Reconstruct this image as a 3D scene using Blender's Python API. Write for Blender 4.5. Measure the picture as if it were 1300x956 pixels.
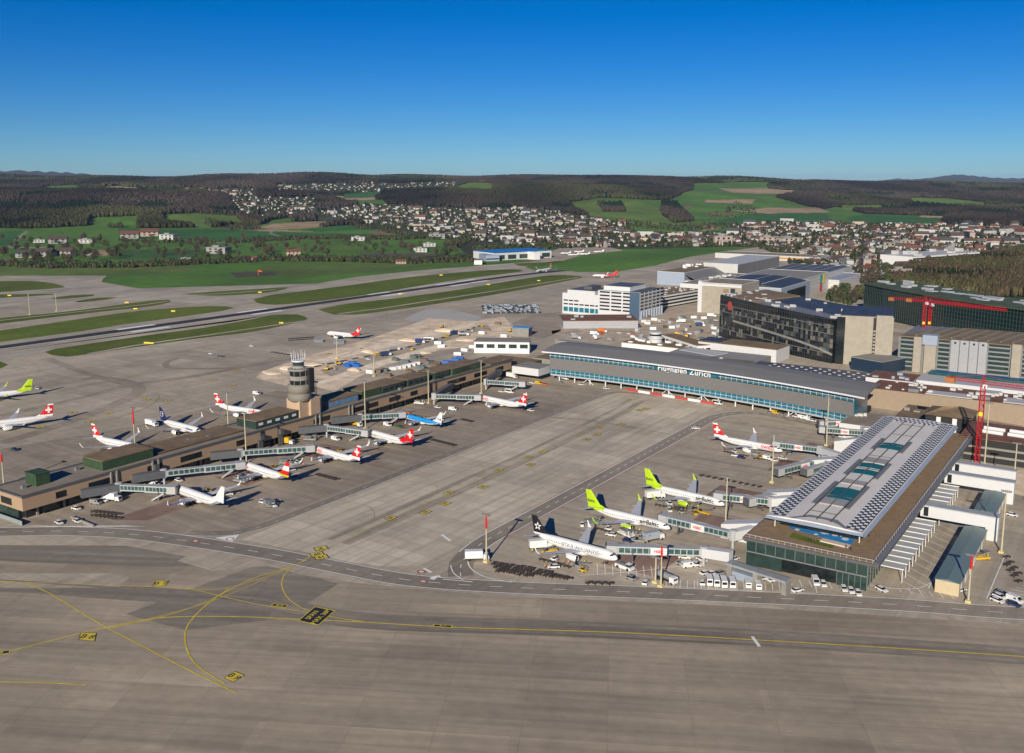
import bpy, bmesh, math, random
import numpy as np
from mathutils import Vector, Matrix
random.seed(7); RS = np.random.RandomState(11)
R = math.radians
for o in list(bpy.data.objects): bpy.data.objects.remove(o, do_unlink=True)
SC = bpy.context.scene
COL = SC.collection
# ------------------------------------------------------------ camera, sky, sun, exposure
CAMH = 140.0; FPX = 1230.0; HZ = 226.0; PX0, PY0 = 650.0, 433.5
PITCH = math.atan((PY0 - HZ) / FPX); CP, SP = math.cos(PITCH), math.sin(PITCH)
YAW = R(33.6); UX, UY = math.sin(YAW), math.cos(YAW)
cam = bpy.data.cameras.new('camera'); camo = bpy.data.objects.new('camera', cam); COL.objects.link(camo)
camo.location = (0, 0, CAMH); camo.rotation_euler = (math.pi/2 - PITCH, 0, YAW)
cam.sensor_width = 36.0; cam.lens = 36.0 * FPX / 1300.0
cam.shift_y = -(478.0 - PY0) / 1300.0
cam.clip_start = 1.0; cam.clip_end = 60000.0
SC.camera = camo
SUN_DIR = Vector((-0.31, 0.95, 0)).normalized()       # horizontal travel of the light
SUN_EL = R(21.5)
world = bpy.data.worlds.new('World'); SC.world = world; world.use_nodes = True
wn = world.node_tree.nodes; wl = world.node_tree.links
sky = wn.new('ShaderNodeTexSky'); sky.sky_type = 'NISHITA'; sky.sun_disc = False
sky.sun_elevation = SUN_EL; sky.sun_rotation = math.atan2(-SUN_DIR.x, -SUN_DIR.y) % (2*math.pi)
sky.altitude = 600; sky.air_density = 0.85; sky.dust_density = 0.05; sky.ozone_density = 5.0
bg = wn['Background']; bg.inputs['Strength'].default_value = 0.053
hs = wn.new('ShaderNodeHueSaturation'); hs.inputs['Saturation'].default_value = 1.38
tn = wn.new('ShaderNodeMix'); tn.data_type = 'RGBA'; tn.blend_type = 'MULTIPLY'; tn.inputs[0].default_value = 1.0
tn.inputs[7].default_value = (0.56, 0.79, 1.06, 1)                      # the deep blue of a clear, dry spring evening sky
wl.new(sky.outputs[0], hs.inputs['Color']); wl.new(hs.outputs[0], tn.inputs[6]); wl.new(tn.outputs[2], bg.inputs['Color'])
sd = bpy.data.lights.new('sun', 'SUN'); sd.energy = 4.6; sd.angle = R(0.5); sd.color = (1.0, 0.90, 0.74)
so = bpy.data.objects.new('sun', sd); COL.objects.link(so)
trav = Vector((SUN_DIR.x*math.cos(SUN_EL), SUN_DIR.y*math.cos(SUN_EL), -math.sin(SUN_EL)))
so.rotation_euler = trav.to_track_quat('-Z', 'Y').to_euler(); so.location = (0, -50, 300)
SC.view_settings.view_transform = 'Standard'; SC.view_settings.look = 'None'
SC.view_settings.exposure = 0.40; SC.view_settings.gamma = 1.0
SC.view_settings.use_curve_mapping = False
SC.render.engine = 'CYCLES'
SC.cycles.max_bounces = 5; SC.cycles.volume_bounces = 0
# ------------------------------------------------------------ survey: photo pixel <-> ground point
def ray(x, y):
    a = (x - PX0) / FPX; b = (PY0 - y) / FPX
    dx, dy, dz = a, CP + b*SP, -SP + b*CP
    return (dx*UY - dy*UX, dx*UX + dy*UY, dz)          # X = lateral(v), Y = along the docks(u)
def at(x, y, z=0.0):
    d = ray(x, y); t = (z - CAMH) / d[2]
    return (d[0]*t, d[1]*t)
def project(X, Y, Z):
    cx = X*UY + Y*UX; cy = -X*UX + Y*UY
    zc = cy*CP - (Z - CAMH)*SP; yc = cy*SP + (Z - CAMH)*CP
    return PX0 + FPX*cx/zc, PY0 - FPX*yc/zc
# ------------------------------------------------------------ materials
MATS = {}
def mat(name, rgb, rough=0.6, metal=0.0, var=0.0, scale=0.3, spec=None, emit=None, alpha=None, stretch=None, bump=0.0):
    if name in MATS: return MATS[name]
    m = bpy.data.materials.new(name); m.use_nodes = True; n = m.node_tree.nodes; l = m.node_tree.links
    b = n['Principled BSDF']; b.inputs['Base Color'].default_value = (*rgb, 1)
    b.inputs['Roughness'].default_value = rough; b.inputs['Metallic'].default_value = metal
    if spec is not None: b.inputs['Specular IOR Level'].default_value = spec
    if var > 0 or bump > 0:
        g = n.new('ShaderNodeNewGeometry'); mp = n.new('ShaderNodeMapping')
        mp.inputs['Scale'].default_value = stretch or (1, 1, 1)
        l.new(g.outputs['Position'], mp.inputs['Vector'])
        t = n.new('ShaderNodeTexNoise'); t.inputs['Scale'].default_value = scale; t.inputs['Detail'].default_value = 6
        t.inputs['Roughness'].default_value = 0.65
        l.new(mp.outputs[0], t.inputs['Vector'])
        if var > 0:
            r = n.new('ShaderNodeValToRGB'); r.color_ramp.elements[0].position = 0.3; r.color_ramp.elements[1].position = 0.7
            r.color_ramp.elements[0].color = (*[c*(1-var) for c in rgb], 1)
            r.color_ramp.elements[1].color = (*[min(1, c*(1+var)) for c in rgb], 1)
            l.new(t.outputs['Fac'], r.inputs['Fac']); l.new(r.outputs['Color'], b.inputs['Base Color'])
        if bump > 0:
            bp = n.new('ShaderNodeBump'); bp.inputs['Strength'].default_value = bump; bp.inputs['Distance'].default_value = 0.3
            l.new(t.outputs['Fac'], bp.inputs['Height']); l.new(bp.outputs[0], b.inputs['Normal'])
    MATS[name] = m; return m
def mixn(n, l, a, b, fac, mode='MULTIPLY'):
    x = n.new('ShaderNodeMix'); x.data_type = 'RGBA'; x.blend_type = mode
    if isinstance(fac, float): x.inputs[0].default_value = fac
    else: l.new(fac, x.inputs[0])
    for s, v in ((x.inputs[6], a), (x.inputs[7], b)):
        if isinstance(v, tuple): s.default_value = (*v, 1)
        else: l.new(v, s)
    return x.outputs[2]
def ramp(n, l, src, p0, c0, p1, c1):
    r = n.new('ShaderNodeValToRGB'); e = r.color_ramp.elements
    e[0].position = p0; e[0].color = (c0, c0, c0, 1); e[1].position = p1; e[1].color = (c1, c1, c1, 1)
    l.new(src, r.inputs['Fac']); return r.outputs['Color']
def paving(name, rgb, slab=(7.5, 7.5), joint=0.75, mortar=0.22, var=0.10, patch=(46, 15), pvar=0.16, blotch=0.25, streak=0.18, sdir='y', off=(0,0), rot=0.0):
    if name in MATS: return MATS[name]
    m = bpy.data.materials.new(name); m.use_nodes = True; n = m.node_tree.nodes; l = m.node_tree.links
    b = n['Principled BSDF']; b.inputs['Roughness'].default_value = 0.88; b.inputs['Specular IOR Level'].default_value = 0.25
    g = n.new('ShaderNodeNewGeometry'); mp = n.new('ShaderNodeMapping'); mp.inputs['Location'].default_value = (off[0], off[1], 0)
    mp.inputs['Rotation'].default_value = (0, 0, rot)
    l.new(g.outputs['Position'], mp.inputs['Vector']); P = mp.outputs[0]
    def brick(w, h, c1, c2, mo, ms, offset=0.0):
        t = n.new('ShaderNodeTexBrick'); t.offset = offset; t.inputs['Scale'].default_value = 1.0
        t.inputs['Brick Width'].default_value = w; t.inputs['Row Height'].default_value = h
        t.inputs['Mortar Size'].default_value = ms; t.inputs['Mortar Smooth'].default_value = 0.3
        for k, v in (('Color1', c1), ('Color2', c2), ('Mortar', mo)): t.inputs[k].default_value = (v, v, v, 1)
        l.new(P, t.inputs['Vector']); return t.outputs['Color']
    def noise(sc, det, stretch=None, dist=0.0):
        t = n.new('ShaderNodeTexNoise'); t.inputs['Scale'].default_value = sc; t.inputs['Detail'].default_value = det
        t.inputs['Roughness'].default_value = 0.6; t.inputs['Distortion'].default_value = dist
        if stretch:
            q = n.new('ShaderNodeMapping'); q.inputs['Scale'].default_value = stretch; l.new(P, q.inputs['Vector']); l.new(q.outputs[0], t.inputs['Vector'])
        else: l.new(P, t.inputs['Vector'])
        return t.outputs['Fac']
    c = mixn(n, l, rgb, brick(slab[0], slab[1], 1-var, 1+var*0.6, joint, mortar), 1.0)
    c = mixn(n, l, c, brick(patch[0], patch[1], 1-pvar, 1+pvar*0.5, 0.9, 0.05, 0.37), 1.0)
    c = mixn(n, l, c, ramp(n, l, noise(0.012, 5), 0.32, 1-blotch, 0.7, 1+blotch*0.4), 1.0)
    c = mixn(n, l, c, ramp(n, l, noise(0.25, 8), 0.3, 1-blotch*0.45, 0.72, 1.08), 1.0)
    st = (0.35, 0.012, 1) if sdir == 'y' else (0.012, 0.35, 1)
    c = mixn(n, l, c, ramp(n, l, noise(1.0, 5, st, 0.4), 0.35, 1-streak, 0.62, 1.06), 1.0)
    if streak > 0.1:
        st2 = (0.09, 0.006, 1) if sdir == 'y' else (0.006, 0.09, 1)
        c = mixn(n, l, c, ramp(n, l, noise(1.0, 3, st2, 0.2), 0.3, 1-streak*0.8, 0.6, 1.04), 1.0)
    l.new(c, b.inputs['Base Color']); MATS[name] = m; return m
def vcol_mat(name, attr='col', rough=0.9, var=0.35, scale=0.02, scale2=0.15, spec=0.2):
    m = bpy.data.materials.new(name); m.use_nodes = True; n = m.node_tree.nodes; l = m.node_tree.links
    b = n['Principled BSDF']; b.inputs['Roughness'].default_value = rough; b.inputs['Specular IOR Level'].default_value = spec
    a = n.new('ShaderNodeAttribute'); a.attribute_name = attr; c = a.outputs['Color']
    g = n.new('ShaderNodeNewGeometry')
    for sc, v in ((scale, var), (scale2, var*0.7)):
        t = n.new('ShaderNodeTexNoise'); t.inputs['Scale'].default_value = sc; t.inputs['Detail'].default_value = 5
        l.new(g.outputs['Position'], t.inputs['Vector'])
        c = mixn(n, l, c, ramp(n, l, t.outputs['Fac'], 0.3, 1-v, 0.7, 1+v*0.5), 1.0)
    l.new(c, b.inputs['Base Color']); return m
# ------------------------------------------------------------ object helpers
def tag(o, label=None, cat=None, group=None, kind=None):
    if label: o['label'] = label
    if cat: o['category'] = cat
    if group: o['group'] = group
    if kind: o['kind'] = kind
    return o
def empty(name, loc=(0, 0, 0), rz=0.0, label=None, cat=None, group=None, parent=None):
    o = bpy.data.objects.new(name, None); COL.objects.link(o); o.location = loc; o.rotation_euler = (0, 0, rz)
    o.empty_display_size = 1.0; tag(o, label, cat, group); ORG[o.name] = tuple(loc)
    return o
ORG = {}; KIDS = {}
def setp(o, parent):
    o.parent = parent; KIDS.setdefault(parent.name, []).append(o)
class MB:
    def __init__(s): s.v = []; s.f = []; s.m = []
    def add(s, vs, fs, mi=0):
        k = len(s.v); s.v += [tuple(p) for p in vs]
        for f in fs: s.f.append(tuple(i + k for i in f)); s.m.append(mi)
        return s
    def box(s, x0, x1, y0, y1, z0, z1, mi=0):
        v = [(x0,y0,z0),(x1,y0,z0),(x1,y1,z0),(x0,y1,z0),(x0,y0,z1),(x1,y0,z1),(x1,y1,z1),(x0,y1,z1)]
        return s.add(v, [(0,3,2,1),(4,5,6,7),(0,1,5,4),(1,2,6,5),(2,3,7,6),(3,0,4,7)], mi)
    def obox(s, c, ax, hx, hy, z0, z1, mi=0):
        """box about c=(x,y) whose long axis points at angle ax"""
        ca, sa = math.cos(ax), math.sin(ax); q = []
        for z in (z0, z1):
            for a, b in ((-hx,-hy),(hx,-hy),(hx,hy),(-hx,hy)): q.append((c[0]+a*ca-b*sa, c[1]+a*sa+b*ca, z))
        return s.add(q, [(0,3,2,1),(4,5,6,7),(0,1,5,4),(1,2,6,5),(2,3,7,6),(3,0,4,7)], mi)
    def prism(s, poly, z0, z1, mi=0, mtop=None):
        n = len(poly); z0s = z0 if hasattr(z0, '__len__') else [z0]*n; z1s = z1 if hasattr(z1, '__len__') else [z1]*n
        a = sum(poly[i][0]*poly[(i+1)%n][1]-poly[(i+1)%n][0]*poly[i][1] for i in range(n))
        if a < 0: poly = poly[::-1]; z0s = list(z0s)[::-1]; z1s = list(z1s)[::-1]
        v = [(p[0],p[1],z) for p, z in zip(poly, z0s)] + [(p[0],p[1],z) for p, z in zip(poly, z1s)]
        k = len(s.v); s.v += v
        s.f.append(tuple(k+i for i in range(n))[::-1]); s.m.append(mi)
        s.f.append(tuple(k+n+i for i in range(n))); s.m.append(mi if mtop is None else mtop)
        for i in range(n):
            j = (i+1) % n; s.f.append((k+i, k+j, k+n+j, k+n+i)); s.m.append(mi)
        return s
    def quad(s, pts, mi=0): return s.add(pts, [tuple(range(len(pts)))], mi)
    def tube(s, p0, p1, r0, r1=None, n=8, mi=0, cap=True):
        r1 = r0 if r1 is None else r1; p0 = Vector(p0); p1 = Vector(p1); d = (p1-p0).normalized()
        up = Vector((0,0,1)) if abs(d.z) < .9 else Vector((1,0,0)); a = d.cross(up).normalized(); b = d.cross(a)
        v = []
        for p, r in ((p0,r0),(p1,r1)):
            for i in range(n):
                t = 2*math.pi*i/n; v.append(p + a*math.cos(t)*r + b*math.sin(t)*r)
        f = [(i,(i+1)%n,n+(i+1)%n,n+i) for i in range(n)]
        if cap: f += [tuple(range(n))[::-1], tuple(range(n,2*n))]
        return s.add(v, f, mi)
    def lathe(s, prof, n=24, c=(0,0), mi=0, mis=None, cap=True):
        v = []
        for r, z in prof:
            for i in range(n):
                t = 2*math.pi*i/n; v.append((c[0]+r*math.cos(t), c[1]+r*math.sin(t), z))
        k = len(s.v); s.v += v
        for j in range(len(prof)-1):
            for i in range(n):
                s.f.append((k+j*n+i, k+j*n+(i+1)%n, k+(j+1)*n+(i+1)%n, k+(j+1)*n+i)); s.m.append(mis[j] if mis else mi)
        if cap:
            s.f.append(tuple(k+i for i in range(n))[::-1]); s.m.append(mi)
            s.f.append(tuple(k+(len(prof)-1)*n+i for i in range(n))); s.m.append(mi)
        return s
    def loft(s, rings, mi=0, closed=True, cap=True):
        n = len(rings[0]); k = len(s.v)
        for r in rings: s.v += [tuple(p) for p in r]
        for j in range(len(rings)-1):
            for i in range(n if closed else n-1):
                s.f.append((k+j*n+i, k+j*n+(i+1)%n, k+(j+1)*n+(i+1)%n, k+(j+1)*n+i)); s.m.append(mi)
        if cap:
            s.f.append(tuple(k+i for i in range(n))[::-1]); s.m.append(mi)
            s.f.append(tuple(k+(len(rings)-1)*n+i for i in range(n))); s.m.append(mi)
        return s
    def mesh(s, name, mats, origin=(0,0,0), smooth=False):
        me = bpy.data.meshes.new(name); ox, oy, oz = origin
        me.from_pydata([(p[0]-ox,p[1]-oy,p[2]-oz) for p in s.v], [], s.f)
        if not isinstance(mats, (list, tuple)): mats = [mats]
        for m in mats: me.materials.append(m)
        me.polygons.foreach_set('material_index', s.m)
        if smooth: me.polygons.foreach_set('use_smooth', [True]*len(s.f))
        me.update(); return me
    def build(s, name, mats, parent=None, smooth=False, loc=None, label=None, cat=None, group=None, kind=None):
        origin = ORG.get(parent.name, (0,0,0)) if parent is not None else (loc or (0,0,0))
        o = bpy.data.objects.new(name, s.mesh(name, mats, origin, smooth)); COL.objects.link(o); ORG[o.name] = origin
        if parent is not None: setp(o, parent)
        elif loc is not None: o.location = loc
        tag(o, label, cat, group, kind); return o
def build_boxes(mb, name, mats, parent):
    """every box of the builder becomes a part of its own"""
    out = []; i = 0; f = 0
    while i < len(mb.v):
        p = MB(); p.v = mb.v[i:i+8]; p.f = [tuple(k-i for k in q) for q in mb.f[f:f+6]]; p.m = mb.m[f:f+6]; out.append(p.build(name, mats, parent)); i += 8; f += 6
    return out
def fix_normals(o):
    bm = bmesh.new(); bm.from_mesh(o.data); bmesh.ops.recalc_face_normals(bm, faces=bm.faces); bm.to_mesh(o.data); bm.free()
def copy_tree(o, parent=None):
    c = o.copy(); COL.objects.link(c)
    if parent is not None: setp(c, parent)
    for ch in KIDS.get(o.name, []): copy_tree(ch, c)
    return c
def place(proto, used, x, y, rz, label, group=None, z=0.0):
    """first use moves the prototype itself, later uses copy it with its parts"""
    o = copy_tree(proto) if used.get(proto.name) else proto
    used[proto.name] = True; o.location = (x, y, z); o.rotation_euler = (0, 0, rz); o['label'] = label
    if group: o['group'] = group
    return o
USED = {}
def text_mesh(s, size, extrude=0.02, align='CENTER', bold=0.0, spacing=1.0):
    cu = bpy.data.curves.new('text', 'FONT'); cu.body = s; cu.size = size; cu.extrude = extrude; cu.align_x = align; cu.align_y = 'CENTER'
    cu.offset = bold; cu.space_character = spacing; cu.resolution_u = 3
    o = bpy.data.objects.new('text_tmp', cu); COL.objects.link(o)
    dg = bpy.context.evaluated_depsgraph_get(); me = bpy.data.meshes.new_from_object(o.evaluated_get(dg))
    bpy.data.objects.remove(o, do_unlink=True); bpy.data.curves.remove(cu); return me
TXT = {}
def text_obj(name, s, size, matrix, m, parent=None, bold=0.0, extrude=0.02, spacing=1.0):
    key = (s, size, bold, extrude, spacing, m.name)
    if key not in TXT:
        me = text_mesh(s, size, extrude, 'CENTER', bold, spacing); me.materials.clear(); me.materials.append(m); TXT[key] = me
    o = bpy.data.objects.new(name, TXT[key]); COL.objects.link(o)
    if parent is not None: setp(o, parent)
    og = ORG.get(parent.name, (0,0,0)) if parent is not None else (0,0,0)
    mm = matrix.copy(); mm.translation = mm.translation - Vector(og); o.matrix_local = mm; return o
def basis(loc, x, y):
    x = Vector(x).normalized(); y = Vector(y).normalized(); z = x.cross(y)
    M4 = Matrix((x, y, z)).transposed().to_4x4(); M4.translation = Vector(loc); return M4
def ribbon(pts, w, z=None):
    """flat strip of width w along a polyline, as left/right vertex pairs"""
    L = []; n = len(pts)
    for i, p in enumerate(pts):
        a = Vector(pts[max(0, i-1)][:2]); b = Vector(pts[min(n-1, i+1)][:2]); d = (b-a).normalized(); q = Vector((-d.y, d.x))
        L.append((p[0]+q.x*w/2, p[1]+q.y*w/2)); L.append((p[0]-q.x*w/2, p[1]-q.y*w/2))
    return L
STRIPN = [0]
def add_strip(mb, pts, w, z, mi=0):
    STRIPN[0] += 1; z = z + (STRIPN[0] % 6)*.0025; L = ribbon(pts, w); k = len(mb.v); mb.v += [(p[0], p[1], z) for p in L]
    for i in range(len(pts)-1):
        a = k+2*i; mb.f.append((a+1, a+3, a+2, a)); mb.m.append(mi)
def smooth_line(pts, step=6.0):
    """Catmull-Rom through the points"""
    out = []; P = [Vector(p[:2]) for p in pts]; P = [2*P[0]-P[1]] + P + [2*P[-1]-P[-2]]
    for i in range(1, len(P)-2):
        n = max(1, int((P[i+1]-P[i]).length/step))
        for k in range(n):
            t = k/n; a, b, c, d = P[i-1], P[i], P[i+1], P[i+2]
            out.append(tuple(0.5*((2*b)+(c-a)*t+(2*a-5*b+4*c-d)*t*t+(3*b-a-3*c+d)*t**3)))
    out.append(tuple(P[-2])); return out
def add_dash(mb, pts, w, z, on, off, mi=0):
    cum = [0]; P = [Vector(p[:2]) for p in pts]
    for a, b in zip(P, P[1:]): cum.append(cum[-1]+(b-a).length)
    def pos(t):
        for i in range(len(P)-1):
            if cum[i+1] >= t: return P[i].lerp(P[i+1], (t-cum[i])/max(1e-6, cum[i+1]-cum[i]))
        return P[-1]
    t = 0
    while t+on < cum[-1]:
        add_strip(mb, [tuple(pos(t)), tuple(pos(t+on))], w, z, mi); t += on+off
def px_line(*pp, z=0.0): return [at(x, y, z) for x, y in pp]
# ============================================================ TERRAIN
GX = np.array([-500, 0, 150, 300, 420, 600, 780, 900, 1010, 1150, 1300, 1800], float)
GD = np.array([0, 2350, 2750, 3100, 3500, 4000, 4600, 5400, 6500, 7600, 9500], float)
GZ = np.array([
 [0,0,15,45,80,88,92,110,152,110,60],[0,0,12,42,78,86,90,110,151,110,60],[0,0,12,40,76,84,88,108,147,110,60],
 [0,0,4,16,40,70,86,112,152,110,60],[0,0,3,10,22,48,78,112,147,110,60],[0,0,3,10,28,60,86,105,134,100,60],
 [0,0,2,9,24,56,90,120,150,110,60],[0,0,0,3,12,34,66,96,130,100,60],[0,0,0,1,4,16,44,76,112,90,60],
 [0,0,0,0,2,10,34,64,101,80,60],[0,0,0,0,2,12,34,62,96,80,50],[0,0,0,0,2,12,34,62,96,80,50]], float)
_ph = RS.rand(24)*6.28
def hnoise(X, Y):
    s = 0
    for i in range(6):
        f = 0.0007*(1.7**i); a = _ph[i]; s = s + (1/(1.5**i))*np.sin(X*f*math.cos(a*3)+Y*f*math.sin(a*3)+_ph[i+6])*np.cos(-X*f*math.sin(a*2)+Y*f*math.cos(a*2)+_ph[i+12])
    return s
def height(X, Y):
    X = np.asarray(X, float); Y = np.asarray(Y, float)
    cx = X*UY + Y*UX; d = np.maximum(-X*UX + Y*UY, 1.0); xc = np.clip(PX0 + 1247.5*cx/d, -499, 1799); dd = np.clip(d, 0, 9499)
    i = np.clip(np.searchsorted(GX, xc)-1, 0, len(GX)-2); j = np.clip(np.searchsorted(GD, dd)-1, 0, len(GD)-2)
    u = (xc-GX[i])/(GX[i+1]-GX[i]); w = (dd-GD[j])/(GD[j+1]-GD[j]); u = u*u*(3-2*u)*.5+u*.5; w = w*w*(3-2*w)*.4+w*.6
    z = (GZ[i,j]*(1-u)+GZ[i+1,j]*u)*(1-w)+(GZ[i,j+1]*(1-u)+GZ[i+1,j+1]*u)*w
    amp = np.clip((d-2600)/2500, 0, 1)
    m2 = np.clip((d-3400)/1500, 0, 1)
    return z + amp*hnoise(X, Y)*5.0 + m2*(13*np.sin(cx*.0031+1.2*np.sin(d*.0019))*np.cos(d*.0042+cx*.0011) + 5*np.sin(cx*.009+d*.004))
def at_hill(x, y):
    d = ray(x, y)
    t = np.linspace(900, 9500, 900)/math.hypot(d[0], d[1]); X = d[0]*t; Y = d[1]*t; Z = CAMH+d[2]*t; h = height(X, Y)-0.3
    k = np.argmax(Z <= h)
    if Z[k] > h[k]: return None
    return float(X[k]), float(Y[k]), float(h[k])
# land cover, surveyed as outlines on the photograph
GREEN = (0.092, 0.195, 0.026); GREEN2 = (0.045, 0.145, 0.026); GREEN3 = (0.13, 0.205, 0.035); SOIL = (0.40, 0.29, 0.17); SOIL2 = (0.22, 0.155, 0.095)
WOOD = (0.032, 0.028, 0.018); URB = (0.06, 0.07, 0.035); PATH = (0.30, 0.28, 0.22)
LC = [
 ('w', WOOD, [(-500,200),(1900,200),(1900,290),(1300,290),(1200,284),(1060,282),(960,284),(700,286),(480,288),(270,289),(110,289),(-500,291)]),
 ('g', GREEN, [(112,276),(175,274),(175,289),(112,288)]), ('g', GREEN3, [(205,272),(250,270),(300,273),(310,284),(255,290),(210,284)]),
 ('g', GREEN, [(0,293),(35,290),(110,287),(150,289),(150,304),(20,311),(0,313)]), ('g', GREEN2, [(-500,296),(0,294),(30,292),(20,311),(-500,315)]),
 ('g', GREEN2, [(150,290),(260,290),(325,293),(400,296),(500,297),(500,302),(150,304)]),
 ('s', SOIL2, [(270,290),(300,285),(345,285),(345,294),(325,292)]),
 ('s', SOIL, [(325,288),(360,281),(440,281),(447,283),(400,289),(355,291)]), ('g', GREEN2, [(385,290),(440,286),(490,286),(485,291),(400,294)]),
 ('s', SOIL2, [(465,293),(490,291),(520,295),(480,299)]), ('s', SOIL, [(325,291),(350,291),(410,295),(330,293)]),
 ('g', GREEN2, [(335,294),(395,296),(420,300),(340,301)]), ('g', GREEN, [(350,283),(325,289),(340,280),(370,276),(372,282)]),
 ('s', SOIL, [(412,248),(450,250),(478,249),(477,254),(440,254.5)]), ('g', GREEN2, [(430,246),(483,243),(485,248),(440,249)]),
 ('g', GREEN, [(450,254),(485,254),(492,260),(455,259)]), ('g', GREEN3, [(578,235),(595,232.5),(625,233),(628,240),(585,240)]),
 ('g', GREEN, [(54,236),(100,235),(100,240),(55,240)]), ('s', SOIL, [(122,237),(150,236),(176,238),(175,241.5),(140,240)]),
 ('g', GREEN, [(180,239),(240,239),(240,243),(185,242)]), ('s', SOIL, [(232,237),(260,237),(262,239.5),(240,239.5)]),
 ('g', GREEN, [(722,257),(760,251),(850,254),(880,240),(985,240),(1015,250),(1060,262),(1100,272),(1100,284),(960,294),(900,293),(800,292),(760,280),(735,270)]), ('w', WOOD, [(985,250),(1015,246),(1070,262),(1040,266)]), ('w', WOOD, [(905,262),(930,262),(925,269),(905,268)]),
 ('s', SOIL, [(960,270),(1000,268),(1050,272),(1000,273)]), ('s', SOIL, [(1000,262),(1040,265),(1045,267.5),(1000,264.5)]),
 ('g', GREEN3, [(725,256),(760,254),(800,255),(830,261),(850,273),(905,281),(925,289),(800,290),(788,277),(740,272)]),
 ('w', WOOD, [(760,259),(790,259),(792,269),(765,268)]), ('w', WOOD, [(838,257),(860,258),(880,280),(855,283),(840,270)]),
 ('g', GREEN, [(878,240),(975,238),(980,258),(960,262),(925,262),(900,280),(870,263),(860,258),(880,255),(892,251),(880,246)]),
 ('g', GREEN, [(975,255),(1010,257),(1025,262),(975,264)]), ('g', GREEN2, [(905,281),(960,270),(1050,271),(1055,279),(1010,282),(940,284),(925,288)]),
 ('s', SOIL, [(912,239),(975,239),(1012,241),(1010,244),(930,243)]), ('s', SOIL, [(893,253),(960,253),(955,256.5),(895,255.5)]),
 ('s', SOIL, [(930,267),(975,264),(1035,263),(1055,269),(975,271)]), ('s', SOIL, [(888,287),(910,285),(912,291),(893,293)]),
 ('s', SOIL2, [(860,262),(878,261),(880,264),(862,265)]), ('s', SOIL2, [(900,270),(930,270),(935,273),(902,274)]),
 ('g', GREEN2, [(1075,276),(1100,272),(1160,273),(1200,275),(1195,284),(1085,283)]), ('s', SOIL, [(1167,273),(1198,274),(1200,276.5),(1168,275.5)]),
 ('g', GREEN3, [(1062,260),(1120,260),(1122,267),(1075,268)]), ('g', GREEN3, [(1150,252),(1200,252),(1250,256),(1250,261),(1200,259),(1160,257)]),
 ('u', URB, [(240,240),(325,240),(328,278),(305,274),(290,250)]), ('u', URB, [(350,234),(580,231),(582,240),(480,243),(430,246),(350,244)]),
 ('u', URB, [(325,250),(400,250),(404,262),(400,272),(372,276),(330,279)]),
 ('u', URB, [(400,268),(470,258),(600,265),(660,263),(720,270),(790,283),(800,297),(960,297),(960,313),(800,316),(640,316),(560,303),(500,292),(440,281),(400,281)]),
 ('u', URB, [(930,285),(1000,281),(1080,285),(1190,284),(1300,287),(1500,288),(1500,330),(1300,322),(1240,326),(1150,345),(1100,345),(1000,326),(960,312)]),
 ('g', GREEN2, [(900,292),(950,293),(980,298),(975,304),(930,301)]), ('g', GREEN2, [(975,301),(1005,301),(1010,308),(975,309)]),
 ('u', URB, [(960,320),(1150,345),(1300,392),(1100,400),(900,340)]),
 ('w', (0.05,0.045,0.022), [(1118,352),(1150,342),(1230,330),(1300,318),(1600,300),(1800,500),(1300,398),(1190,371),(1140,366)]),
 ('s', (0.12,0.10,0.07), [(455,322),(560,322),(565,328),(455,331)]), ('g', GREEN, [(-500,306),(0,314),(150,305),(260,306),(560,306),(610,312),(600,318),(450,321),(300,320),(0,326),(-500,330)]),
 ('g', (.12,.17,.035), [(-500,340),(0,337),(130,340),(250,336),(240,345),(120,349),(0,349),(-500,350)]), ('g', (.10,.15,.03), [(330,337),(450,334),(560,336),(480,345),(380,352),(330,350)]), ('g', (.055,.12,.025), [(120,318),(260,316),(300,326),(150,330)]), ('g', (.11,.19,.03), [(330,312),(450,310),(520,316),(400,321)]),
 ('s', (.10,.09,.05), [(290,345),(345,343),(352,349),(300,352)]), ('s', SOIL, [(105,316),(140,318),(135,324),(110,325)]), ('s', SOIL2, [(-50,328),(14,328),(14,335),(-50,337)]),
 ('w', (0.05,0.05,0.022), [(570,300),(620,308),(618,325),(600,332),(530,333),(530,326),(590,322)]),
 ('s', PATH, [(8,313.5),(20,303),(34,293),(37,293),(24,304),(13,313.5)]), ('s', PATH, [(8,313),(60,313.4),(60,314.6),(8,314.6)]),
 ('s', PATH, [(260,307.5),(320,305.5),(320,306.6),(260,308.6)]), ('s', PATH, [(342,296),(348,289),(350,289),(346,296),(365,303),(362,303)]),
]
for k_, (a_, b_, c_) in enumerate(LC):      # clearings on the slopes are deeper than the rows of trees before them let on
    my = sum(p[1] for p in c_)/len(c_)
    if a_ in 'gs' and my < 262: LC[k_] = (a_, b_, [(p[0], my+(p[1]-my)*1.5+1.0) for p in c_])
def inpoly(px, py, poly):
    r = np.zeros(px.shape, bool); n = len(poly)
    for i in range(n):
        x1, y1 = poly[i]; x2, y2 = poly[(i+1) % n]
        c = ((y1 > py) != (y2 > py)) & (px < (x2-x1)*(py-y1)/(y2-y1+1e-12)+x1); r ^= c
    return r
def cover(X, Y, Z):
    px, py = project(X, Y, Z); d = -X*UX + Y*UY
    n = X.size; col = np.tile(np.array(GREEN), (n, 1)); cls = np.full(n, 'g', dtype='<U1')
    jx = px + 1.2*np.sin(X*0.013+1)+0.8*np.sin(Y*0.021); jy = py + 0.35*np.sin(X*0.017+Y*0.011)
    for k, c, poly in LC:
        m = inpoly(jx, jy, poly) & (d > 1100); col[m] = c; cls[m] = k
    far = (d > 6600); col[far] = WOOD; cls[far] = 'w'
    return col, cls
NA, = (760,)
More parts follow.
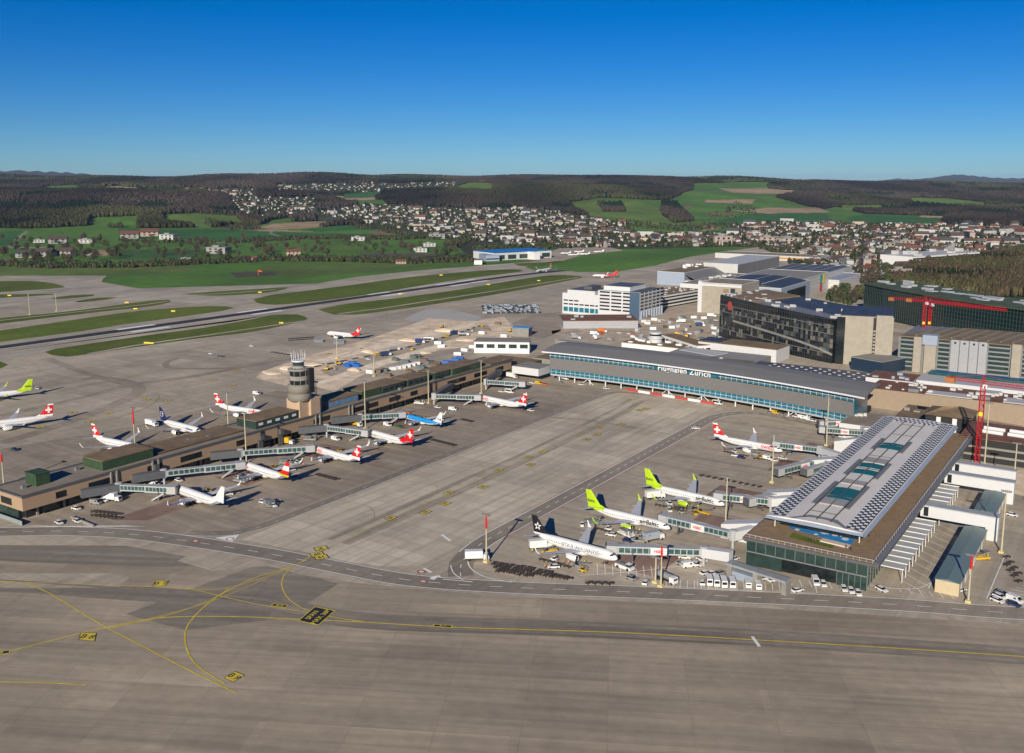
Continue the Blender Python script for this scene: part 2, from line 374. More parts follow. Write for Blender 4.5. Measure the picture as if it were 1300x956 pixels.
az = np.linspace(R(-42), R(42), NA); yy = np.concatenate([np.array([60, 300, 600, 900]), 140*1247/np.linspace(140, 52, 130)])
dd = np.concatenate([yy, np.arange(3400, 6700, 26), np.arange(6750, 9500, 120)]); dd = np.unique(dd); ND = dd.size
A, D = np.meshgrid(az, dd); CXX = D*np.tan(A); CYY = D
TX = CXX*UY - CYY*UX; TY = CXX*UX + CYY*UY; TZ = height(TX, TY)
tcol, tcls = cover(TX.ravel(), TY.ravel(), TZ.ravel())
def np_mesh(name, V, F, mats, smooth=False, cols=None, kind=None):
    me = bpy.data.meshes.new(name); nv = len(V); nf, k = F.shape
    me.vertices.add(nv); me.vertices.foreach_set('co', np.ascontiguousarray(V, np.float32).ravel())
    me.loops.add(nf*k); me.loops.foreach_set('vertex_index', np.ascontiguousarray(F, np.int32).ravel())
    me.polygons.add(nf); me.polygons.foreach_set('loop_start', np.arange(0, nf*k, k, dtype=np.int32))
    if smooth: me.polygons.foreach_set('use_smooth', np.ones(nf, bool))
    for m in (mats if isinstance(mats, (list, tuple)) else [mats]): me.materials.append(m)
    me.update(calc_edges=True)
    if cols is not None:
        at_ = me.color_attributes.new('col', 'FLOAT_COLOR', 'POINT'); c4 = np.ones((nv, 4), np.float32); c4[:, :3] = cols
        at_.data.foreach_set('color', c4.ravel())
    o = bpy.data.objects.new(name, me); COL.objects.link(o)
    if kind: o['kind'] = kind
    return o
idx = np.arange(NA*ND).reshape(ND, NA)
TF = np.stack([idx[:-1,:-1], idx[:-1,1:], idx[1:,1:], idx[1:,:-1]], -1).reshape(-1, 4)
M_TERR = vcol_mat('land cover', var=0.32, scale=0.006, scale2=0.05)
ter = np_mesh('terrain', np.stack([TX.ravel(), TY.ravel(), TZ.ravel()-0.3], -1), TF, M_TERR, True, tcol, 'structure')
g_ = MB(); g_.box(-25000, 25000, -25000, 25000, -6, -2.5); g_.build('ground', mat('distant ground', (0.05, 0.06, 0.03), 0.95, var=.3, scale=.002), kind='structure')
# far blue ranges
def far_range(name, pts, depth, label=None):
    mb = MB(); rings = []
    n = len(pts)
    for j, (off, zf) in enumerate(((-1500, 0.0), (-600, 0.7), (0, 1.0), (900, 0.6), (2000, 0.0))):
        ring = []
        for k, (x, y) in enumerate(pts):
            c = (x-PX0)/1247.5*depth; X = c*UY-(depth+off)*UX; Y = c*UX+(depth+off)*UY
            top = CAMH-(y-HZ)/1247.5*depth + 8*math.sin(k*1.7); ring.append((X, Y, -2+(top+2)*zf))
        rings.append(ring)
    mb.loft(rings, closed=False, cap=False); o = mb.build(name, mat('far wooded range', (0.025, 0.035, 0.04), 1.0, var=.3, scale=.004), smooth=True, kind='structure'); fix_normals(o)
def dens(pts):
    out = []
    for (a, b), (c, d) in zip(pts, pts[1:]):
        for k in range(6): t = k/6; t2 = t*t*(3-2*t); out.append((a+(c-a)*t, b+(d-b)*t2+0.25*math.sin((a+(c-a)*t)*.35)))
    return out + [pts[-1]]
far_range('distant_hills', dens([(1060,231),(1115,230),(1140,227),(1160,228),(1180,226.5),(1200,223.5),(1215,221.8),(1235,223.5),(1262,226),(1290,226.5),(1330,225),(1420,229)]), 15000)
far_range('distant_hills', dens([(-120,219),(-30,217.5),(25,216.8),(60,218.4),(90,219.5),(130,223),(170,228)]), 11500)
# ------------------------------------------------------------ forests (one mass, nobody could count it)
def crown_template(kind, seed):
    rs = np.random.RandomState(seed); bm = bmesh.new(); bmesh.ops.create_icosphere(bm, subdivisions=1, radius=1.0)
    V = np.array([v.co[:] for v in bm.verts]); F = np.array([[v.index for v in f.verts] for f in bm.faces]); bm.free()
    V = V*(1+(rs.rand(len(V), 1)-.5)*.55)
    if kind == 1: V[:, :2] *= (1.0-0.72*(V[:, 2:3]+1)/2)*1.15; 
    V[:, 2] = (V[:, 2]+1)/2
    return V, F
TEMPL = [crown_template(0, 1), crown_template(0, 2), crown_template(1, 3), crown_template(0, 4)]
def plant_mass(name, XY, H, W, cols, kinds, label, m):
    Vs, Fs, Cs = [], [], []; base = 0
    for k in range(len(TEMPL)):
        s = np.where(kinds == k)[0]
        if not len(s): continue
        V, F = TEMPL[k]; n = len(s); ang = RS.rand(n)*6.28; ca, sa = np.cos(ang), np.sin(ang)
        x = V[None,:,0]*ca[:,None]-V[None,:,1]*sa[:,None]; y = V[None,:,0]*sa[:,None]+V[None,:,1]*ca[:,None]
        X = XY[s,0][:,None]+x*W[s][:,None]; Y = XY[s,1][:,None]+y*W[s][:,None]; Z = XY[s,2][:,None]-1.5+V[None,:,2]*H[s][:,None]
        Vs.append(np.stack([X,Y,Z],-1).reshape(-1,3)); Fs.append((F[None]+(np.arange(n)*len(V))[:,None,None]+base).reshape(-1,3))
        shade = np.ones((n,len(V),1)) * (0.85+0.3*RS.rand(n,len(V),1)); Cs.append((cols[s][:,None,:]*shade).reshape(-1,3)); base += n*len(V)
    o = np_mesh(name, np.concatenate(Vs), np.concatenate(Fs), m, False, np.concatenate(Cs), 'stuff'); o['label'] = label; o['category'] = 'forest'
    return o
M_LEAF = vcol_mat('tree crowns', var=0.25, scale=0.2, scale2=0.9, spec=0.1)
def scatter_px(n, x0, x1, y0, y1):
    """random ground points seen between these rows of the photograph"""
    px = x0+RS.rand(n)*(x1-x0); py = y0+RS.rand(n)*(y1-y0)
    return px, py
# sample terrain in (azimuth, distance), weighted towards equal density in view
n = 260000
a = R(-33)+RS.rand(n)*R(66); q = RS.rand(n); d = 1/((1/2450)*(1-q)+(1/7000)*q); d[::2] = 2600+RS.rand(n//2)*4300
cx = d*np.tan(a); X = cx*UY-d*UX; Y = cx*UX+d*UY; Z = height(X, Y); _, cl = cover(X, Y, Z)
s = (cl == 'w') & (d > 2300); X, Y, Z, d = X[s], Y[s], Z[s], d[s]
print('forest trees', len(X))
def species(X, Y, d):
    nz = .8*np.sin(X*.004+1.3)*np.cos(Y*.0035+.4)+.7*np.sin(X*.011-Y*.009)+.5*np.sin(X*.021+Y*.017)+.9*(RS.rand(len(X))-.5)
    ever = nz > 0.55; kinds = np.where(ever, 2, RS.choice([0,1,3], len(X)))
    cols = np.where(ever[:,None], np.array([[.007,.016,.008]]), np.array([[.040,.031,.025]]))
    olive = (~ever) & (np.sin(X*.002+3)*np.sin(Y*.003) > .35); cols[olive] = (.044,.044,.020)
    big = 1+.45*np.sin(X*.0026+2)*np.sin(Y*.0031+1)+.3*np.sin(X*.009+Y*.007); cols = cols*np.clip(big, .45, 1.7)[:, None]
    return cols*(0.72+.6*RS.rand(len(X),1)), kinds
cols, kinds = species(X, Y, d)
plant_mass('forest', np.stack([X,Y,Z],-1), 11+RS.rand(len(X))*9, (4.2+RS.rand(len(X))*2.6)*np.clip(d/4200,.8,1.6), cols, kinds, 'dark brown and evergreen woods covering the hills behind the airport', M_LEAF)
# airport wood at the right
n = 60000; a = R(18)+RS.rand(n)*R(20); d = 1150+RS.rand(n)*1300
cx = d*np.tan(a); X = cx*UY-d*UX; Y = cx*UX+d*UY; Z = height(X, Y); _, cl = cover(X, Y, Z); s = cl == 'w'
px_, py_ = project(X, Y, Z); s &= (px_ > 1110)
X, Y, Z, d = X[s], Y[s], Z[s], d[s]; nz = np.sin(X*.02)*np.cos(Y*.017)+.8*(RS.rand(len(X))-.5)
kinds = np.where(nz > .6, 2, RS.choice([0,1,3], len(X))); cols = np.where((nz > .6)[:,None], np.array([[.014,.025,.010]]), np.array([[.085,.066,.038]]))
cols[(nz < -.35)] = (.080,.080,.032); cols = cols*(.6+.6*RS.rand(len(X),1))
plant_mass('airport_wood', np.stack([X,Y,Z],-1), 8+RS.rand(len(X))*9, 1.7+RS.rand(len(X))*1.9, cols, kinds, 'bare olive brown wood beside the dark glass building at the right', M_LEAF)
# hedges, garden trees between the town's houses and field trees: uncountable scrub
X, Y, Z = [], [], []
def belt(pts, n, w):
    for k in range(int(n*2.2)):
        i = random.randrange(len(pts)-1); t = random.random(); x = pts[i][0]+(pts[i+1][0]-pts[i][0])*t; y = pts[i][1]+(pts[i+1][1]-pts[i][1])*t+random.uniform(-w, w)
        p = at_hill(x, y)
        if p: X.append(p[0]); Y.append(p[1]); Z.append(p[2])
belt([(0,336),(60,339),(170,338),(250,334),(330,331)], 420, 2.2); belt([(330,329),(450,331),(530,333),(600,330)], 500, 2.5)
belt([(560,327),(570,315),(600,300)], 260, 5); belt([(320,305),(420,302),(500,303),(560,300)], 330, 2.0); belt([(150,306),(260,308),(330,306)], 60, 2)
belt([(260,282),(300,288),(330,286)], 160, 5); belt([(150,272),(250,268),(300,272)], 200, 3); belt([(600,318),(680,314),(720,313)], 200, 3)
belt([(800,312),(960,312),(1000,326)], 140, 1.5); belt([(1000,330),(1060,340),(1140,360)], 240, 6); belt([(780,282),(860,290),(930,286)], 160, 4)
belt([(440,283),(520,300),(560,303)], 150, 2); belt([(930,260),(960,268),(900,275)], 60, 5); belt([(450,290),(520,287)], 60, 2)
belt([(1060,345),(1130,352),(1180,362)], 260, 7); belt([(1050,378),(1080,384),(1096,372)], 120, 4)
T = np.stack([X,Y,Z],-1); n = len(T); kinds = RS.choice([0,1,3,2], n, p=[.35,.3,.25,.1])
cols = np.array([[.05,.042,.03],[.045,.055,.022],[.06,.07,.028],[.022,.035,.015]])[RS.randint(0,4,n)]*(.7+.6*RS.rand(n,1))
plant_mass('hedges', T, 4+RS.rand(n)*6, 1.8+RS.rand(n)*1.8, cols, kinds, 'belts of bare brown and green scrub along the field edges', M_LEAF)['category'] = 'hedge'
# ============================================================ AIRFIELD SURFACES
P_MAIN = paving('apron concrete', (0.460, 0.398, 0.311), slab=(15, 7.5), joint=.80, patch=(90, 30), pvar=.12, streak=.12)
P_CENT = paving('central apron concrete', (0.580, 0.509, 0.401), slab=(7.5, 7.5), joint=.78, patch=(37.5, 22.5), pvar=.14, blotch=.22, streak=.14)
P_STAND = paving('stand paving', (0.370, 0.312, 0.245), slab=(7.5, 7.5), joint=.86, patch=(50, 30), pvar=.10, streak=.16, sdir='x')
P_TAXC = paving('central rubber marks', (0.470, 0.407, 0.320), slab=(7.5, 7.5), joint=.8, patch=(60, 22.5), pvar=.1, streak=.3)
P_TAXS = paving('stand rubber marks', (0.235, 0.194, 0.151), slab=(7.5, 7.5), joint=.86, patch=(50, 30), pvar=.1, streak=.3, sdir='x')
P_STANDB = paving('right stand paving', (0.470, 0.403, 0.316), slab=(7.5, 7.5), joint=.86, patch=(50, 30), pvar=.10, streak=.16, sdir='x')
P_NEAR = paving('taxiway concrete', (0.400, 0.335, 0.252), slab=(22, 7.5), joint=.90, patch=(66, 15), pvar=.10, blotch=.26, streak=.15, rot=R(-27.5), sdir='x')
P_ROAD = paving('service road asphalt', (0.300, 0.257, 0.209), slab=(60, 60), joint=.9, patch=(80, 80), pvar=.08, streak=.12)
P_TAXI = paving('worn taxi asphalt', (0.270, 0.233, 0.187), slab=(40, 40), joint=.9, patch=(80, 20), pvar=.12, streak=.22, rot=R(-27.5), sdir='x')
P_FAR = paving('far taxiway concrete', (0.480, 0.427, 0.343), slab=(15, 15), joint=.85, patch=(20, 160), pvar=.14, streak=.18)
P_RUN = mat('runway rubber', (0.016, 0.016, 0.020), .9, var=.25, scale=.05, stretch=(1, .03, 1))
P_NEWC = mat('fresh concrete', (0.40, 0.385, 0.36), .9, var=.08, scale=.05)
P_SAND = mat('building site gravel', (.66, .53, .38), .95, var=.38, scale=.07, bump=.4)
P_RED = paving('reddish stand patch', (0.290, 0.194, 0.156), slab=(7.5, 7.5), joint=.8, patch=(30, 15), pvar=.16)
GR1 = (0.050, 0.092, 0.020)
def grass_mat():
    m = bpy.data.materials.new('airfield grass'); m.use_nodes = True; n = m.node_tree.nodes; l = m.node_tree.links; b = n['Principled BSDF']
    b.inputs['Roughness'].default_value = .95; b.inputs['Specular IOR Level'].default_value = .1
    g = n.new('ShaderNodeNewGeometry'); c = (0.122, 0.165, 0.030)
    for sc, lo, hi, st in ((.01, .7, 1.2, (1,1,1)), (.12, .8, 1.1, (1,1,1)), (.6, .72, 1.12, (1, .03, 1))):
        mp = n.new('ShaderNodeMapping'); mp.inputs['Scale'].default_value = st; l.new(g.outputs['Position'], mp.inputs['Vector'])
        t = n.new('ShaderNodeTexNoise'); t.inputs['Scale'].default_value = sc; t.inputs['Detail'].default_value = 5; l.new(mp.outputs[0], t.inputs['Vector'])
        c = mixn(n, l, c, ramp(n, l, t.outputs['Fac'], .3, lo, .7, hi), 1.0)
    t = n.new('ShaderNodeTexNoise'); t.inputs['Scale'].default_value = .018; t.inputs['Detail'].default_value = 4; l.new(g.outputs['Position'], t.inputs['Vector'])
    c = mixn(n, l, c, (0.16, 0.14, 0.045), ramp(n, l, t.outputs['Fac'], .52, 0, .72, .6), 'MIX')
    l.new(c, b.inputs['Base Color']); return m
M_GRASS = grass_mat()
def sheet(name, poly, z, m, kind='structure'):
    a = sum(poly[i][0]*poly[(i+1)%len(poly)][1]-poly[(i+1)%len(poly)][0]*poly[i][1] for i in range(len(poly)))
    if a < 0: poly = poly[::-1]
    mb = MB(); mb.quad([(x, y, z) for x, y in poly]); return mb.build(name, m, kind=kind)
def psheet(name, poly, z, m): return sheet(name, [at(x, y) for x, y in poly], z, m)
def rnd(poly_px, step=5):
    P = [at(x, y) for x, y in poly_px]; P = P + [P[0]]; return smooth_line(P, step)[:-1]
far_edge = [(-260,351),(0,351),(100,351),(136,350),(131,354),(129,358),(134,362),(145,364.5),(175,366),(250,364.5),(325,362),(370,361.5),(402,360),(450,352),(525,344),(575,340),(650,334),(690,331),(652,329),(690,324),(710,315),(770,313),(792,318),(740,324),(700,335),(664,338.5),(680,343),(707,345),(780,345.5),(832,337),(875,326),(930,318),(975,312),(1020,318),(1060,335),(1110,348),(1150,366),(1300,400)]
apron = [at(*p) for p in far_edge] + [(120, 560), (300, 300), (260, -60), (-260, -160), (-700, -60), (-1500, 150)]
sheet('apron', apron, 0.0, P_MAIN)
# zones
sheet('stand_apron', [(-412,196),(-296.5,251.5),(-292,560),(-378,562),(-372,196)][::1] and [(-380,203),(-356,216),(-326,228),(-300,238),(-297,250),(-296,566),(-378,566)], .02, P_STAND)
sheet('stand_apron', [(-540,150),(-452,176),(-402,200),(-402,440),(-480,440),(-478,330),(-500,240)], .02, P_STAND)
sheet('central_apron', [(-289,243),(-262,247),(-236,250),(-224,254),(-214,262),(-213,300),(-213,556),(-240,566),(-289,570)], .02, P_CENT)
sheet('stand_apron', [(-204,268),(-190,268),(-150,285),(-117,300),(-117,540),(-150,548),(-204,552)], .02, P_STANDB)
sheet('taxiway', smooth_line([at(x,y) for x,y in [(-200,694),(0,694),(150,697),(320,718),(450,740),(650,757),(900,768),(1300,794),(1500,812)]], 20)+[(300,60),(-150,-160),(-560,-60),(-640,60)], .02, P_NEAR)
taxi_c = smooth_line([at(x,y) for x,y in [(-150,738),(0,742),(150,752),(320,765),(460,788),(700,797),(1000,812),(1300,833),(1500,848)]], 12)
mb = MB(); add_strip(mb, taxi_c, 11, .04); mb.build('taxiway', P_TAXI, kind='structure')
for off, w in ((-3.2, 1.5), (3.2, 1.5)):
    mb = MB(); L = ribbon(taxi_c, abs(off)*2); L = L[0::2] if off > 0 else L[1::2]; add_strip(mb, L, w, .05); mb.build('tyre_marks', P_ROAD, kind='structure')
for a, z in (([(-15,692),(160,693),(300,718),(180,720),(0,712)], .035), ([(330,716),(430,741),(360,785),(235,800),(160,780),(250,745)], .035)):
    psheet('worn_paving', a, z, P_TAXI)
psheet('fresh_paving', [(0,728),(150,728),(165,733),(150,746),(0,747)], .045, P_MAIN); psheet('fresh_paving', [(225,712),(262,694),(290,697),(360,717),(270,725)], .036, P_MAIN)
# red and dark stand patches
for q in ([(-352,228),(-338,236),(-338,275),(-352,275)], [(-362,290),(-340,290),(-338,318),(-362,318)], [(-362,340),(-342,340),(-342,362),(-362,362)], [(-365,410),(-345,410),(-345,440),(-365,440)], [(-364,478),(-346,478),(-346,500),(-364,500)],
          [(-160,300),(-138,300),(-138,322),(-160,322)], [(-150,352),(-122,352),(-122,372),(-150,372)], [(-158,392),(-122,392),(-122,412),(-158,412)], [(-148,446),(-120,446),(-120,470),(-148,470)], [(-146,486),(-120,486),(-120,508),(-146,508)]):
    sheet('stand_patch', q, .035, P_RED)
# runway 1, taxiways and grass islands
run = MB(); xr = (-812, -780)
mb = MB(); mb.quad([(-826,500,.03),(-768,500,.03),(-768,1700,.03),(-826,1700,.03)]); 
def Xrun(y, top=True): pass
rl = [at(-150,457.5), at(0,441), at(325,396.2), at(650,350.3), at(715,343.5)]
mb = MB(); add_strip(mb, rl, 46, .05); mb.build('runway', P_FAR, kind='structure')
mb = MB(); add_strip(mb, rl, 15, .08); mb.build('runway_rubber', P_RUN, kind='structure')
WHITE = mat('white paint', (.78, .78, .75), .6, var=.1, scale=.4); YEL = mat('yellow paint', (.62, .48, .04), .6, var=.25, scale=.3); YELD = mat('worn yellow paint', (.38, .32, .09), .7, var=.3, scale=.3)
REDP = mat('red paint', (.42, .05, .04), .6, var=.15, scale=.4); BLACKP = mat('black paint', (.02, .02, .02), .6)
rdir = (Vector(at(650,350.3))-Vector(at(0,441))).normalized(); rn = Vector((-rdir.y, rdir.x))
mb = MB()
for (x, y) in ((490,373.2),(182,416.8),(575,361),(330,395.6),(600,357)):
    c = Vector(at(x, y))
    for s_ in (-12, 12): a = c+rn*s_; add_strip(mb, [tuple(a-rdir*20), tuple(a+rdir*20)], 7, .11)
for s_ in (-22, 22): add_strip(mb, [tuple(Vector(rl[0])+rn*s_), tuple(Vector(rl[-1])+rn*s_)], .9, .11)
mb.build('runway_marking', WHITE, kind='structure')
islands = [
 [(57,447),(70,443),(130,434),(200,424),(260,416),(325,404.5),(345,400),(378,399.5),(391,405),(382,408),(325,420.5),(250,430),(170,441),(110,450),(85,453),(66,451)],
 [(404,393),(440,386),(500,379),(575,369),(650,356.5),(700,349.5),(735,350.5),(740,352.5),(650,370),(560,385),(485,395.5),(450,399.5),(425,399.5)],
 [(322,380),(345,374.5),(382,370),(445,362),(515,352.5),(600,344.5),(650,342),(663,343.5),(650,346.5),(575,356),(485,371),(430,379),(385,384.5),(350,387),(328,385)],
 [(-60,430),(0,420),(75,409),(175,395),(250,389.5),(287,389),(297,391),(282,394.5),(217,404),(150,413),(100,421),(40,429),(0,434.5),(-60,444)],
 [(-60,414),(0,404),(90,395),(190,382),(214,380.5),(217,383),(190,389),(100,399),(0,411),(-60,419)],
 [(-60,357),(0,357),(50,357.5),(80,363),(82,365),(60,367),(0,371),(-60,374)],
 [(-60,376),(0,374),(66,373),(70,374),(0,378.5),(-60,381)], [(65,378.5),(90,375),(120,374),(118,376),(70,380)], [(95,382.5),(125,378),(150,377.5),(135,380.5),(100,384)],
 [(232,373.5),(275,370),(325,367),(365,365),(350,370),(325,373),(275,375.5)], [(652,334.5),(690,333),(712,331),(700,335),(664,338)],
 [(-60,457),(0,459),(10,463),(0,468),(-60,472)]]
for k, q in enumerate(islands):
    sheet('grass', rnd(q, 12), .13 + .004*(k % 3), M_GRASS)
for pl, w in ((px_line((112,449.5),(170,439),(250,427.5),(325,416.5),(384,407.6)), 5), (px_line((430,398.5),(485,391.5),(560,380),(650,366),(735,352)), 5), (px_line((-40,411),(0,407),(90,397),(190,386),(214,382)), 4), (px_line((240,374.5),(275,373.3),(350,368)), 5), (px_line((664,337),(700,341),(780,344.5)), 0.5)):
    mb = MB(); add_strip(mb, pl, w, .17); mb.build('service_road', P_MAIN, kind='structure')
# lighter concrete of the far taxiways between the islands
for k, q in enumerate(([(-200,470),(0,447),(325,404.5),(403,393),(425,399.5),(391,405),(378,399),(345,399.6),(200,425),(57,447),(0,458),(-200,480)], [(-200,432),(0,435),(325,391),(650,347.5),(700,343),(720,346),(660,354),(325,402),(0,447),(-200,470)],
          [(0,350),(132,350),(129,358),(175,366),(402,360),(650,334),(690,331),(664,340),(600,344),(382,370),(322,380),(300,391),(217,382),(214,380),(100,384),(0,390),(0,371),(82,364)])):
    psheet('far_taxiway', q, .015+.004*k, P_FAR)
psheet('fresh_concrete', [(512,406),(526,398),(545,391.5),(575,394),(612,401.5),(602,409),(575,411),(553,414.5),(548,410)], .04, P_NEWC)
# worn loops left by turning aircraft on the remote apron
for pts, w in (([(40,492),(120,480),(165,486),(175,498),(130,520),(60,545),(0,563)], 9), ([(60,455),(110,474),(165,489)], 7), ([(0,528),(90,508),(170,488),(245,478),(330,462),(420,448)], 7),
               ([(340,462),(300,467),(225,468),(210,462),(225,455),(270,451)], 5), ([(330,395),(420,384),(560,372)], 4), ([(170,576),(300,545),(420,505)], 6)):
    mb = MB(); add_strip(mb, smooth_line([at(x,y) for x,y in pts], 8), w, .028); mb.build('tyre_marks', P_STAND, kind='structure')
# construction site
psheet('building_site', [(324,480),(332,472),(380,455),(470,430),(545,404),(600,408),(640,402),(655,420),(640,440),(608,455),(560,450),(470,475),(425,498),(398,490),(365,490)], .05, P_SAND)
psheet('site_road', [(405,470),(470,452),(560,428),(618,412),(622,416),(560,435),(470,461),(420,478)], .08, P_MAIN)
psheet('site_slab', [(425,497),(470,470),(560,444),(640,437),(650,455),(600,468),(520,488),(450,512)], .07, P_NEWC and P_MAIN)
def mound(name, x, y, r, h, m, label, stretch=1.6):
    c = at(x, y); mb = MB(); rings = []
    for k, (f, z) in enumerate(((1, 0), (.8, .35), (.55, .7), (.3, .93), (.08, 1))):
        rings.append([(c[0]+r*stretch*f*math.cos(t)*(1+.15*math.sin(3*t+x)), c[1]+r*f*math.sin(t)*(1+.2*math.cos(2*t+y)), h*z+.05) for t in [i*math.pi/8 for i in range(16)]])
    mb.loft(rings); o = mb.build(name, m, smooth=True, label=label, cat='gravel heap', group='heaps on the building site'); fix_normals(o)
for k, (x, y, r, h) in enumerate([(345,473,6,1.2),(368,468,6,2),(395,462,7,1.5),(470,447,6,2),(520,432,7,2),(565,420,8,2.5),(590,432,6,1.8),(450,470,4,2),(540,448,4,1.5),(1290,575,9,2)]):
    mound('gravel_heap', x, y, r, h, P_SAND, ['low gravel heap at the tip of the building site left of the control tower','broad gravel heap just left of the control tower','gravel heap right behind the control tower','gravel heap beside the long site trench','sandy heap halfway along the site trench','largest sandy heap near the fresh concrete patch','sandy heap before the glass-fronted hall','small heap beside the blue containers behind the pier','small heap among the site containers','gravel heap beside the parking building at the right edge'][k])
# roads
r1 = smooth_line([(-520,90)]+[((a[0]+b[0])/2, (a[1]+b[1])/2) for a, b in zip([at(*p) for p in [(0,671),(100,670),(190,677),(325,694),(420,710),(520,730),(650,741),(800,747.5),(1000,756),(1150,763),(1300,772)]], [at(*p) for p in [(0,680),(100,680),(190,684.5),(325,707),(420,727),(520,743.5),(650,751),(800,756),(1000,765),(1150,774),(1300,786)]])]+[(30,372)], 5)
mb = MB(); add_strip(mb, r1, 10.5, .06); mb.build('service_road', P_ROAD, kind='structure')
r2 = smooth_line([(-196,262),(-203,272),(-208,292),(-208.5,320),(-209,400),(-210,500),(-209,536),(-199,553),(-186,556),(-150,549)], 5)
mb = MB(); add_strip(mb, r2, 9.0, .064); mb.build('service_road', P_ROAD, kind='structure')
r3 = smooth_line([(-312,236),(-300,243),(-293.5,256),(-293,300),(-293,420),(-293,520),(-293,548),(-286,563),(-262,566)], 5)
mb = MB(); add_strip(mb, r3, 6.0, .062); mb.build('service_road', P_ROAD, kind='structure')
def edges(path, w, lw, z, mb, sides=(0, 1), dash=None):
    L = ribbon(path, w)
    for s_ in sides:
        pts = L[s_::2]
        if dash: add_dash(mb, pts, lw, z, *dash)
        else: add_strip(mb, pts, lw, z)
mk = MB(); edges(r1, 9.6, .38, .085, mk); add_dash(mk, r1, .28, .085, 4.5, 6.5)
edges(r2[4:-4], 8.4, .42, .089, mk); add_dash(mk, r2, .32, .089, 3.2, 4.2)
L = ribbon(r3, 5.2); add_strip(mk, L[1::2], .34, .087); add_dash(mk, r3, .14, .087, 3, 6)
mk.build('road_marking', WHITE, kind='structure')
mk = MB(); add_strip(mk, smooth_line([(-213.6,330),(-213.8,400),(-214.2,500),(-214,540)], 8), .18, .088); add_strip(mk, smooth_line([(-203.8,300),(-204,400),(-205,530)], 8), .2, .088); mk.build('road_marking', REDP, kind='structure')
# taxi lines
for w_, x_ in ((4.5, -254), (3.0, -262)):
    mb = MB(); add_strip(mb, [(x_+2, 262), (x_, 400), (x_-6, 520), (x_-11, 548)], w_, .033); mb.build('tyre_marks', P_TAXC, kind='structure')
mb = MB(); add_strip(mb, smooth_line([(-292, 478), (-270, 484), (-240, 484), (-214, 482)], 4), 2.2, .036); mb.build('tyre_marks', P_TAXC, kind='structure')
yl = MB()
for pts, w in (([(-40,738),(0,738),(25,740),(60,752),(120,788),(180,820),(240,851),(300,880)], .45),
               ([(0,739),(70,740.5),(160,744),(235,747),(280,757),(330,768),(380,776),(430,785),(462,789.5)], .38),
               ([(0,830),(60,815),(120,800),(200,785),(290,783),(370,786),(460,790),(560,796),(650,799),(800,804),(1000,815),(1150,824),(1300,834),(1450,846)], .55),
               ([(140,797),(200,785),(260,765),(320,735),(372,719),(392,708),(420,695)], .42), ([(372,719),(361,730),(358,745),(368,762),(390,775),(420,783)], .42),
               ([(145,797),(270,763),(372,719)], .30), ([(235,747),(280,748),(330,735),(372,719)], .30), ([(290,748),(260,770),(238,795),(236,820),(250,845),(285,868)], .5), ([(0,866),(60,867),(110,870)], .45)):
    add_strip(yl, smooth_line([at(x, y) for x, y in pts], 3), w*.95, .10)
yl.build('taxi_line', YEL, kind='structure')
yd = MB()
add_strip(yd, smooth_line([at(392,707), (-254,262), (-256,320), (-257,400), (-259,470), (-262,520), (-270,552)], 6), .32, .10)
for y0 in (300, 343, 380, 430, 478): add_strip(yd, smooth_line([(-257, y0-26),(-262, y0-10),(-275, y0),(-300, y0+1),(-352, y0+3)], 4), .24, .10)
for y0 in (302, 342, 381, 436, 475): add_strip(yd, smooth_line([(-257, y0-30),(-250, y0-8),(-238, y0+2),(-212, y0+1),(-160, y0-3)], 4), .24, .10)
for pts in (([(150,573),(260,545),(420,500)]), ([(45,492),(110,474),(160,488),(200,500),(190,515),(150,530),(60,552)]), ([(0,503),(60,515),(140,540)])):
    add_strip(yd, smooth_line([at(x, y) for x, y in pts], 5), .3, .10)
yd.build('taxi_line', YELD, kind='structure')
mk = MB(); add_strip(mk, px_line((955,808.5),(964,821)), 1.0, .11); mk.build('holding_mark', WHITE, kind='structure')
mk = MB()
for (x0,y0,x1,y1) in ((561,679+0,572,687),(538,722,548,727)): add_strip(mk, px_line((x0,y0),(x1,y1)), 1.2, .1)
for q in ([(273,683),(304,679),(295,688)], [(545,735),(551,736.5),(556,733),(561,734),(558,730.5),(549,732)]): mk.quad([(*at(*p), .1) for p in q][::-1])
for y in (712, ): add_strip(mk, px_line((562,735.5),(600,739)), .5, .1)
for p in smooth_line([at(572,718),at(576,728),at(588,736.5)], 2)[:1]: add_strip(mk, smooth_line([at(572,718),at(576,728),at(588,736.5)], 2), .4, .1)
add_strip(mk, smooth_line([at(600,700),at(594,712),at(600,724),at(620,734),at(650,739.5)], 2), .4, .1)
mk.build('road_marking', WHITE, kind='structure')
for (x, y, r_) in ((535,726,1.6),(537,738.5,1.5),(248,687,1.6),(292,684.5,1.6)):
    c = at(x, y); mb = MB(); n_ = 20
    for i in range(n_):
        t0, t1 = 2*math.pi*i/n_, 2*math.pi*(i+1)/n_
        mb.quad([(c[0]+rr*math.cos(t), c[1]+rr*math.sin(t), .12) for rr, t in ((r_,t0),(r_,t1),(r_*.72,t1),(r_*.72,t0))][::-1])
    mb.build('speed_limit_marking', REDP, kind='structure')
    text_obj('lettering', '30', 1.9, basis((c[0], c[1], .13), (1,0,0), (0,1,0)), WHITE, None)['kind'] = 'structure'
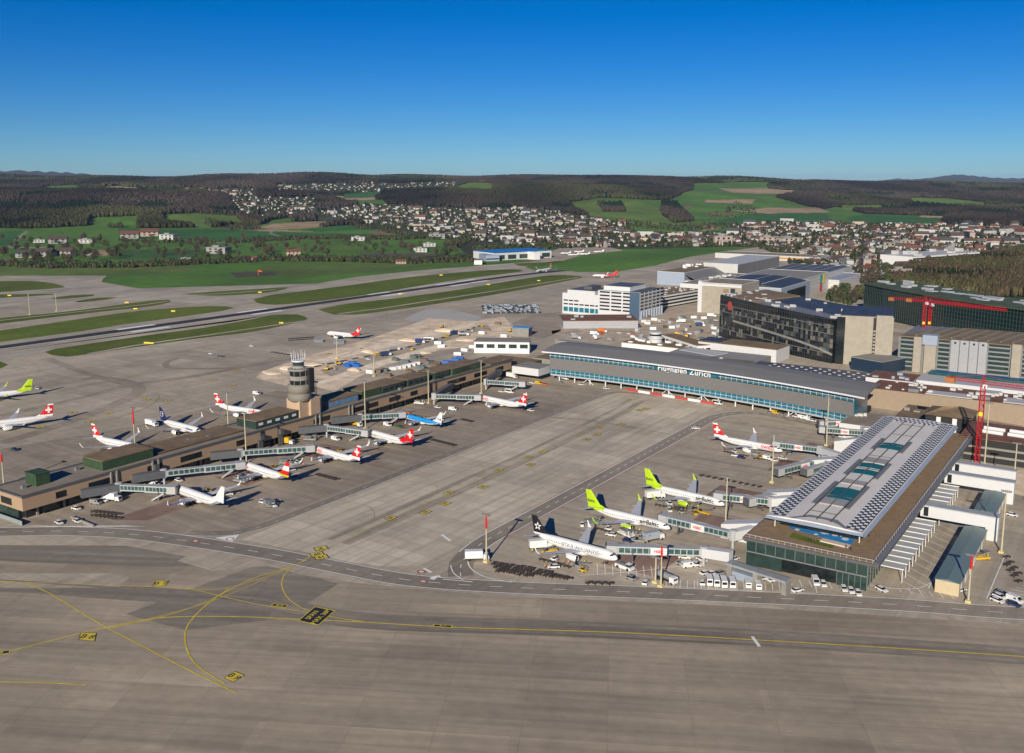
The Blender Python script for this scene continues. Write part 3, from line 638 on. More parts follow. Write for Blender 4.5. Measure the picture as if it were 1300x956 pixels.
# painted signs on the taxiways
def psign(x, y, w, h, ang, txts, dark=False, tsize=None, border=True):
    c = at(x, y); ca, sa = math.cos(ang), math.sin(ang); e = empty('painted_sign', (c[0], c[1], 0)); e['kind'] = 'structure'
    fr = MB(); fr.obox(c, ang, w/2+.35, h/2+.35, .115, .12); fr.build('border', YEL if dark else BLACKP, e)
    bd = MB(); bd.obox(c, ang, w/2, h/2, .12, .125); bd.build('panel', BLACKP if dark else YEL, e)
    for (s, ox, oy, sz) in txts:
        text_obj('lettering', s, sz, basis((c[0]+ox*ca-oy*sa, c[1]+ox*sa+oy*ca, .13), (ca, sa, 0), (-sa, ca, 0)), YEL if dark else BLACKP, e, bold=.03*sz, extrude=.004)
def qsign(bl, br, tr, tl, txts, dark=False):
    """painted panel surveyed by its four corners; text runs bl -> br"""
    B = [Vector(at(*p)) for p in (bl, br, tr, tl)]; c = sum(B, Vector((0, 0)))/4; ux = (B[1]-B[0]).normalized(); uy = (B[3]-B[0]).normalized(); uy = (uy-ux*uy.dot(ux)).normalized()
    e = empty('painted_sign', (c.x, c.y, 0)); e['kind'] = 'structure'; mb = MB(); mb.quad([(*(c+(p-c)*1.09), .118) for p in B]); mb.build('border', YEL if dark else BLACKP, e); mb = MB(); mb.quad([(*p, .124) for p in B]); mb.build('panel', BLACKP if dark else YEL, e)
    w = (B[1]-B[0]).length; h = (B[3]-B[0]).length
    for (t, fy, k) in txts:
        p = c+uy*h*fy; text_obj('lettering', t, k*h, basis((p.x, p.y, .13), (ux.x, ux.y, 0), (uy.x, uy.y, 0)), YEL if dark else BLACKP, e, bold=.03, extrude=.004)
up = R(90)
qsign((404,793.5), (424,776), (400,771), (380,788), [('SPAN', .22, .36), ('MAX 36M', -.22, .36)], True)
for (x, y, s) in ((402.5,704,'60'),(408,707.5,'61'),(407.5,696.5,'A')): psign(x, y, 4.4, 3.2, R(60), [(s,0,0,2.6)])
for (x, y, s) in ((496,658,'59'),(540,650.5,'58'),(565.5,639.5,'57'),(570,625.8,'56'),(613,618.5,'55'),(633,597.5,'54'),(674,590,'53'),(671,580.8,'52'),(690,573.5,'51'),(745,558,'50'),(758,552.3,'49'),(761,542.6,'48'),(789,539,'47'),(812,521,'46'),(820,519,'45')):
    psign(x, y, 4.2, 2.9, R(90), [(s,0,0,2.4)])
qsign((194,744.5), (209.5,744), (214.5,737.5), (198,737.5), [('B 7', 0, .75)]); qsign((100.5,812.5), (119.5,814), (122,804.5), (103,804), [('B 8', 0, .75)]); qsign((285,861), (296,866), (310,858), (298,852.8), [('B 9', 0, .75)])
psign(355, 769, 4.8, 1.5, R(20), [('36 M',0,0,1.3)], True); psign(562, 795, 5.5, 1.2, R(26), [('36 M',0,0,1.1)], True); psign(2, 829, 4, 1.6, R(52), [('B',0,0,1.4)], True)
for (x, y) in ((92,524),(186,507.5),(213,508.5),(138,524.5),(51,542),(270,482.5),(295,489),(115,535),(300,470),(418,449)): psign(x, y, 5, 3.2, R(90), [('E',0,0,2.6)])
# parking bay lines
pk = MB()
def bays(p0, p1, n, vec, w=.24):
    p0 = Vector(p0); p1 = Vector(p1); vec = Vector(vec)
    for i in range(n+1): a = p0.lerp(p1, i/n); add_strip(pk, [tuple(a), tuple(a+vec)], w, .09)
bays((-371,206),(-342,226),14,(9,4.8)); bays((-133,292),(-95,314),18,(-2.6,6.5)); bays((-122,300),(-112,305),5,(-2.6,6))
bays((-113,318),(-76,333),12,(2.6,-5)); bays((-64,345),(-64,398),8,(9,-7)); bays((-64,406),(-64,450),7,(9,-7)); bays((-37,347),(-20,380),12,(14,0)); bays((-156,290),(-136,300),8,(-5,9)); bays((-64,338),(-48,342),5,(2,-3.5))
add_strip(pk, [(-55,343),(-55,398)], .35, .09); add_strip(pk, [(-37,345),(-37,392)], .35, .09)
add_strip(pk, smooth_line([(-161,286),(-146,300),(-136,312),(-126,316),(-116,318)], 3), .3, .09); add_strip(pk, smooth_line([(-136,292),(-95,313),(-86,318),(-88,323)], 3), .25, .09)
add_strip(pk, smooth_line([(-76,334),(-66,336),(-58,341),(-55,350)], 3), .35, .09)
pk.build('parking_marking', WHITE, kind='structure')
# ============================================================ AIRCRAFT
PW = mat('aircraft white paint', (.66, .66, .66), .32, var=.03, scale=.5); PWG = mat('aircraft wing grey', (.42, .44, .47), .35, var=.06, scale=.8)
PNAVY = mat('navy paint', (.010, .018, .085), .3); PBLK = mat('gloss black paint', (.012, .012, .014), .25); PRED = mat('bright red paint', (.55, .012, .012), .3)
PLIME = mat('lime green paint', (.38, .55, .01), .35); PBLUE = mat('sky blue paint', (.015, .27, .66), .3); PGRN = mat('leaf green paint', (.22, .50, .02), .35)
PGLS = mat('cabin window glass', (.015, .018, .022), .08); PINT = mat('engine intake metal', (.55, .55, .56), .25, 1.0); PDARK = mat('dark fan', (.02, .02, .022), .5); PTYRE = mat('black rubber', (.02, .02, .02), .85)
PMETAL = mat('steel struts', (.35, .35, .36), .4, .6); PREDTXT = PRED; PGREYP = mat('belly grey paint', (.55, .56, .58), .35)
def fuse_fn(r):
    def s(t):
        if t < .15: u = t/.15; return max(.02, (1-(1-u)**2.1)**.60)
        if t > .66: u = (t-.66)/.34; return 1-.90*u**1.55
        return 1.0
    def c(t):
        if t < .15: u = 1-t/.15; return -.30*r*u**2
        if t > .66: u = (t-.66)/.34; return r*.78*(.90*u**1.55)
        return 0.0
    return s, c
def make_aircraft(kind, liv):
    L, r, span, fz, fh = {'a320': (37.6, 2.0, 34.4, 3.6, 11.8), 'a220': (38.7, 1.75, 35.1, 3.4, 11.5), 'a321': (42.0, 2.0, 34.4, 3.6, 11.8), 'e190': (35.0, 1.55, 28.7, 3.1, 10.5), 'jet': (20.0, 1.15, 19.0, 2.3, 6.6)}[kind]
    root = empty('aircraft', (0, 0, 0)); root['category'] = 'airliner' if kind != 'jet' else 'business jet'
    s, c = fuse_fn(r); N = 20
    base = liv.get('body', PW); tailm = liv.get('tail_body', base); belly = liv.get('belly', base); nosem = liv.get('nose', base); fromt = liv.get('tail_from', 2.0)
    def pt(t, a, k=1.0):   # t from nose (0) to tail (1); a angle, 0 = starboard, 90 = top
        return (L/2-t*L, math.cos(a)*r*s(t)*k*-1, fz+c(t)+math.sin(a)*r*s(t)*k)
    ts = [0,.006,.015,.03,.05,.075,.1,.125,.15,.2,.25,.3,.35,.4,.45,.5,.55,.6,.66,.7,.74,.78,.82,.86,.9,.94,.97,.99,1.0]
    mb = MB(); rings = [[pt(t, 2*math.pi*i/N) for i in range(N)] for t in ts]
    k = 0; mb.v = [p for rg in rings for p in rg]
    for j in range(len(ts)-1):
        tm = (ts[j]+ts[j+1])/2
        for i in range(N):
            am = 2*math.pi*(i+.5)/N; up_ = math.sin(am)
            m = 0
            if belly is not base and up_ < -.25: m = 2
            if tm > fromt - .07*up_: m = 1
            if tm < .055 and nosem is not base: m = 3
            mb.f.append((j*N+i, j*N+(i+1)%N, (j+1)*N+(i+1)%N, (j+1)*N+i)); mb.m.append(m)
    mb.f.append(tuple(range(N))[::-1]); mb.m.append(0); mb.f.append(tuple((len(ts)-1)*N+i for i in range(N))); mb.m.append(1 if fromt < 1 else 0)
    nwin = 30 if kind != 'jet' else 6
    for sgn in (1, -1):
        for i in range(nwin):
            t = .15+(.66/nwin)*i; w = .32/L; q = [(x, y*sgn, z) for x, y, z in (pt(t, R(4), 1.008), pt(t+w, R(4), 1.008), pt(t+w, R(18), 1.008), pt(t, R(18), 1.008))]; mb.quad(q, 4)
        for t in (.105, .83):
            w = .85/L
            for (ta, tb, aa, ab) in ((t,t+.10/L,-16,30),(t+w,t+w+.10/L,-16,30)):
                q = [(x, y*sgn, z) for x, y, z in (pt(ta, R(aa), 1.01), pt(tb, R(aa), 1.01), pt(tb, R(ab), 1.01), pt(ta, R(ab), 1.01))]; mb.quad(q, 5)
    fu = mb.build('fuselage', [base, tailm, belly, nosem, PGLS, PWG], root, True); fix_normals(fu)
    # cockpit windows, cabin windows, doors
    for sgn in (1, -1):
        mb = MB()
        for (t0, t1, a0, a1) in ((.030,.050,62,88),(.036,.058,38,60),(.047,.066,22,40)):
            q = []
            for (t, a) in ((t0,a0),(t1,a0),(t1,a1),(t0,a1)): q.append(pt(t, R(a) if sgn > 0 else math.pi-R(a), 1.035))
            mb.quad(q if sgn < 0 else q[::-1])
        mb.build('cockpit_window', PGLS, root)
    def airfoil(x, y, z, ch, th, n=5):   # closed ring in xz, leading edge at x
        up_, lo = [], []
        for i in range(n+1):
            u = i/n; yt = th*ch*5*(.2969*math.sqrt(u)-.126*u-.3516*u*u+.2843*u**3-.1015*u**4)
            up_.append((x-u*ch, y, z+yt)); lo.append((x-u*ch, y, z-yt*.6))
        return up_ + lo[-2:0:-1]
    hs_ = span/2; rx = L*.5-L*.355
    for sgn in (1, -1):
        secs = []
        for (f, ch, th) in ((0.03, .185*L, .14), (.35, .115*L, .11), (1.0, .042*L, .09)):
            y = f*hs_; x = rx - y*math.tan(R(27)); secs.append(airfoil(x, y*sgn, fz-r*.48+y*.095+(.0025*y*y), ch, th))
        mb = MB(); mb.loft(secs)
        for f in (.28, .5, .72): y = f*hs_; xx = rx-y*math.tan(R(27))-.105*L*(1-.5*f); zz = fz-r*.48+y*.095+.0025*y*y-.25; mb.tube((xx+1.5,y*sgn,zz),(xx-1.6,y*sgn,zz),.22,.08,6)
        w = mb.build('wing', liv.get('wing', PWG), root, False); fix_normals(w)
        x = rx-hs_*math.tan(R(27)); z = fz-r*.48+hs_*.095+.0025*hs_*hs_; ch = .042*L; wl_ = liv.get('winglet', PW)
        mb = MB(); hh = 2.3 if kind != 'jet' else .8
        mb.loft([[(x,hs_*sgn,z),(x-ch,hs_*sgn,z),(x-ch,(hs_+.05)*sgn,z+.08),(x,(hs_+.05)*sgn,z+.08)], [(x-1.3*hh/2.3,(hs_+.45)*sgn,z+hh*.45),(x-ch-.3,(hs_+.45)*sgn,z+hh*.45),(x-ch-.3,(hs_+.55)*sgn,z+hh*.45),(x-1.3*hh/2.3,(hs_+.55)*sgn,z+hh*.45)], [(x-2.0,(hs_+.7)*sgn,z+hh),(x-ch-.9,(hs_+.7)*sgn,z+hh),(x-ch-.9,(hs_+.78)*sgn,z+hh),(x-2.0,(hs_+.78)*sgn,z+hh)]])
        wo = mb.build('winglet', wl_, w); fix_normals(wo)
        # tailplane
        th_ = L*.17 if kind != 'jet' else L*.16; zt = fz+r*.55 if kind != 'jet' else fz+fh*.52
        secs = []
        for f, ch in ((0.05, .088*L), (1.0, .036*L)):
            y = f*th_; xx = -L*.375-y*math.tan(R(30)); secs.append(airfoil(xx, y*sgn, zt+y*.1, ch, .09, 4))
        mb = MB(); mb.loft(secs); t_ = mb.build('tailplane', liv.get('wing', PWG), root); fix_normals(t_)
        # engine
        if kind == 'jet': ex, ey, ez, er, el = -L*.20, r+.75, fz+.55, .55, 3.0
        else: ex, ey, ez, er, el = rx-hs_*.335*math.tan(R(27))+2.6, hs_*.335, fz-r*.48-1.05, 1.22 if kind != 'e190' else .95, 4.6
        mb = MB(); prof = [(er*.78, 0.0), (er*.97, -.12), (er*1.05, -.9), (er*1.02, -2.2), (er*.80, -3.6*el/4.6), (er*.55, -el)]
        n = 16; rg = []
        for rr, dx in prof: rg.append([(ex+dx, ey*sgn+rr*math.cos(2*math.pi*i/n), ez+rr*math.sin(2*math.pi*i/n)) for i in range(n)])
        mb.loft(rg, cap=False); e_ = mb.build('engine', liv.get('engine', PW), root, True); fix_normals(e_)
        mb = MB(); mb.tube((ex-.35, ey*sgn, ez), (ex-.4, ey*sgn, ez), er*.8, n=16); mb.tube((ex-.1, ey*sgn, ez), (ex-.5, ey*sgn, ez), .05, er*.3, n=8); mb.build('fan', PDARK, e_); mb = MB(); mb.tube((ex-el+.4, ey*sgn, ez),(ex-el-.5, ey*sgn, ez), er*.42, er*.18, n=10); mb.build('exhaust_cone', PDARK, e_)
        mb = MB(); mb.loft([[(ex+dx+.12*math.cos(0), ey*sgn+rr*math.cos(2*math.pi*i/n), ez+rr*math.sin(2*math.pi*i/n)) for i in range(n)] for rr, dx in ((er*.8,.0),(er*.93,.03),(er*1.01,-.28))], cap=False); mb.build('intake_lip', PINT, e_, True)
        if kind != 'jet':
            mb = MB(); mb.loft([[(ex-1.0,ey*sgn-.15,ez+er*.9),(ex-1.0,ey*sgn+.15,ez+er*.9),(ex-.8,ey*sgn+.15,ez+er*1.0),(ex-.8,ey*sgn-.15,ez+er*1.0)], [(ex-el-.6,ey*sgn-.15,ez+er*.3),(ex-el-.6,ey*sgn+.15,ez+er*.3),(ex-el-.3,ey*sgn+.15,ez+er+.6),(ex-el-.3,ey*sgn-.15,ez+er+.6)]]); mb.build('pylon', PWG, e_)
        # main gear
        mb = MB(); gx = rx-.10*L; mb.tube((gx, 3.4*sgn*(r/2), 1.0), (gx, 3.6*sgn*(r/2), fz-r*.6), .17); 
        for q in (-.35, .35): mb.tube((gx, 3.4*sgn*(r/2)+q-.18, .58), (gx, 3.4*sgn*(r/2)+q+.18, .58), .58, n=12, mi=1)
        mb.build('main_gear', [PMETAL, PTYRE], root)
    mb = MB(); gx = L/2-.125*L; mb.tube((gx, 0, .6), (gx, 0, fz-r*.8), .12)
    for q in (-.28, .28): mb.tube((gx, q-.12, .4), (gx, q+.12, .4), .4, n=10, mi=1)
    mb.build('nose_gear', [PMETAL, PTYRE], root)
    mb = MB(); mb.loft([[(rx+1.5,-.6,fz-r*.9),(rx+1.5,.6,fz-r*.9),(rx+1.5,.6,fz-r*.8),(rx+1.5,-.6,fz-r*.8)], [(rx-1,-r*.85,fz-r*1.12),(rx-1,r*.85,fz-r*1.12),(rx-1,r*.95,fz-r*.4),(rx-1,-r*.95,fz-r*.4)], [(rx-7,-r*.85,fz-r*1.12),(rx-7,r*.85,fz-r*1.12),(rx-7,r*.95,fz-r*.4),(rx-7,-r*.95,fz-r*.4)], [(rx-9.5,-.5,fz-r*.95),(rx-9.5,.5,fz-r*.95),(rx-9.5,.5,fz-r*.8),(rx-9.5,-.5,fz-r*.8)]])
    bf = mb.build('belly_fairing', PGREYP if belly is base else belly, root, True); fix_normals(bf)
    # fin
    x0 = -L*.315; zb = fz+r*.72; top = fh
    def finring(f):
        z = zb+(top-zb)*f; xl = x0-(top-zb)*f*.82; ch = (.178*L)*(1-f)+(.066*L)*f; t = .22*(1-f)+.09
        if kind == 'jet': pass
        return [(xl, 0, z), (xl-ch*.3, t, z), (xl-ch, .02, z), (xl-ch, -.02, z), (xl-ch*.3, -t, z)]
    fin_m = liv.get('fin', PW); split = liv.get('fin_split')   # list of (f, material)
    bands = split or [(1.0, fin_m)]; mats_ = [m for _, m in bands]; mb = MB(); f0 = -.12
    for k_, (f1, m) in enumerate(bands): mb.loft([finring(f0), finring((f0+f1)/2), finring(f1)], mi=k_, cap=(k_ == len(bands)-1)); f0 = f1
    mb.loft([[(x0+L*.055,-.04,zb+.05),(x0+L*.055,.04,zb+.05),(x0+L*.055,.04,zb+.1),(x0+L*.055,-.04,zb+.1)], [(x0-.8,-.14,zb-.1),(x0-.8,.14,zb-.1),(x0-.8,.05,zb+1.35),(x0-.8,-.05,zb+1.35)]], mi=0)
    fin = mb.build('tail_fin', mats_, root); fix_normals(fin)
    fc = (x0-(top-zb)*.5*.82-(.178*L*.5+.066*L*.5)*.52, zb+(top-zb)*.5)
    for sgn in (1, -1):
        yy = .26*sgn
        em = liv.get('emblem')
        if em == 'cross':
            mb = MB(); a = 1.75; b = .55
            for (hx, hz) in ((a, b), (b, a)):
                q = [(fc[0]-hx,yy+.004*sgn*(hx>hz),fc[1]-hz),(fc[0]+hx,yy+.004*sgn*(hx>hz),fc[1]-hz),(fc[0]+hx,yy+.004*sgn*(hx>hz),fc[1]+hz),(fc[0]-hx,yy+.004*sgn*(hx>hz),fc[1]+hz)]; mb.quad(q[::-1] if sgn > 0 else q)
            mb.build('cross_emblem', PW, fin)
        if em == 'star':
            mb = MB()
            for k_ in range(5):
                a = R(90+72*k_); q = []
                for (rr, da) in ((1.75, 0), (.85, .52), (.35, 0), (.85, -.52)): q.append((fc[0]+.3+rr*math.cos(a+da)*-sgn, yy, fc[1]-.6+rr*math.sin(a+da)))
                mb.quad(q)
            mb.build('star_emblem', PW, fin)
        if em == 'crane':
            mb = MB(); n = 20
            for i in range(n):
                t0, t1 = 2*math.pi*i/n, 2*math.pi*(i+1)/n; q = [(fc[0]+rr*math.cos(t), yy, fc[1]-.3+rr*math.sin(t)) for rr, t in ((1.5,t0),(1.5,t1),(1.28,t1),(1.28,t0))]; mb.quad(q)
            q = [(fc[0]-1.0*sgn, yy, fc[1]-.9), (fc[0]+1.0, yy, fc[1]+.5), (fc[0]+.2, yy, fc[1]+.1), (fc[0]-.4, yy, fc[1]+.6)]; mb.quad(q); mb.build('emblem', PW, fin)
        if em and em.startswith('txt:'):
            _, st, sz, mm = em.split(':'); text_obj('lettering', st, float(sz), basis((fc[0]+.1, yy, fc[1]-1.1), (-sgn, 0, 0), (0, 0, 1)), MATS[mm], fin, bold=.02)
        for (st, sz, t, mm, ang) in liv.get('titles', []):
            a = R(ang); x, y, z = pt(t, a, 1.0); y = abs(y)*sgn
            # lettering is wrapped on to the curve of the hull
            mtx = Matrix.Translation((x, 0, 0)); me = cut_mesh(text_mesh(st, sz, 0.0, 'CENTER', .028*sz, 1.05)); me.materials.append(MATS[mm])
            for v in me.vertices:
                aa = a + v.co.y/r; rr = (r+.02)*s(t); xx = x - sgn*v.co.x; tt = (L/2-xx)/L; rr = (r*s(tt)+.05)
                v.co = (xx, sgn*rr*math.cos(aa), fz+c(tt)+rr*math.sin(aa))
            o = bpy.data.objects.new('lettering', me); COL.objects.link(o); setp(o, root)
    root['_L'] = L; return root
def cut_mesh(me):
    bm = bmesh.new(); bm.from_mesh(me)
    for k in range(-5, 6): bmesh.ops.bisect_plane(bm, geom=bm.verts[:]+bm.edges[:]+bm.faces[:], plane_co=(0, k*.3, 0), plane_no=(0, 1, 0))
    bm.to_mesh(me); bm.free(); return me
def park(root, nose, tail, label, group=None, z=0.0):
    """nose and tail given as surveyed pixels of the photograph"""
    n = Vector(at(nose[0], nose[1], 3.2)); t = Vector(at(tail[0], tail[1], 4.6)); d = (n-t).normalized(); L = root['_L']
    ctr = n-d*L/2; root.location = (ctr.x, ctr.y, z); root.rotation_euler = (0, 0, math.atan2(d.y, d.x)); root['label'] = label
    if group: root['group'] = group
    del root['_L']
    return {'nose': n, 'dir': d, 'left': Vector((-d.y, d.x)), 'L': L, 'ctr': ctr}
mat('title red', (.62, .012, .012), .4); mat('title dark', (.02, .025, .03), .4); mat('title grey', (.30, .31, .33), .4); mat('title white', (.8, .8, .8), .4); mat('title green', (.25,.5,.02), .4); mat('title blue', (.01, .05, .3), .4)
SWISS = dict(fin=PRED, emblem='cross', titles=[('SWISS', 2.3, .20, 'title red', 8)], fin_split=[(.12, PW), (.88, PRED), (1.0, PW)])
BALT = dict(fin=PLIME, tail_from=.83, tail_body=PLIME, engine=PLIME, winglet=PLIME, emblem='txt:Baltic:1.7:title dark', titles=[('airBaltic', 2.5, .22, 'title dark', 12)])
STAR = dict(fin=PBLK, emblem='star', titles=[('STAR ALLIANCE', 2.2, .40, 'title grey', 8)])
PL = {}
PL['star'] = park(make_aircraft('a320', STAR), (784,709), (681,677), 'white airliner with a black tail fin and large grey lettering along its side', 'airliners at the right pier')
PL['bal1'] = park(make_aircraft('a220', BALT), (851,670), (750,642), 'white airliner with lime green tail and engines, next behind the black-tailed one', 'airliners at the right pier')
PL['bal2'] = park(make_aircraft('a220', BALT), (920,640), (822,614), 'lime green tailed airliner farther from the front, the second of the two', 'airliners at the right pier')
PL['swB'] = park(make_aircraft('a220', SWISS), (993.5,572), (908.5,553), 'white airliner with red cross tail, alone on the right side of the open apron', 'airliners at the right pier')
PL['wh'] = park(make_aircraft('a320', dict(fin=PW)), (222,620), (292,641.5), 'all white airliner without any lettering at the near end of the left pier', 'airliners along the left pier')
PL['tap'] = park(make_aircraft('a320', dict(fin_split=[(.35, PRED), (.7, PW), (1.0, PRED)], fin=PRED, tail_from=.90, tail_body=PLIME, nose=PGRN, titles=[('TAP', 2.0, .17, 'title red', 5)])), (307,590), (360,604), 'white airliner with green nose and red and green tail at the left pier', 'airliners along the left pier')
PL['swm'] = park(make_aircraft('a220', SWISS), (394.6,568.7), (450.4,581.4), 'white airliner with red cross tail beside the green-nosed one', 'airliners along the left pier')
PL['red'] = park(make_aircraft('a320', dict(fin=PRED, emblem='cross', tail_from=.80, tail_body=PRED, titles=[('edelweiss', 1.6, .20, 'title grey', 8)])), (465.4,549), (524.7,562), 'white airliner whose whole rear body is red, in front of the blue one', 'airliners along the left pier')
PL['klm'] = park(make_aircraft('e190', dict(body=PBLUE, belly=PW, fin=PW, winglet=PW, engine=PW, emblem='txt:KLM:1.5:title blue', titles=[('KLM', 1.6, .16, 'title white', 22)])), (510,526.6), (561.5,537), 'small light blue airliner with a white belly and tail', 'airliners along the left pier')
PL['swr'] = park(make_aircraft('a321', SWISS), (605.4,504.6), (670,515.4), 'long white airliner with red cross tail, the farthest one at the left pier', 'airliners along the left pier')
PL['swl'] = park(make_aircraft('a320', SWISS), (180,570), (123,555.4), 'red cross tailed airliner half hidden behind the near green roof box', 'airliners behind the left pier')
PL['luf'] = park(make_aircraft('a320', dict(fin=PNAVY, tail_from=.88, tail_body=PNAVY, emblem='crane', titles=[('Lufthansa', 1.7, .22, 'title blue', 12)])), (255.4,548.5), (206,533), 'white airliner with a navy blue tail behind the left pier', 'airliners behind the left pier')
PL['sw3'] = park(make_aircraft('a220', SWISS), (336,525), (284,514.6), 'red cross tailed airliner just left of the control tower', 'airliners behind the left pier')
park(make_aircraft('a321', SWISS), (-37,543), (39,531), 'red cross tailed airliner cut by the left edge, taxiing', 'airliners on the far apron')
park(make_aircraft('a220', BALT), (-46,505), (12,497), 'lime green tailed airliner at the left edge of the far apron', 'airliners on the far apron')
park(make_aircraft('a320', dict(fin=PRED, emblem='cross', tail_from=.80, tail_body=PRED)), (415,423), (457.5,425.5), 'red-tailed airliner parked alone on the remote apron by stairs and dollies', 'airliners on the far apron')
park(make_aircraft('a220', SWISS), (681,344), (703,340), 'red-tailed airliner rolling along the runway', 'airliners on the far apron')
park(make_aircraft('e190', dict(fin=PRED, tail_from=.55, tail_body=PRED)), (752,349.5), (770,348.5), 'small airliner whose rear half is red, on the taxiway near the far hangars', 'airliners on the far apron')
bj = make_aircraft('jet', dict(fin=PW)); bj_used = {}
for k, (x, y, a, lb) in enumerate([(718,323,200,'small white jet nearest the blue-roofed hangar'),(728,325,215,'small white jet second from the blue-roofed hangar'),(735,321,190,'small white jet in the middle of the far jet apron, rear row'),(742,324,205,'small white jet in the middle of the far jet apron, front row'),(760,321,220,'small white jet standing apart at the right end of the far jet apron')]):
    c = at(x, y); o = place(bj, bj_used, c[0], c[1], R(a), lb, 'small jets on the far apron')
    if '_L' in o: del o['_L']
# ============================================================ BUILDINGS
def onx(X, px, py):
    d = ray(px, py); t = X/d[0]; return d[1]*t, CAMH+d[2]*t
def ony(Y, px, py):
    d = ray(px, py); t = Y/d[1]; return d[0]*t, CAMH+d[2]*t
def zf(X, Y, py):
    lo, hi = -40, 139
    for _ in range(40):
        m = (lo+hi)/2
        if project(X, Y, m)[1] > py: lo = m
        else: hi = m
    return lo
BEIGE = mat('beige wall panels', (.34, .235, .15), .8, var=.08, scale=.6, stretch=(1, .15, 3)); BEIGE2 = mat('pale concrete', (.30, .27, .22), .85, var=.12, scale=.25)
GREYC = mat('grey concrete', (.22, .21, .19), .85, var=.15, scale=.3); DGREY = mat('dark grey metal', (.085, .088, .092), .5, var=.12, scale=.4); MGREY = mat('mid grey metal', (.17, .175, .18), .5, var=.1, scale=.3)
GRAVEL = mat('brown gravel roof', (.175, .120, .070), .95, var=.35, scale=.12); GRAVELL = mat('pale gravel roof', (.22, .19, .15), .95, var=.2, scale=.1); REDROOF = mat('red brown planted roof', (.15, .065, .04), .95, var=.35, scale=.2)
GREENW = mat('green louvre panels', (.030, .062, .028), .6, var=.3, scale=.5); GREENG = mat('green glazing', (.026, .046, .042), .12, var=.3, scale=.3); DGLASS = mat('dark glazing', (.012, .016, .018), .15, var=.5, scale=.3)
TEALG = mat('teal glazing', (.012, .13, .20), .12, var=.35, scale=.35); WHITEW = mat('white wall', (.52, .53, .54), .6, var=.04, scale=.3); WHITER = mat('white roof sheet', (.46, .46, .45), .5, var=.07, scale=.15)
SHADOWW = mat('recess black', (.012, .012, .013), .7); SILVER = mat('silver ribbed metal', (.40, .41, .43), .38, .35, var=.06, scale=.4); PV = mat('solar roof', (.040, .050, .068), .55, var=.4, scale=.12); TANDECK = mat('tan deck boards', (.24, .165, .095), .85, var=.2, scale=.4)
BLUEP = mat('blue container paint', (.015, .11, .42), .5, var=.2, scale=.5); ROOFG = mat('zinc roof', (.165, .165, .165), .75, 0, var=.12, scale=.12, stretch=(.15, 1, 1)); LOUV = mat('louvre slats', (.17, .17, .17), .5, .2, var=.06, scale=.3); BLUEG = mat('pale blue grey sheet', (.27, .32, .40), .45, var=.06, scale=.2)
STEELW = mat('white steel', (.60, .62, .64), .4)
def add_windows_x(root, X, rects, m=DGLASS, name='window'):
    for (y0, y1, z0, z1) in rects: mb = MB(); mb.box(X-.1, X+.12, min(y0,y1), max(y0,y1), z0, z1); mb.build(name, m, root)
# ---------------- left pier
pa = empty('pier_building', (-388, 390, 0), label='long low beige pier with green roof boxes and dark window strips, left of the apron', cat='terminal pier')
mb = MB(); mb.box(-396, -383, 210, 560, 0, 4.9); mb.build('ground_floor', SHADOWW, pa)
mb = MB()
for y in np.arange(214, 560, 12): mb.box(-382.6, -381.9, y, y+.9, 0, 4.9)
build_boxes(mb, 'column', GREYC, pa)
mb = MB()
for y in np.arange(216, 552, 12): mb.box(-383, -382.7, y+1, y+8.5, .3, 3.4)
build_boxes(mb, 'bay_door', GREENG, pa)
mb = MB(); mb.box(-401, -378, 206, 568, 4.9, 10.7); mb.build('upper_storey', BEIGE, pa)
mb = MB(); mb.box(-400.4, -378.5, 206.5, 567.5, 10.7, 10.95); mb.build('roof', GRAVELL, pa)
mb = MB(); mb.box(-378.5, -377.7, 205.8, 568.2, 10.5, 11.5); mb.box(-401.4, -400.4, 205.8, 568.2, 10.7, 11.4); mb.box(-400.4, -378.5, 205.7, 206.5, 10.7, 11.3); mb.build('parapet', DGREY, pa)
WR = []
for a, b, y in ((70.5,84,625),(112,144,611),(187,206,594),(229,256,581),(300,311,561),(398,419,534),(449,480,519),(494,508,508),(521,530,501),(568,591,486),(602,618,478),(629,639,470),(649,656,466)):
    y0 = onx(-378, a, y)[0]; y1 = onx(-378, b, y)[0]; WR.append((y0, y1, 6.3, 9.0))
add_windows_x(pa, -378, WR)
mb = MB(); mb.box(-394, -386, 205.85, 206.1, 6.0, 8.9); mb.build('window', DGLASS, pa)
mb = MB()
for px, w in ((141, 2.2), (195, 2.4), (404, 2.6), (446, 2.2)): y = onx(-378, px, 560)[0]; mb.box(-378.4, -377.3, y-w/2-.7, y-w/2, 0, 11.3); mb.box(-378.4, -377.3, y+w/2, y+w/2+.7, 0, 11.3)
build_boxes(mb, 'stair_shaft', GREYC, pa)
mb = MB()
for px in (332, 547, 193, 466): y = onx(-378, px, 545)[0]; mb.box(-378.2, -377.5, y-.9, y+.9, 4.9, 10.8)
build_boxes(mb, 'recess_slot', SHADOWW, pa)
mb = MB()
for x in (-399, -385): mb.box(x, x+.5, 207.5, 215, 0, 4.9)
mb.box(-400, -384, 207.2, 207.6, 0.3, 4.2, 0); mb.build('end_glazing', GREENG, pa)
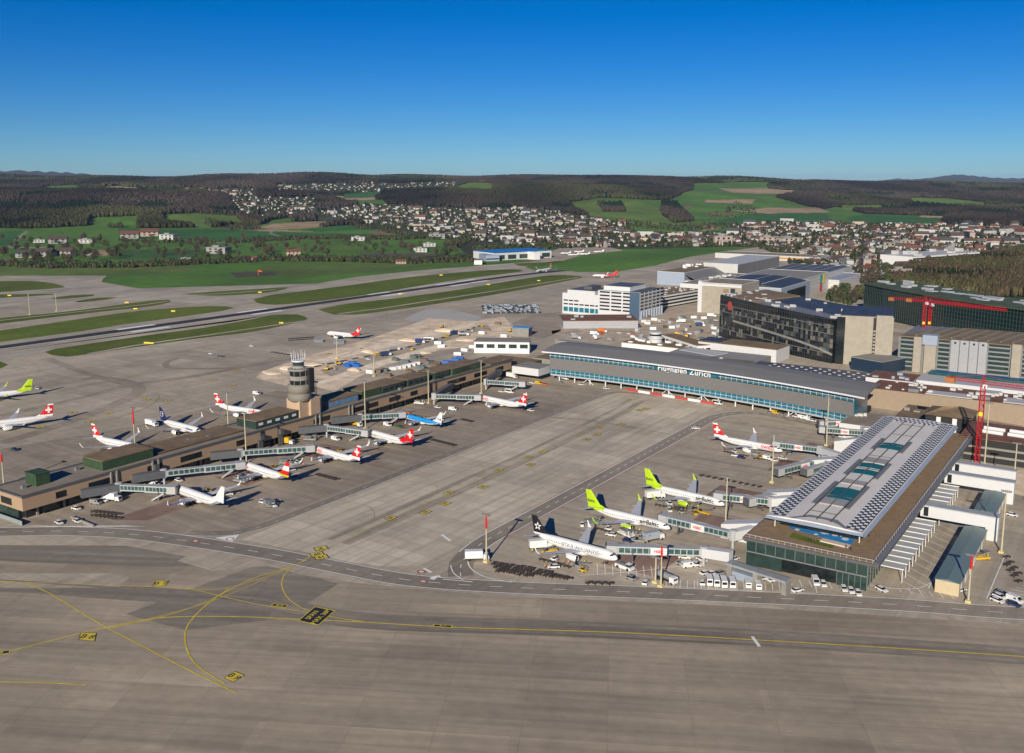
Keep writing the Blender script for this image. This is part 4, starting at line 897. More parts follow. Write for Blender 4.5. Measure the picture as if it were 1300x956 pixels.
def roofbox(pl, pr, h, depth, m, rm=GRAVEL, name='roof_box', windows=0, wm=None):
    a = at(pl[0], pl[1], 11); b = at(pr[0], pr[1], 11); x1 = (a[0]+b[0])/2; y0, y1 = a[1], b[1]
    mb = MB(); mb.box(x1-depth, x1, y0, y1, 10.9, 10.9+h); mb.box(x1-depth-.3, x1+.3, y0-.3, y1+.3, 10.9+h, 11.25+h, 1); o = mb.build(name, [m, rm], pa)
    if windows:
        for i in range(windows):
            t = y0+(y1-y0)*(i+.3)/windows; w = MB(); w.box(x1, x1+.07, t, t+(y1-y0)/windows*.5, 10.9+h*.4, 10.9+h*.72); w.build('window', wm or DGLASS, o)
roofbox((47.5,618), (63,612.5), 5.0, 8, GREENW, GREENW); roofbox((131.5,598), (194,580), 4.2, 15, GREENW)
roofbox((200,577), (308,548.5), 0.7, 17, GRAVEL); roofbox((324,545), (379.5,531), 4.2, 15, GREENG, windows=5, wm=STEELW); roofbox((417,519.5), (454.6,509), 4.3, 14, MGREY, windows=5, wm=PBLUE)
roofbox((460,506.5), (485,499.5), 4.3, 15, GREENW); roofbox((486,499.5), (514,492), 4.2, 15, GREENG, windows=4, wm=DGLASS); roofbox((518,491), (546,483.5), 4.2, 14, GREENG, windows=4); roofbox((552,482), (571,477), 4.4, 14, GREENG); roofbox((574,476.5), (612,466.5), 4.2, 15, GREENW, windows=1)
roofbox((622,464),(652,456.5),.8,15,GRAVEL)
mb = MB()
for (px, py) in ((98,597),(150,590),(240,560),(265,556),(400,521),(510,490),(545,481),(508,495),(60,612),(30,620),(640,459)):
    c = at(px, py, 11); mb.box(c[0]-1.1, c[0]+.6, c[1]-.8, c[1]+1.1, 10.9, 12.3)
build_boxes(mb, 'roof_unit', MGREY, pa)
mb = MB()
for (px, py) in ((196,597),(330,567),(355,555)): y = onx(-378, px, py)[0]; mb.box(-377.9, -375.6, y-1.2, y+1.2, 6.5, 9.2); mb.box(-377.9,-377,y-1.4,y+1.4,0,6.5)
build_boxes(mb, 'wall_cabin', DGREY, pa)
# ---------------- control tower
TXc, TYc = -385.5, 369.0
ct = empty('control_tower', (TXc, TYc, 0), label='round concrete control tower with two dark window rings and rooftop antennas, on the left pier', cat='control tower')
mb = MB(); mb.box(-391, -381, 364.5, 381, 0, 20.6); mb.box(-380.9, -379, 371, 378, 0, 20.2); mb.build('shaft', BEIGE2 and mat('tower tan cladding', (.42, .30, .20), .8, var=.07, scale=.3), ct)
c = (TXc, TYc)
mb = MB(); mb.lathe([(5.2,19.2),(6.4,20.2),(6.4,23.6),(6.15,23.7),(6.15,23.9),(6.4,24),(6.4,28.3),(5.7,28.6)], 32, c); mb.build('drum', mat('tower concrete', (.19, .175, .145), .8, var=.14, scale=.25), ct, True)
mb = MB(); mb.lathe([(5.05,28.5),(5.3,31.2)], 32, c); mb.lathe([(5.0,33.4),(5.3,36.4)], 32, c); mb.build('window_rings', DGLASS, ct)
mb = MB(); mb.lathe([(5.2,28.2),(5.75,28.4),(5.75,28.75),(5.1,28.8)], 32, c); mb.lathe([(5.3,31.1),(5.7,31.3),(5.5,32.9),(5.2,33.5)], 32, c); mb.lathe([(5.3,36.2),(5.9,36.5),(5.9,37.4),(5.2,37.5)], 32, c); mb.lathe([(3.4,37.4),(3.2,38.9),(1.5,39.8)], 24, c)
for i in range(10):
    a = 2*math.pi*i/10; mb.tube((c[0]+5.25*math.cos(a), c[1]+5.25*math.sin(a), 28.5), (c[0]+5.45*math.cos(a), c[1]+5.45*math.sin(a), 31.3), .16, n=6); mb.tube((c[0]+5.2*math.cos(a), c[1]+5.2*math.sin(a), 33.3), (c[0]+5.45*math.cos(a), c[1]+5.45*math.sin(a), 36.4), .16, n=6)
mb.build('floor_rings', GREYC, ct)
mb = MB(); mb.lathe([(3.1,39.2),(3.1,41.2)], 20, c); mb.build('antenna_room', GREENG, ct); mb = MB(); mb.lathe([(3.7,41.2),(3.8,41.5),(3.7,41.8)], 24, c); mb.build('top_platform', STEELW, ct)
mb = MB()
for i in range(16):
    a = 2*math.pi*i/16; r_ = 3.5; mb.tube((c[0]+r_*math.cos(a), c[1]+r_*math.sin(a), 41.8), (c[0]+(r_+.8*(i%2))*math.cos(a), c[1]+(r_+.8*(i%2))*math.sin(a), 44.5+1.2*((i*7)%3)), .09, n=5)
for i in range(20):
    a = 2*math.pi*i/20; b_ = 2*math.pi*(i+1)/20; mb.tube((c[0]+5.6*math.cos(a), c[1]+5.6*math.sin(a), 38.6), (c[0]+5.6*math.cos(b_), c[1]+5.6*math.sin(b_), 38.6), .06, n=5); mb.tube((c[0]+5.6*math.cos(a), c[1]+5.6*math.sin(a), 37.5), (c[0]+5.6*math.cos(a), c[1]+5.6*math.sin(a), 38.6), .05, n=5)
mb.build('antennas', STEELW, ct)
mb = MB(); mb.box(c[0]+4.8, c[0]+7.2, c[1]+1.0, c[1]+4.6, 24, 37.6); mb.build('stair_tower', SHADOWW, ct)  # dark metal, with the shade on the stairs put into the near-black colour
# ---------------- curved terminal hall
def yw(X): return 572-.0009*(X+300)**2
th = empty('terminal_hall', (-240, 580, 0), label='long curved terminal hall with teal glass bands, grey louvres and a swept dark roof', cat='terminal')
XS = np.linspace(-346, -133, 45)
def band(name, z0, z1, off0, off1, m, thick=.4, smooth=False, xs=XS, parent=th):
    mb = MB(); rings = [[(X, yw(X)-off0, z0), (X, yw(X)-off1, z1), (X, yw(X)-off1+thick, z1), (X, yw(X)-off0+thick, z0)] for X in xs]; mb.loft(rings); o = mb.build(name, m, parent, smooth); fix_normals(o); return o
band('floor_slab', 3.7, 4.7, .6, .6, mat('slab edge', (.36,.37,.38), .6), 30); band('lower_glazing', 4.7, 8.2, .1, .3, TEALG); band('louvre_screen', 8.2, 16.3, .9, 1.6, LOUV, .3); band('inner_wall', 8.0, 17.0, -.3, -.3, DGREY); band('upper_glazing', 16.6, 19.6, 1.0, 1.6, TEALG)
mb = MB()
for z in np.arange(8.6, 16.2, .55):
    t = (z-8.2)/8.1; off = .9+.7*t; rings = [[(X, yw(X)-off-.22, z), (X, yw(X)-off-.02, z+.12), (X, yw(X)-off-.02, z-.05)] for X in XS]; mb.loft(rings)
mb.build('louvre_slats', mat('slat edge', (.27, .26, .25), .5, .2), th)
mb = MB()
for X in np.linspace(-345.6, -133.4, 58):
    mb.box(X-.07, X+.07, yw(X)-.55, yw(X)-.2, 4.7, 8.2)
    if not -266 < X < -222: mb.box(X-.07, X+.07, yw(X)-1.9, yw(X)-1.4, 16.6, 19.7)
mb.build('mullions', STEELW, th)
mb = MB(); rings = [[(X, yw(X)-.75, 6.35), (X, yw(X)-.75, 6.5), (X, yw(X)-.3, 6.5), (X, yw(X)-.3, 6.35)] for X in XS]; mb.loft(rings); 
for XX in (XS[XS < -266], XS[XS > -222]):
    rings = [[(X, yw(X)-2.1, 18.0), (X, yw(X)-2.1, 18.15), (X, yw(X)-1.5, 18.15), (X, yw(X)-1.5, 18.0)] for X in XX]; mb.loft(rings)
mb.build('transoms', STEELW, th)
XR = np.linspace(-350, -126, 46); mb = MB(); rings = []
for X in XR:
    b = 6.0*math.sin(math.pi*(X+350)/224)*.35
    sec = [(-5.2, 20.6), (-5.2, 21.0), (2, 22.3), (12, 23.4+b*.3), (22, 23.6+b*.3), (30, 22.8), (30, 22.2), (20, 22.6), (4, 21.2)]
    rings.append([(X, yw(X)+o, z) for o, z in sec])
mb.loft(rings); ro = mb.build('roof', ROOFG, th); fix_normals(ro)
mb = MB()
for i in range(len(XR)-1):
    for o1, z1, o2, z2 in ((-5.0,21.1,2,22.36),(2,22.36,12,23.5),(12,23.5,22,23.7)): mb.tube((XR[i], yw(XR[i])+o1, z1), (XR[i], yw(XR[i])+o2, z2), .09, n=4, cap=False)
mb.build('roof_seams', MGREY, ro)
mb = MB(); rings = [[(X, yw(X)-5.6, 20.3), (X, yw(X)-5.6, 21.15), (X, yw(X)-5.15, 21.15), (X, yw(X)-5.15, 20.3)] for X in XR]; mb.loft(rings); o = mb.build('eaves_edge', STEELW, th); fix_normals(o)
band('rear_wall', 3.5, 22.2, -28.5, -28.5, GREYC); mb = MB()
for X in (-346, -133): mb.box(X-.3, X+.3, yw(X)-1, yw(X)+28.5, 4.7, 20.8)
build_boxes(mb, 'end_wall', TEALG, th)
mb = MB()
for X in np.linspace(-340, -138, 18): mb.tube((X, yw(X)+1.2, 0), (X, yw(X)+1.2, 3.5), .45, n=8); mb.tube((X, yw(X)+12, 0), (X, yw(X)+12, 3.5), .5, n=8)
for X in (-318, -258, -232, -170):
    for s_ in (-1, 1): mb.tube((X, yw(X)+.8, 3.5), (X+s_*4.5, yw(X)+.8, 0), .22, n=6)
mb.build('support_columns', STEELW, th)
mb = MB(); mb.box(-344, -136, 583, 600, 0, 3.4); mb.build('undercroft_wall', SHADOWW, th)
xa, xb = ony(yw(-250)-2, 841, 466)[0], ony(yw(-235)-2, 897, 474)[0]
txt = text_mesh('Flughafen Zürich', 5.2, .12, 'CENTER', .09, 1.08); txt.materials.append(PW); xm = (xa+xb)/2
for v in txt.vertices: X = xm+v.co.x; v.co = (X, yw(X)-2.6-v.co.z, 18.3+v.co.y)
o = bpy.data.objects.new('lettering', txt); COL.objects.link(o); setp(o, th); o.location = (240, -580, 0)
# red and white barrier under the hall
for i in range(7):
    t0, t1 = i/7, (i+1)/7-.004; a = Vector((-286, 568.3)); b = Vector((-221.5, 561.6)); p = a.lerp(b, t0); q = a.lerp(b, t1); ang = math.atan2(q.y-p.y, q.x-p.x)
    mb = MB(); m_ = (p+q)/2; mb.obox(m_, ang, (q-p).length/2, .35, 0.0, 1.9); mb.obox(m_, ang, (q-p).length/2, .5, 0, .35, 1)
    mb.build('barrier', [REDP if i % 2 == 0 else PW, GREYC], loc=(m_.x, m_.y, 0), label=f"{['first','second','third','fourth','fifth','sixth','seventh'][i]} panel from the left of the red and white barrier, a {'red' if i%2==0 else 'white'} one", cat='barrier', group='barrier panels under the curved hall')
# ---------------- right pier
pb = empty('pier_building', (-94, 430, 0), label='large pier with a pale ribbed roof, teal skylights, checkered roof edges and a planked terrace', cat='terminal pier')
x0, x1, y0, y1 = -116, -71.5, 328, 527
mb = MB(); mb.box(x0+1.5, x1-1.5, y0+1.5, y1, 0, 5.2); mb.build('ground_floor', DGLASS, pb)
mb = MB(); mb.box(x0+.8, x1-.8, y0+.8, y1, 5.2, 9.8); mb.box(x1-11, x1-.8, y0+.78, y0+1.6, 0, 5.2); mb.box(x0+.8, x0+14, y0+.78, y0+1.6, 0, 5.2); mb.build('glass_walls', GREENG, pb)
mb = MB()
for X in np.linspace(x0+.8, x1-.8, 13): mb.box(X-.1, X+.1, y0+.6, y0+.8, 5.2, 9.8)
for Y in np.linspace(y0+.8, y1, 52): mb.box(x1-.8, x1-.6, Y-.1, Y+.1, 0.2, 9.8); mb.box(x0+.6, x0+.8, Y-.1, Y+.1, .2, 9.8)
for X in np.linspace(x1-11, x1-.8, 6): mb.box(X-.08, X+.08, y0+.55, y0+.78, 0, 5.2)
mb.build('mullions', mat('green steel', (.12, .17, .16), .4), pb)
mb = MB(); mb.box(x0+.6, x1-.6, y0+.6, y0+.9, 5.0, 5.4); mb.box(x1-.9, x1-.5, y0+.6, y1, 5.0, 5.4); mb.build('floor_edge', MGREY, pb)
mb = MB(); mb.box(x0-.3, x1+3.0, y0-1.0, y1+1, 9.8, 10.9); mb.build('deck_slab', DGREY, pb)
mb = MB(); mb.box(x0+.3, x1+.9, y0-.2, y1+.5, 10.9, 11.1); mb.build('deck', TANDECK, pb)
mb = MB(); mb.box(x1+1.4, x1+3.0, y0-.5, y1, 10.9, 11.05); mb.build('roof_edge_strip', MGREY, pb)
mb = MB()
for X in np.linspace(x0, x1+.9, 22): mb.tube((X, y0-.5, 10.9), (X, y0-.5, 12.1), .05, n=4)
for Y in np.linspace(y0, y1, 60): mb.tube((x1+1.2, Y, 10.9), (x1+1.2, Y, 12.1), .05, n=4)
mb.box(x0, x1+1.2, y0-.55, y0-.45, 12.05, 12.15); mb.box(x1+1.15, x1+1.25, y0-.5, y1, 12.05, 12.15); mb.build('railing', STEELW, pb)
# terrace floor picture, benches
def dpx(pts, z): return [(*at(x, y, z), z) for x, y in pts]
mb = MB(); mb.prism([at(x, y, 11.1) for x, y in ((997,661),(1003,671),(1080,692),(1086,684),(1060,676),(1030,668),(1012,661))], 11.1, 11.13); mur = mb.build('terrace_floor_picture', mat('terrace blue paint', (.02, .22, .55), .5, var=.1, scale=.5), pb)
mb = MB()
for (px, py, r_) in ((1018,666,1.2),(1031,670,1.6),(1047,676,1.4),(1060,679,1.1),(1073,684,1.3),(1012,672,.9),(1036,678,.8)):
    c = at(px, py, 11.2); mb.lathe([(r_, 11.13), (r_, 11.17)], 16, c)
for k in range(3):
    c = at(1040+14*k, 673+3*k, 11.2)
    for a in (0, 60, 120): mb.obox(c, R(a+k*20), 1.8, .25, 11.17, 11.2)
mb.build('painted_shapes', PW, mur)
mb = MB(); c = at(1060, 690, 11.2); mb.obox(c, R(-5), 5.0, 1.4, 11.1, 11.6); mb.build('terrace_bench', mat('bench stone', (.55, .45, .38), .8), pb)
mb = MB(); mb.prism([at(x, y, 11.1) for x, y in ((1005,676),(1060,692),(1056,696),(1002,682))], 11.1, 11.125); mb.build('lawn_strip', M_GRASS, pb)
# raised roof
rx0, rx1, ry0, ry1 = -112.0, -77.2, 340.0, 523; RZ = 16.2
mb = MB(); mb.box(rx0+3, rx1-3, ry0+7, ry1-3, 11.1, 15.6); mb.build('roof_lantern', DGLASS, pb)
def prof(X):  # shallow arched section
    u = (X-(rx0+rx1)/2)/((rx1-rx0)/2); return RZ+.8*(1-u*u)
mb = MB(); xs = np.linspace(rx0, rx1, 13); mb.loft([[(X, Y, prof(X)) for X in xs]+[(X, Y, prof(X)-.5) for X in xs[::-1]] for Y in (ry0, ry1)]); rf = mb.build('roof', mat('pale roof sheet', (.66, .63, .58), .5, var=.05, scale=.1), pb); fix_normals(rf)
mb = MB(); ch = MB(); ds = MB()
for xa_, xb_ in ((rx0+.5, rx0+6.4), (rx1-6.4, rx1-.5)): ds.quad([(xa_, ry0+1.5, prof(xa_)+.035), (xb_, ry0+1.5, prof(xb_)+.035), (xb_, ry1-1.5, prof(xb_)+.035), (xa_, ry1-1.5, prof(xa_)+.035)])
ds.build('dark_edge_strip', mat('dark edge strip', (.05,.055,.065), .6), rf)
for side in (0, 1):
    for k in range(4):
        for i in range(96):
            Y = ry0+2+i*(ry1-ry0-4)/96; xa = (rx0+.6+k*1.45) if side == 0 else (rx1-.6-(k+1)*1.45)
            t = ch if (i+k) % 2 == 0 else mb
            p = [(xa, Y), (xa+1.25, Y), (xa+1.25, Y+1.55), (xa, Y+1.55)]; t.quad([(x, y, prof(x)+.06) for x, y in p])
for i in range(19):
    X = rx0+7+i*(rx1-rx0-14)/19
    for k in range(3): (ch if (i+k) % 2 == 0 else mb).quad([(x, y, prof(x)+.06) for x, y in ((X, ry1-1.5-k*3.2-3), (X+1.35, ry1-1.5-k*3.2-3), (X+1.35, ry1-1.5-k*3.2), (X, ry1-1.5-k*3.2))])
ch.build('white_edge_panels', mat('white panel', (.80,.80,.80), .5), rf); mb.build('dark_edge_panels', mat('dark edge panel', (.06, .065, .075), .6), rf)
mb = MB()
for X in (-99.4, -94.4, -89.4): mb.box(X-.12, X+.12, ry0+3, ry1-10, prof(X)+.02, prof(X)+.55)
for Y in np.arange(ry0+12, ry1-12, 22): mb.box(-99.3, -89.5, Y-.1, Y+.1, 16.95, 17.3)
mb.build('roof_ribs', DGREY, rf)
mb = MB()
for (ya, yb) in ((371, 386), (409, 416), (420, 427), (455, 466)):
    n = 6; mb = MB()
    mb.loft([[(-99.2+9.6*j/n, Y, 16.95+.35*math.sin(math.pi*j/n)) for j in range(n+1)]+[(-99.2+9.6*j/n, Y, 16.8) for j in range(n, -1, -1)] for Y in (ya, yb)])
    o = mb.build('skylight', mat('skylight teal', (.006, .115, .135), .6, var=.15, scale=.4), rf); fix_normals(o)
mb = MB()
for (ya, yb) in ((360, 392), (404, 430), (450, 472)):
    for X in (-101.4, -88.9): mb.box(X, X+1.5, ya, yb, prof(X)+.05, prof(X)+.6)
build_boxes(mb, 'side_shade', MGREY, rf)
mb = MB()
for (ya, yb) in ((362,370),(428,436),(392,398)): mb.box(-98.9, -89.9, ya, yb, 16.9, 17.4)
build_boxes(mb, 'raised_panel', mat('brownish panel', (.33, .31, .29), .5, var=.1, scale=.3), rf)
mb = MB(); mb.loft([[(rx0, ry0, RZ-.2), (rx0, ry0, RZ+.2)], [(rx1, ry0, RZ-.2), (rx1, ry0, RZ+.2)]], closed=False, cap=False); 
mb = MB(); mb.add([(rx0-.3, ry0-1.3, 15.5), (rx1+.5, ry0-1.3, 15.5), (rx1, ry0+.2, RZ+.1), (rx0, ry0+.2, RZ+.1)], [(0,1,2,3)]); mb.add([(rx1+1.0, ry0-1.7, 15.2), (rx1+1.6, ry1, 15.2), (rx1, ry1, RZ), (rx1, ry0, RZ)], [(0,1,2,3)]); mb.add([(rx0-.8, ry0-1.7, 15.2), (rx0, ry0, RZ), (rx0, ry1, RZ), (rx0-1.0, ry1, 15.2)], [(0,1,2,3)])
mb.build('eaves_shades', BLUEG, rf)
mb = MB(); mb.add([(rx0+8, ry0+.4, prof(rx0+8)+.08), (rx1-5, ry0+.4, prof(rx1-5)+.08), (-88, ry0+7, 17.06), (-98, ry0+7, 17.06)], [(0,1,2,3)]); mb.build('roof_hip', MGREY, rf)
mb = MB()
for Y in np.arange(ry0+4, ry1, 12):
    for X in (rx0+2, rx1-2): mb.tube((X, Y, 11.1), (X, Y, RZ), .2, n=6)
mb.build('roof_posts', STEELW, pb)
# fixed bridges on the right side of the right pier
def fixed_link(y, xa, xb, label, legs=True, w=4.5, z0=5.0, z1=9.6, ped=True):
    e = empty('access_bridge', ((xa+xb)/2, y, 0), label=label, cat='boarding bridge', group='fixed bridges beside the right pier')
    mb = MB(); mb.box(xa, xb, y-w/2, y+w/2, z0, z1); mb.build('corridor', WHITEW, e)
    mb = MB(); mb.box(xa-.2, xb+.2, y-w/2-.3, y+w/2+.3, z1, z1+.35); mb.build('roof', mat('light roof', (.33,.35,.37), .6, var=.1, scale=.3), e)
    mb = MB(); mb.box(xa+1.2, xa+3.0, y-w/2-.06, y-w/2, z0+.4, z1-.4); mb.build('window', DGLASS, e)
    mb = MB(); mb.box(xb-4.4, xb, y-w/2-.01, y+w/2+.01, 0, z0); mb.build('pedestal', WHITEW, e); return e
fixed_link(477.5, -70, -43.5, 'farthest white fixed bridge right of the pier, nearest the tall red crane')
fixed_link(458.5, -70, -42, 'middle white fixed bridge right of the pier')
fixed_link(406.5, -70, -41.5, 'nearest white fixed bridge right of the pier, in front of the green-roofed shed')
# slatted canopies
for (ya, yb, lb) in ((343, 401, 'long white ribbed canopy along the near right side of the pier'), (411, 454, 'white ribbed canopy between the two fixed bridges')):
    e = empty('canopy', (-69, (ya+yb)/2, 0), label=lb, cat='canopy', group='ribbed canopies beside the right pier'); n = int((yb-ya)/5.8)
    mb = MB(); mb.box(-71.6, -63.5, ya, yb, 4.6, 4.76); mb.build('roof_sheet', mat('canopy grey', (.40, .41, .41), .5, var=.1, scale=.3), e)
    mb = MB()
    for i in range(n+1): Y = ya+(yb-ya)*i/n; mb.box(-74.0, -63.3, Y-.13, Y+.13, 4.75, 5.05)
    build_boxes(mb, 'rib', STEELW, e); mb = MB()
    for i in range(n+1): Y = ya+(yb-ya)*i/n; mb.tube((-63.8, Y, 0), (-63.8, Y, 4.6), .15, n=6)
    mb.build('posts', STEELW, e)
# sheds
GRNR = mat('green grey standing seam', (.13, .19, .19), .5, var=.08, scale=.5, stretch=(3, .1, 1)); CREAM = mat('cream wall', (.46, .38, .24), .8, var=.06, scale=.5)
for (xa, xb, ya, yb, h, lb) in ((-52.8, -45.2, 341.5, 403, 4.6, 'long narrow shed with a green grey roof and a cream end wall, nearest the road'), (-52.8, -45, 424, 455, 4.8, 'shorter shed with a green grey roof between the fixed bridges')):
    e = empty('shed', ((xa+xb)/2, (ya+yb)/2, 0), label=lb, cat='shed', group='sheds beside the right pier')
    mb = MB(); mb.box(xa, xb, ya, yb, 0, h); mb.build('walls', CREAM, e)
    mb = MB(); mb.add([(xa-.4, ya-.3, h+.1), (xb+.4, ya-.3, h+.02), (xb+.4, yb, h+.02), (xa-.4, yb, h+.1), ((xa+xb)/2, ya-.3, h+.75), ((xa+xb)/2, yb, h+.75)], [(0,4,5,3),(4,1,2,5),(0,1,4),(3,5,2)]); mb.build('roof', GRNR, e)
    mb = MB()
    for Y in np.arange(ya+4, yb-4, 9): mb.box(xb, xb+.08, Y, Y+4.5, .2, 3.4)
    build_boxes(mb, 'roller_door', PW, e)
# small porch building by the bus parking, in front of the right pier
e = empty('gatehouse', (-118, 318, 0), label='grey flat-roofed portal on thick legs beside the parked minibuses', cat='gatehouse')
a = Vector(at(925, 713, 5)); b = Vector(at(1001, 737, 5)); d = (b-a).normalized(); ang = math.atan2(d.y, d.x); m_ = (a+b)/2
mb = MB(); mb.obox(m_, ang, (b-a).length/2, 2.0, 4.4, 5.2); mb.build('roof', mat('worn grey roof', (.24, .26, .27), .7, var=.15, scale=.5), e)
mb = MB()
for t in (.06, .5, .97): p = a.lerp(b, t); mb.obox(p, ang, .9, 1.8, 0, 4.4)
build_boxes(mb, 'leg', GREYC, e); mb = MB(); mb.obox(a.lerp(b, .25), ang, 5, 1.2, 0, 2.6); mb.build('cabin', BLUEG, e)
# ---------------- generic blocks behind the hall, each surveyed by its front corners on the ground
def block(name, A, B, depth, h, wall, roof, label, cat='building', h2=None, bands=None, group=None, roofover=.3, z0=0.0):
    """A, B: ground points (x,y) of the front wall, left to right"""
    A = Vector(A); B = Vector(B); d = (B-A).normalized(); nrm = Vector((-d.y, d.x))*depth; L = (B-A).length; m_ = (A+B)/2+nrm/2; ang = math.atan2(d.y, d.x)
    e = empty(name, (m_.x, m_.y, 0), label=label, cat=cat, group=group)
    mb = MB(); mb.prism([tuple(A), tuple(B), tuple(B+nrm), tuple(A+nrm)], z0, [h, h2 or h, h2 or h, h]); mb.build('walls', wall, e)
    o = roofover; mb = MB(); P_ = [A-d*o-nrm.normalized()*o, B+d*o-nrm.normalized()*o, B+d*o+nrm+nrm.normalized()*o, A-d*o+nrm+nrm.normalized()*o]
    mb.prism([tuple(p) for p in P_], [h, h2 or h, h2 or h, h], [h+.5, (h2 or h)+.5, (h2 or h)+.5, h+.5]); r_ = mb.build('roof', roof, e)
    if bands:
        for (za, zb, m, kind, n) in bands:
            for (P0, P1, LL) in ((A, B, L), (B, B+nrm, depth)):
                dd_ = (P1-P0).normalized(); an = math.atan2(dd_.y, dd_.x); out = Vector((dd_.y, -dd_.x))*.05
                if kind == 'strip': mb = MB(); mb.obox((P0+P1)/2+out, an, LL/2-.6, .08, za, zb); mb.build('window', m, e)
                else:
                    nn = max(1, int(n*LL/L)); 
                    for i in range(nn): c_ = P0.lerp(P1, (i+.5)/nn)+out; mb = MB(); mb.obox(c_, an, LL/nn*.36, .08, za, zb); mb.build('window', m, e)
    return e, A, B, nrm, r_
def roofstuff(e, A, B, nrm, h, n, m=MGREY, seed=1, big=1.0):
    rr = random.Random(seed); mb = MB(); A = Vector(A); B = Vector(B)
    for i in range(n):
        c_ = A.lerp(B, rr.uniform(.08, .92))+nrm*rr.uniform(.12, .88); s = rr.uniform(.8, 2.4)*big; mb.obox(c_, math.atan2((B-A).y, (B-A).x), s, s*rr.uniform(.4, 1), h+.5, h+.5+rr.uniform(.8, 2.2)*big)
    build_boxes(mb, 'roof_unit', m, e)
# white office block
Ay = 870; xL = ony(Ay, 714, 388)[0]; hL = zf(xL, Ay, 369); hR = zf(-425, Ay, 372)
ob = empty('office_block', (-470, 895, 0), label='white office block with dark window bands, taller at its right corner', cat='office block')
mb = MB(); mb.box(xL, -472, Ay, 905, 0, hL-2); mb.box(xL+6, -476, Ay-.0, 903, hL-2, hL+1.5); mb.box(-472, -425, Ay-.3, 924, 0, hR); mb.box(-470, -440, Ay+8, 915, hR, hR+4); mb.build('walls', WHITEW, ob)
mb = MB(); mb.box(-469.5, -440.5, Ay+8.5, 914.5, hR+4, hR+4.4); mb.box(-438, -426, Ay+3, 920, hR, hR+.5); mb.box(xL+7, -477, Ay+1, 902, hL+1.5, hL+2); mb.box(xL+20, -485, Ay+10, 900, hL+2, hL+5); mb.build('roof', DGREY, ob)
for z in np.arange(7, hR-1, 3.55):
    for X in np.arange(-470, -440, 13.2):
        mb = MB(); mb.box(X, X+11.4, Ay-.42, Ay-.28, z, z+1.6); mb.build('window', DGLASS, ob)
for z in np.arange(9, hR-1, 3.4):
    for Y in np.arange(Ay+2, 920, 9.2):
        mb = MB(); mb.box(-425.02, -424.9, Y, Y+7, z, z+2.0); mb.build('window', DGLASS, ob)
for X in np.arange(xL+1.5, -474, 6.3):
    mb = MB(); mb.box(X, X+5.2, Ay-.12, Ay+.05, 2.5, 7.2); mb.build('window', TEALG, ob)
    mb = MB(); mb.box(X, X+5.2, Ay-.12, Ay+.05, 9.6, 11); mb.build('window', DGLASS, ob)
for X in np.arange(xL+1.5, xL+20, 6.3):
    mb = MB(); mb.box(X, X+5.2, Ay-.12, Ay+.05, 13.4, 14.8); mb.build('window', DGLASS, ob)
mb = MB(); mb.box(-436, -425.05, Ay-.45, Ay-.29, 0, hR); mb.build('dark_corner', mat('slate blue glass', (.06, .10, .16), .15), ob)
mb = MB()
for Y in np.arange(Ay+3, 922, 6): mb.box(-424.9, -423.8, Y, Y+1.1, 0, 8.6)
build_boxes(mb, 'pillar', BLUEG, ob)
# red-roofed low hall
e, A, B, N_, _ = block('workshop_hall', at(715,417), at(810,416.5), 40, 7.0, SILVER, REDROOF, 'low silver workshop hall with a red brown roof in front of the white office block', 'workshop', roofover=.2); roofstuff(e, A, B, N_, 7, 4, SILVER, 3)
# multi-storey garage
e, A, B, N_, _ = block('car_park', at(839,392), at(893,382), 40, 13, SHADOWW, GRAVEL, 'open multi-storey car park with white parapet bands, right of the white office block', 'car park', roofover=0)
for z in (1.5, 5.2, 8.9, 12.2):
    dd_ = (B-A).normalized(); mb = MB(); mb.obox((A+B)/2-N_.normalized()*.4, math.atan2(dd_.y, dd_.x), (B-A).length/2, .4, z, z+1.5); mb.build('parapet', PW, e)
roofstuff(e, A, B, N_, 13, 26, WHITER, 5, .8)
# hangars, all squared to the airfield grid
def hang(x0, x1, y0, y1, h, wall, roof, label, side=None):
    e = empty('hangar', ((x0+x1)/2, (y0+y1)/2, 0), label=label, cat='hangar'); mb = MB(); mb.box(x0, x1, y0, y1, 0, h); mb.build('walls', wall, e)
    mb = MB(); mb.box(x0+.5, x1-.5, y0+.5, y1-.5, h, h+.25); mb.build('roof', roof, e); mb = MB(); mb.box(x0, x0+.5, y0, y1, h, h+.7); mb.box(x1-.5, x1, y0, y1, h, h+.7); mb.box(x0+.5, x1-.5, y0, y0+.5, h, h+.7); mb.box(x0+.5, x1-.5, y1-.5, y1, h, h+.7); mb.build('parapet', WHITER, e)
    if side: mb = MB(); mb.box(x1, x1+.12, y0+.5, y1-.5, .5, h-.3); mb.build('side_cladding', side, e)
    return e
STRIPEW = mat('striped sheet wall', (.46, .45, .41), .5, var=.3, scale=.35, stretch=(.02, .02, 4))
zA = zf(-394, 956, 358)
e = hang(-398, -352, 957, 1009, zA-1, BEIGE2, GRAVELL, 'pale beige high front building with a white corner pier, left of the black glass building')
mb = MB(); mb.box(-399.5, -395, 956, 975, 0, zA+.5); mb.box(-395, -352, 956.4, 956.95, zA-4, zA-1.5); mb.build('white_frame', WHITEW, e)
mb = MB(); mb.box(-372, -366, 956.8, 956.98, 10, zA-6); mb.build('wall_panel', TANDECK, e); mb = MB(); mb.box(-364, -359, 956.8, 956.98, 10, zA-5); mb.build('wall_panel', GREENG, e)
e = hang(-421, -328, 1010, 1112, 24, BLUEG, PV, 'big hangar with a vaulted dark blue solar roof and pale blue walls')
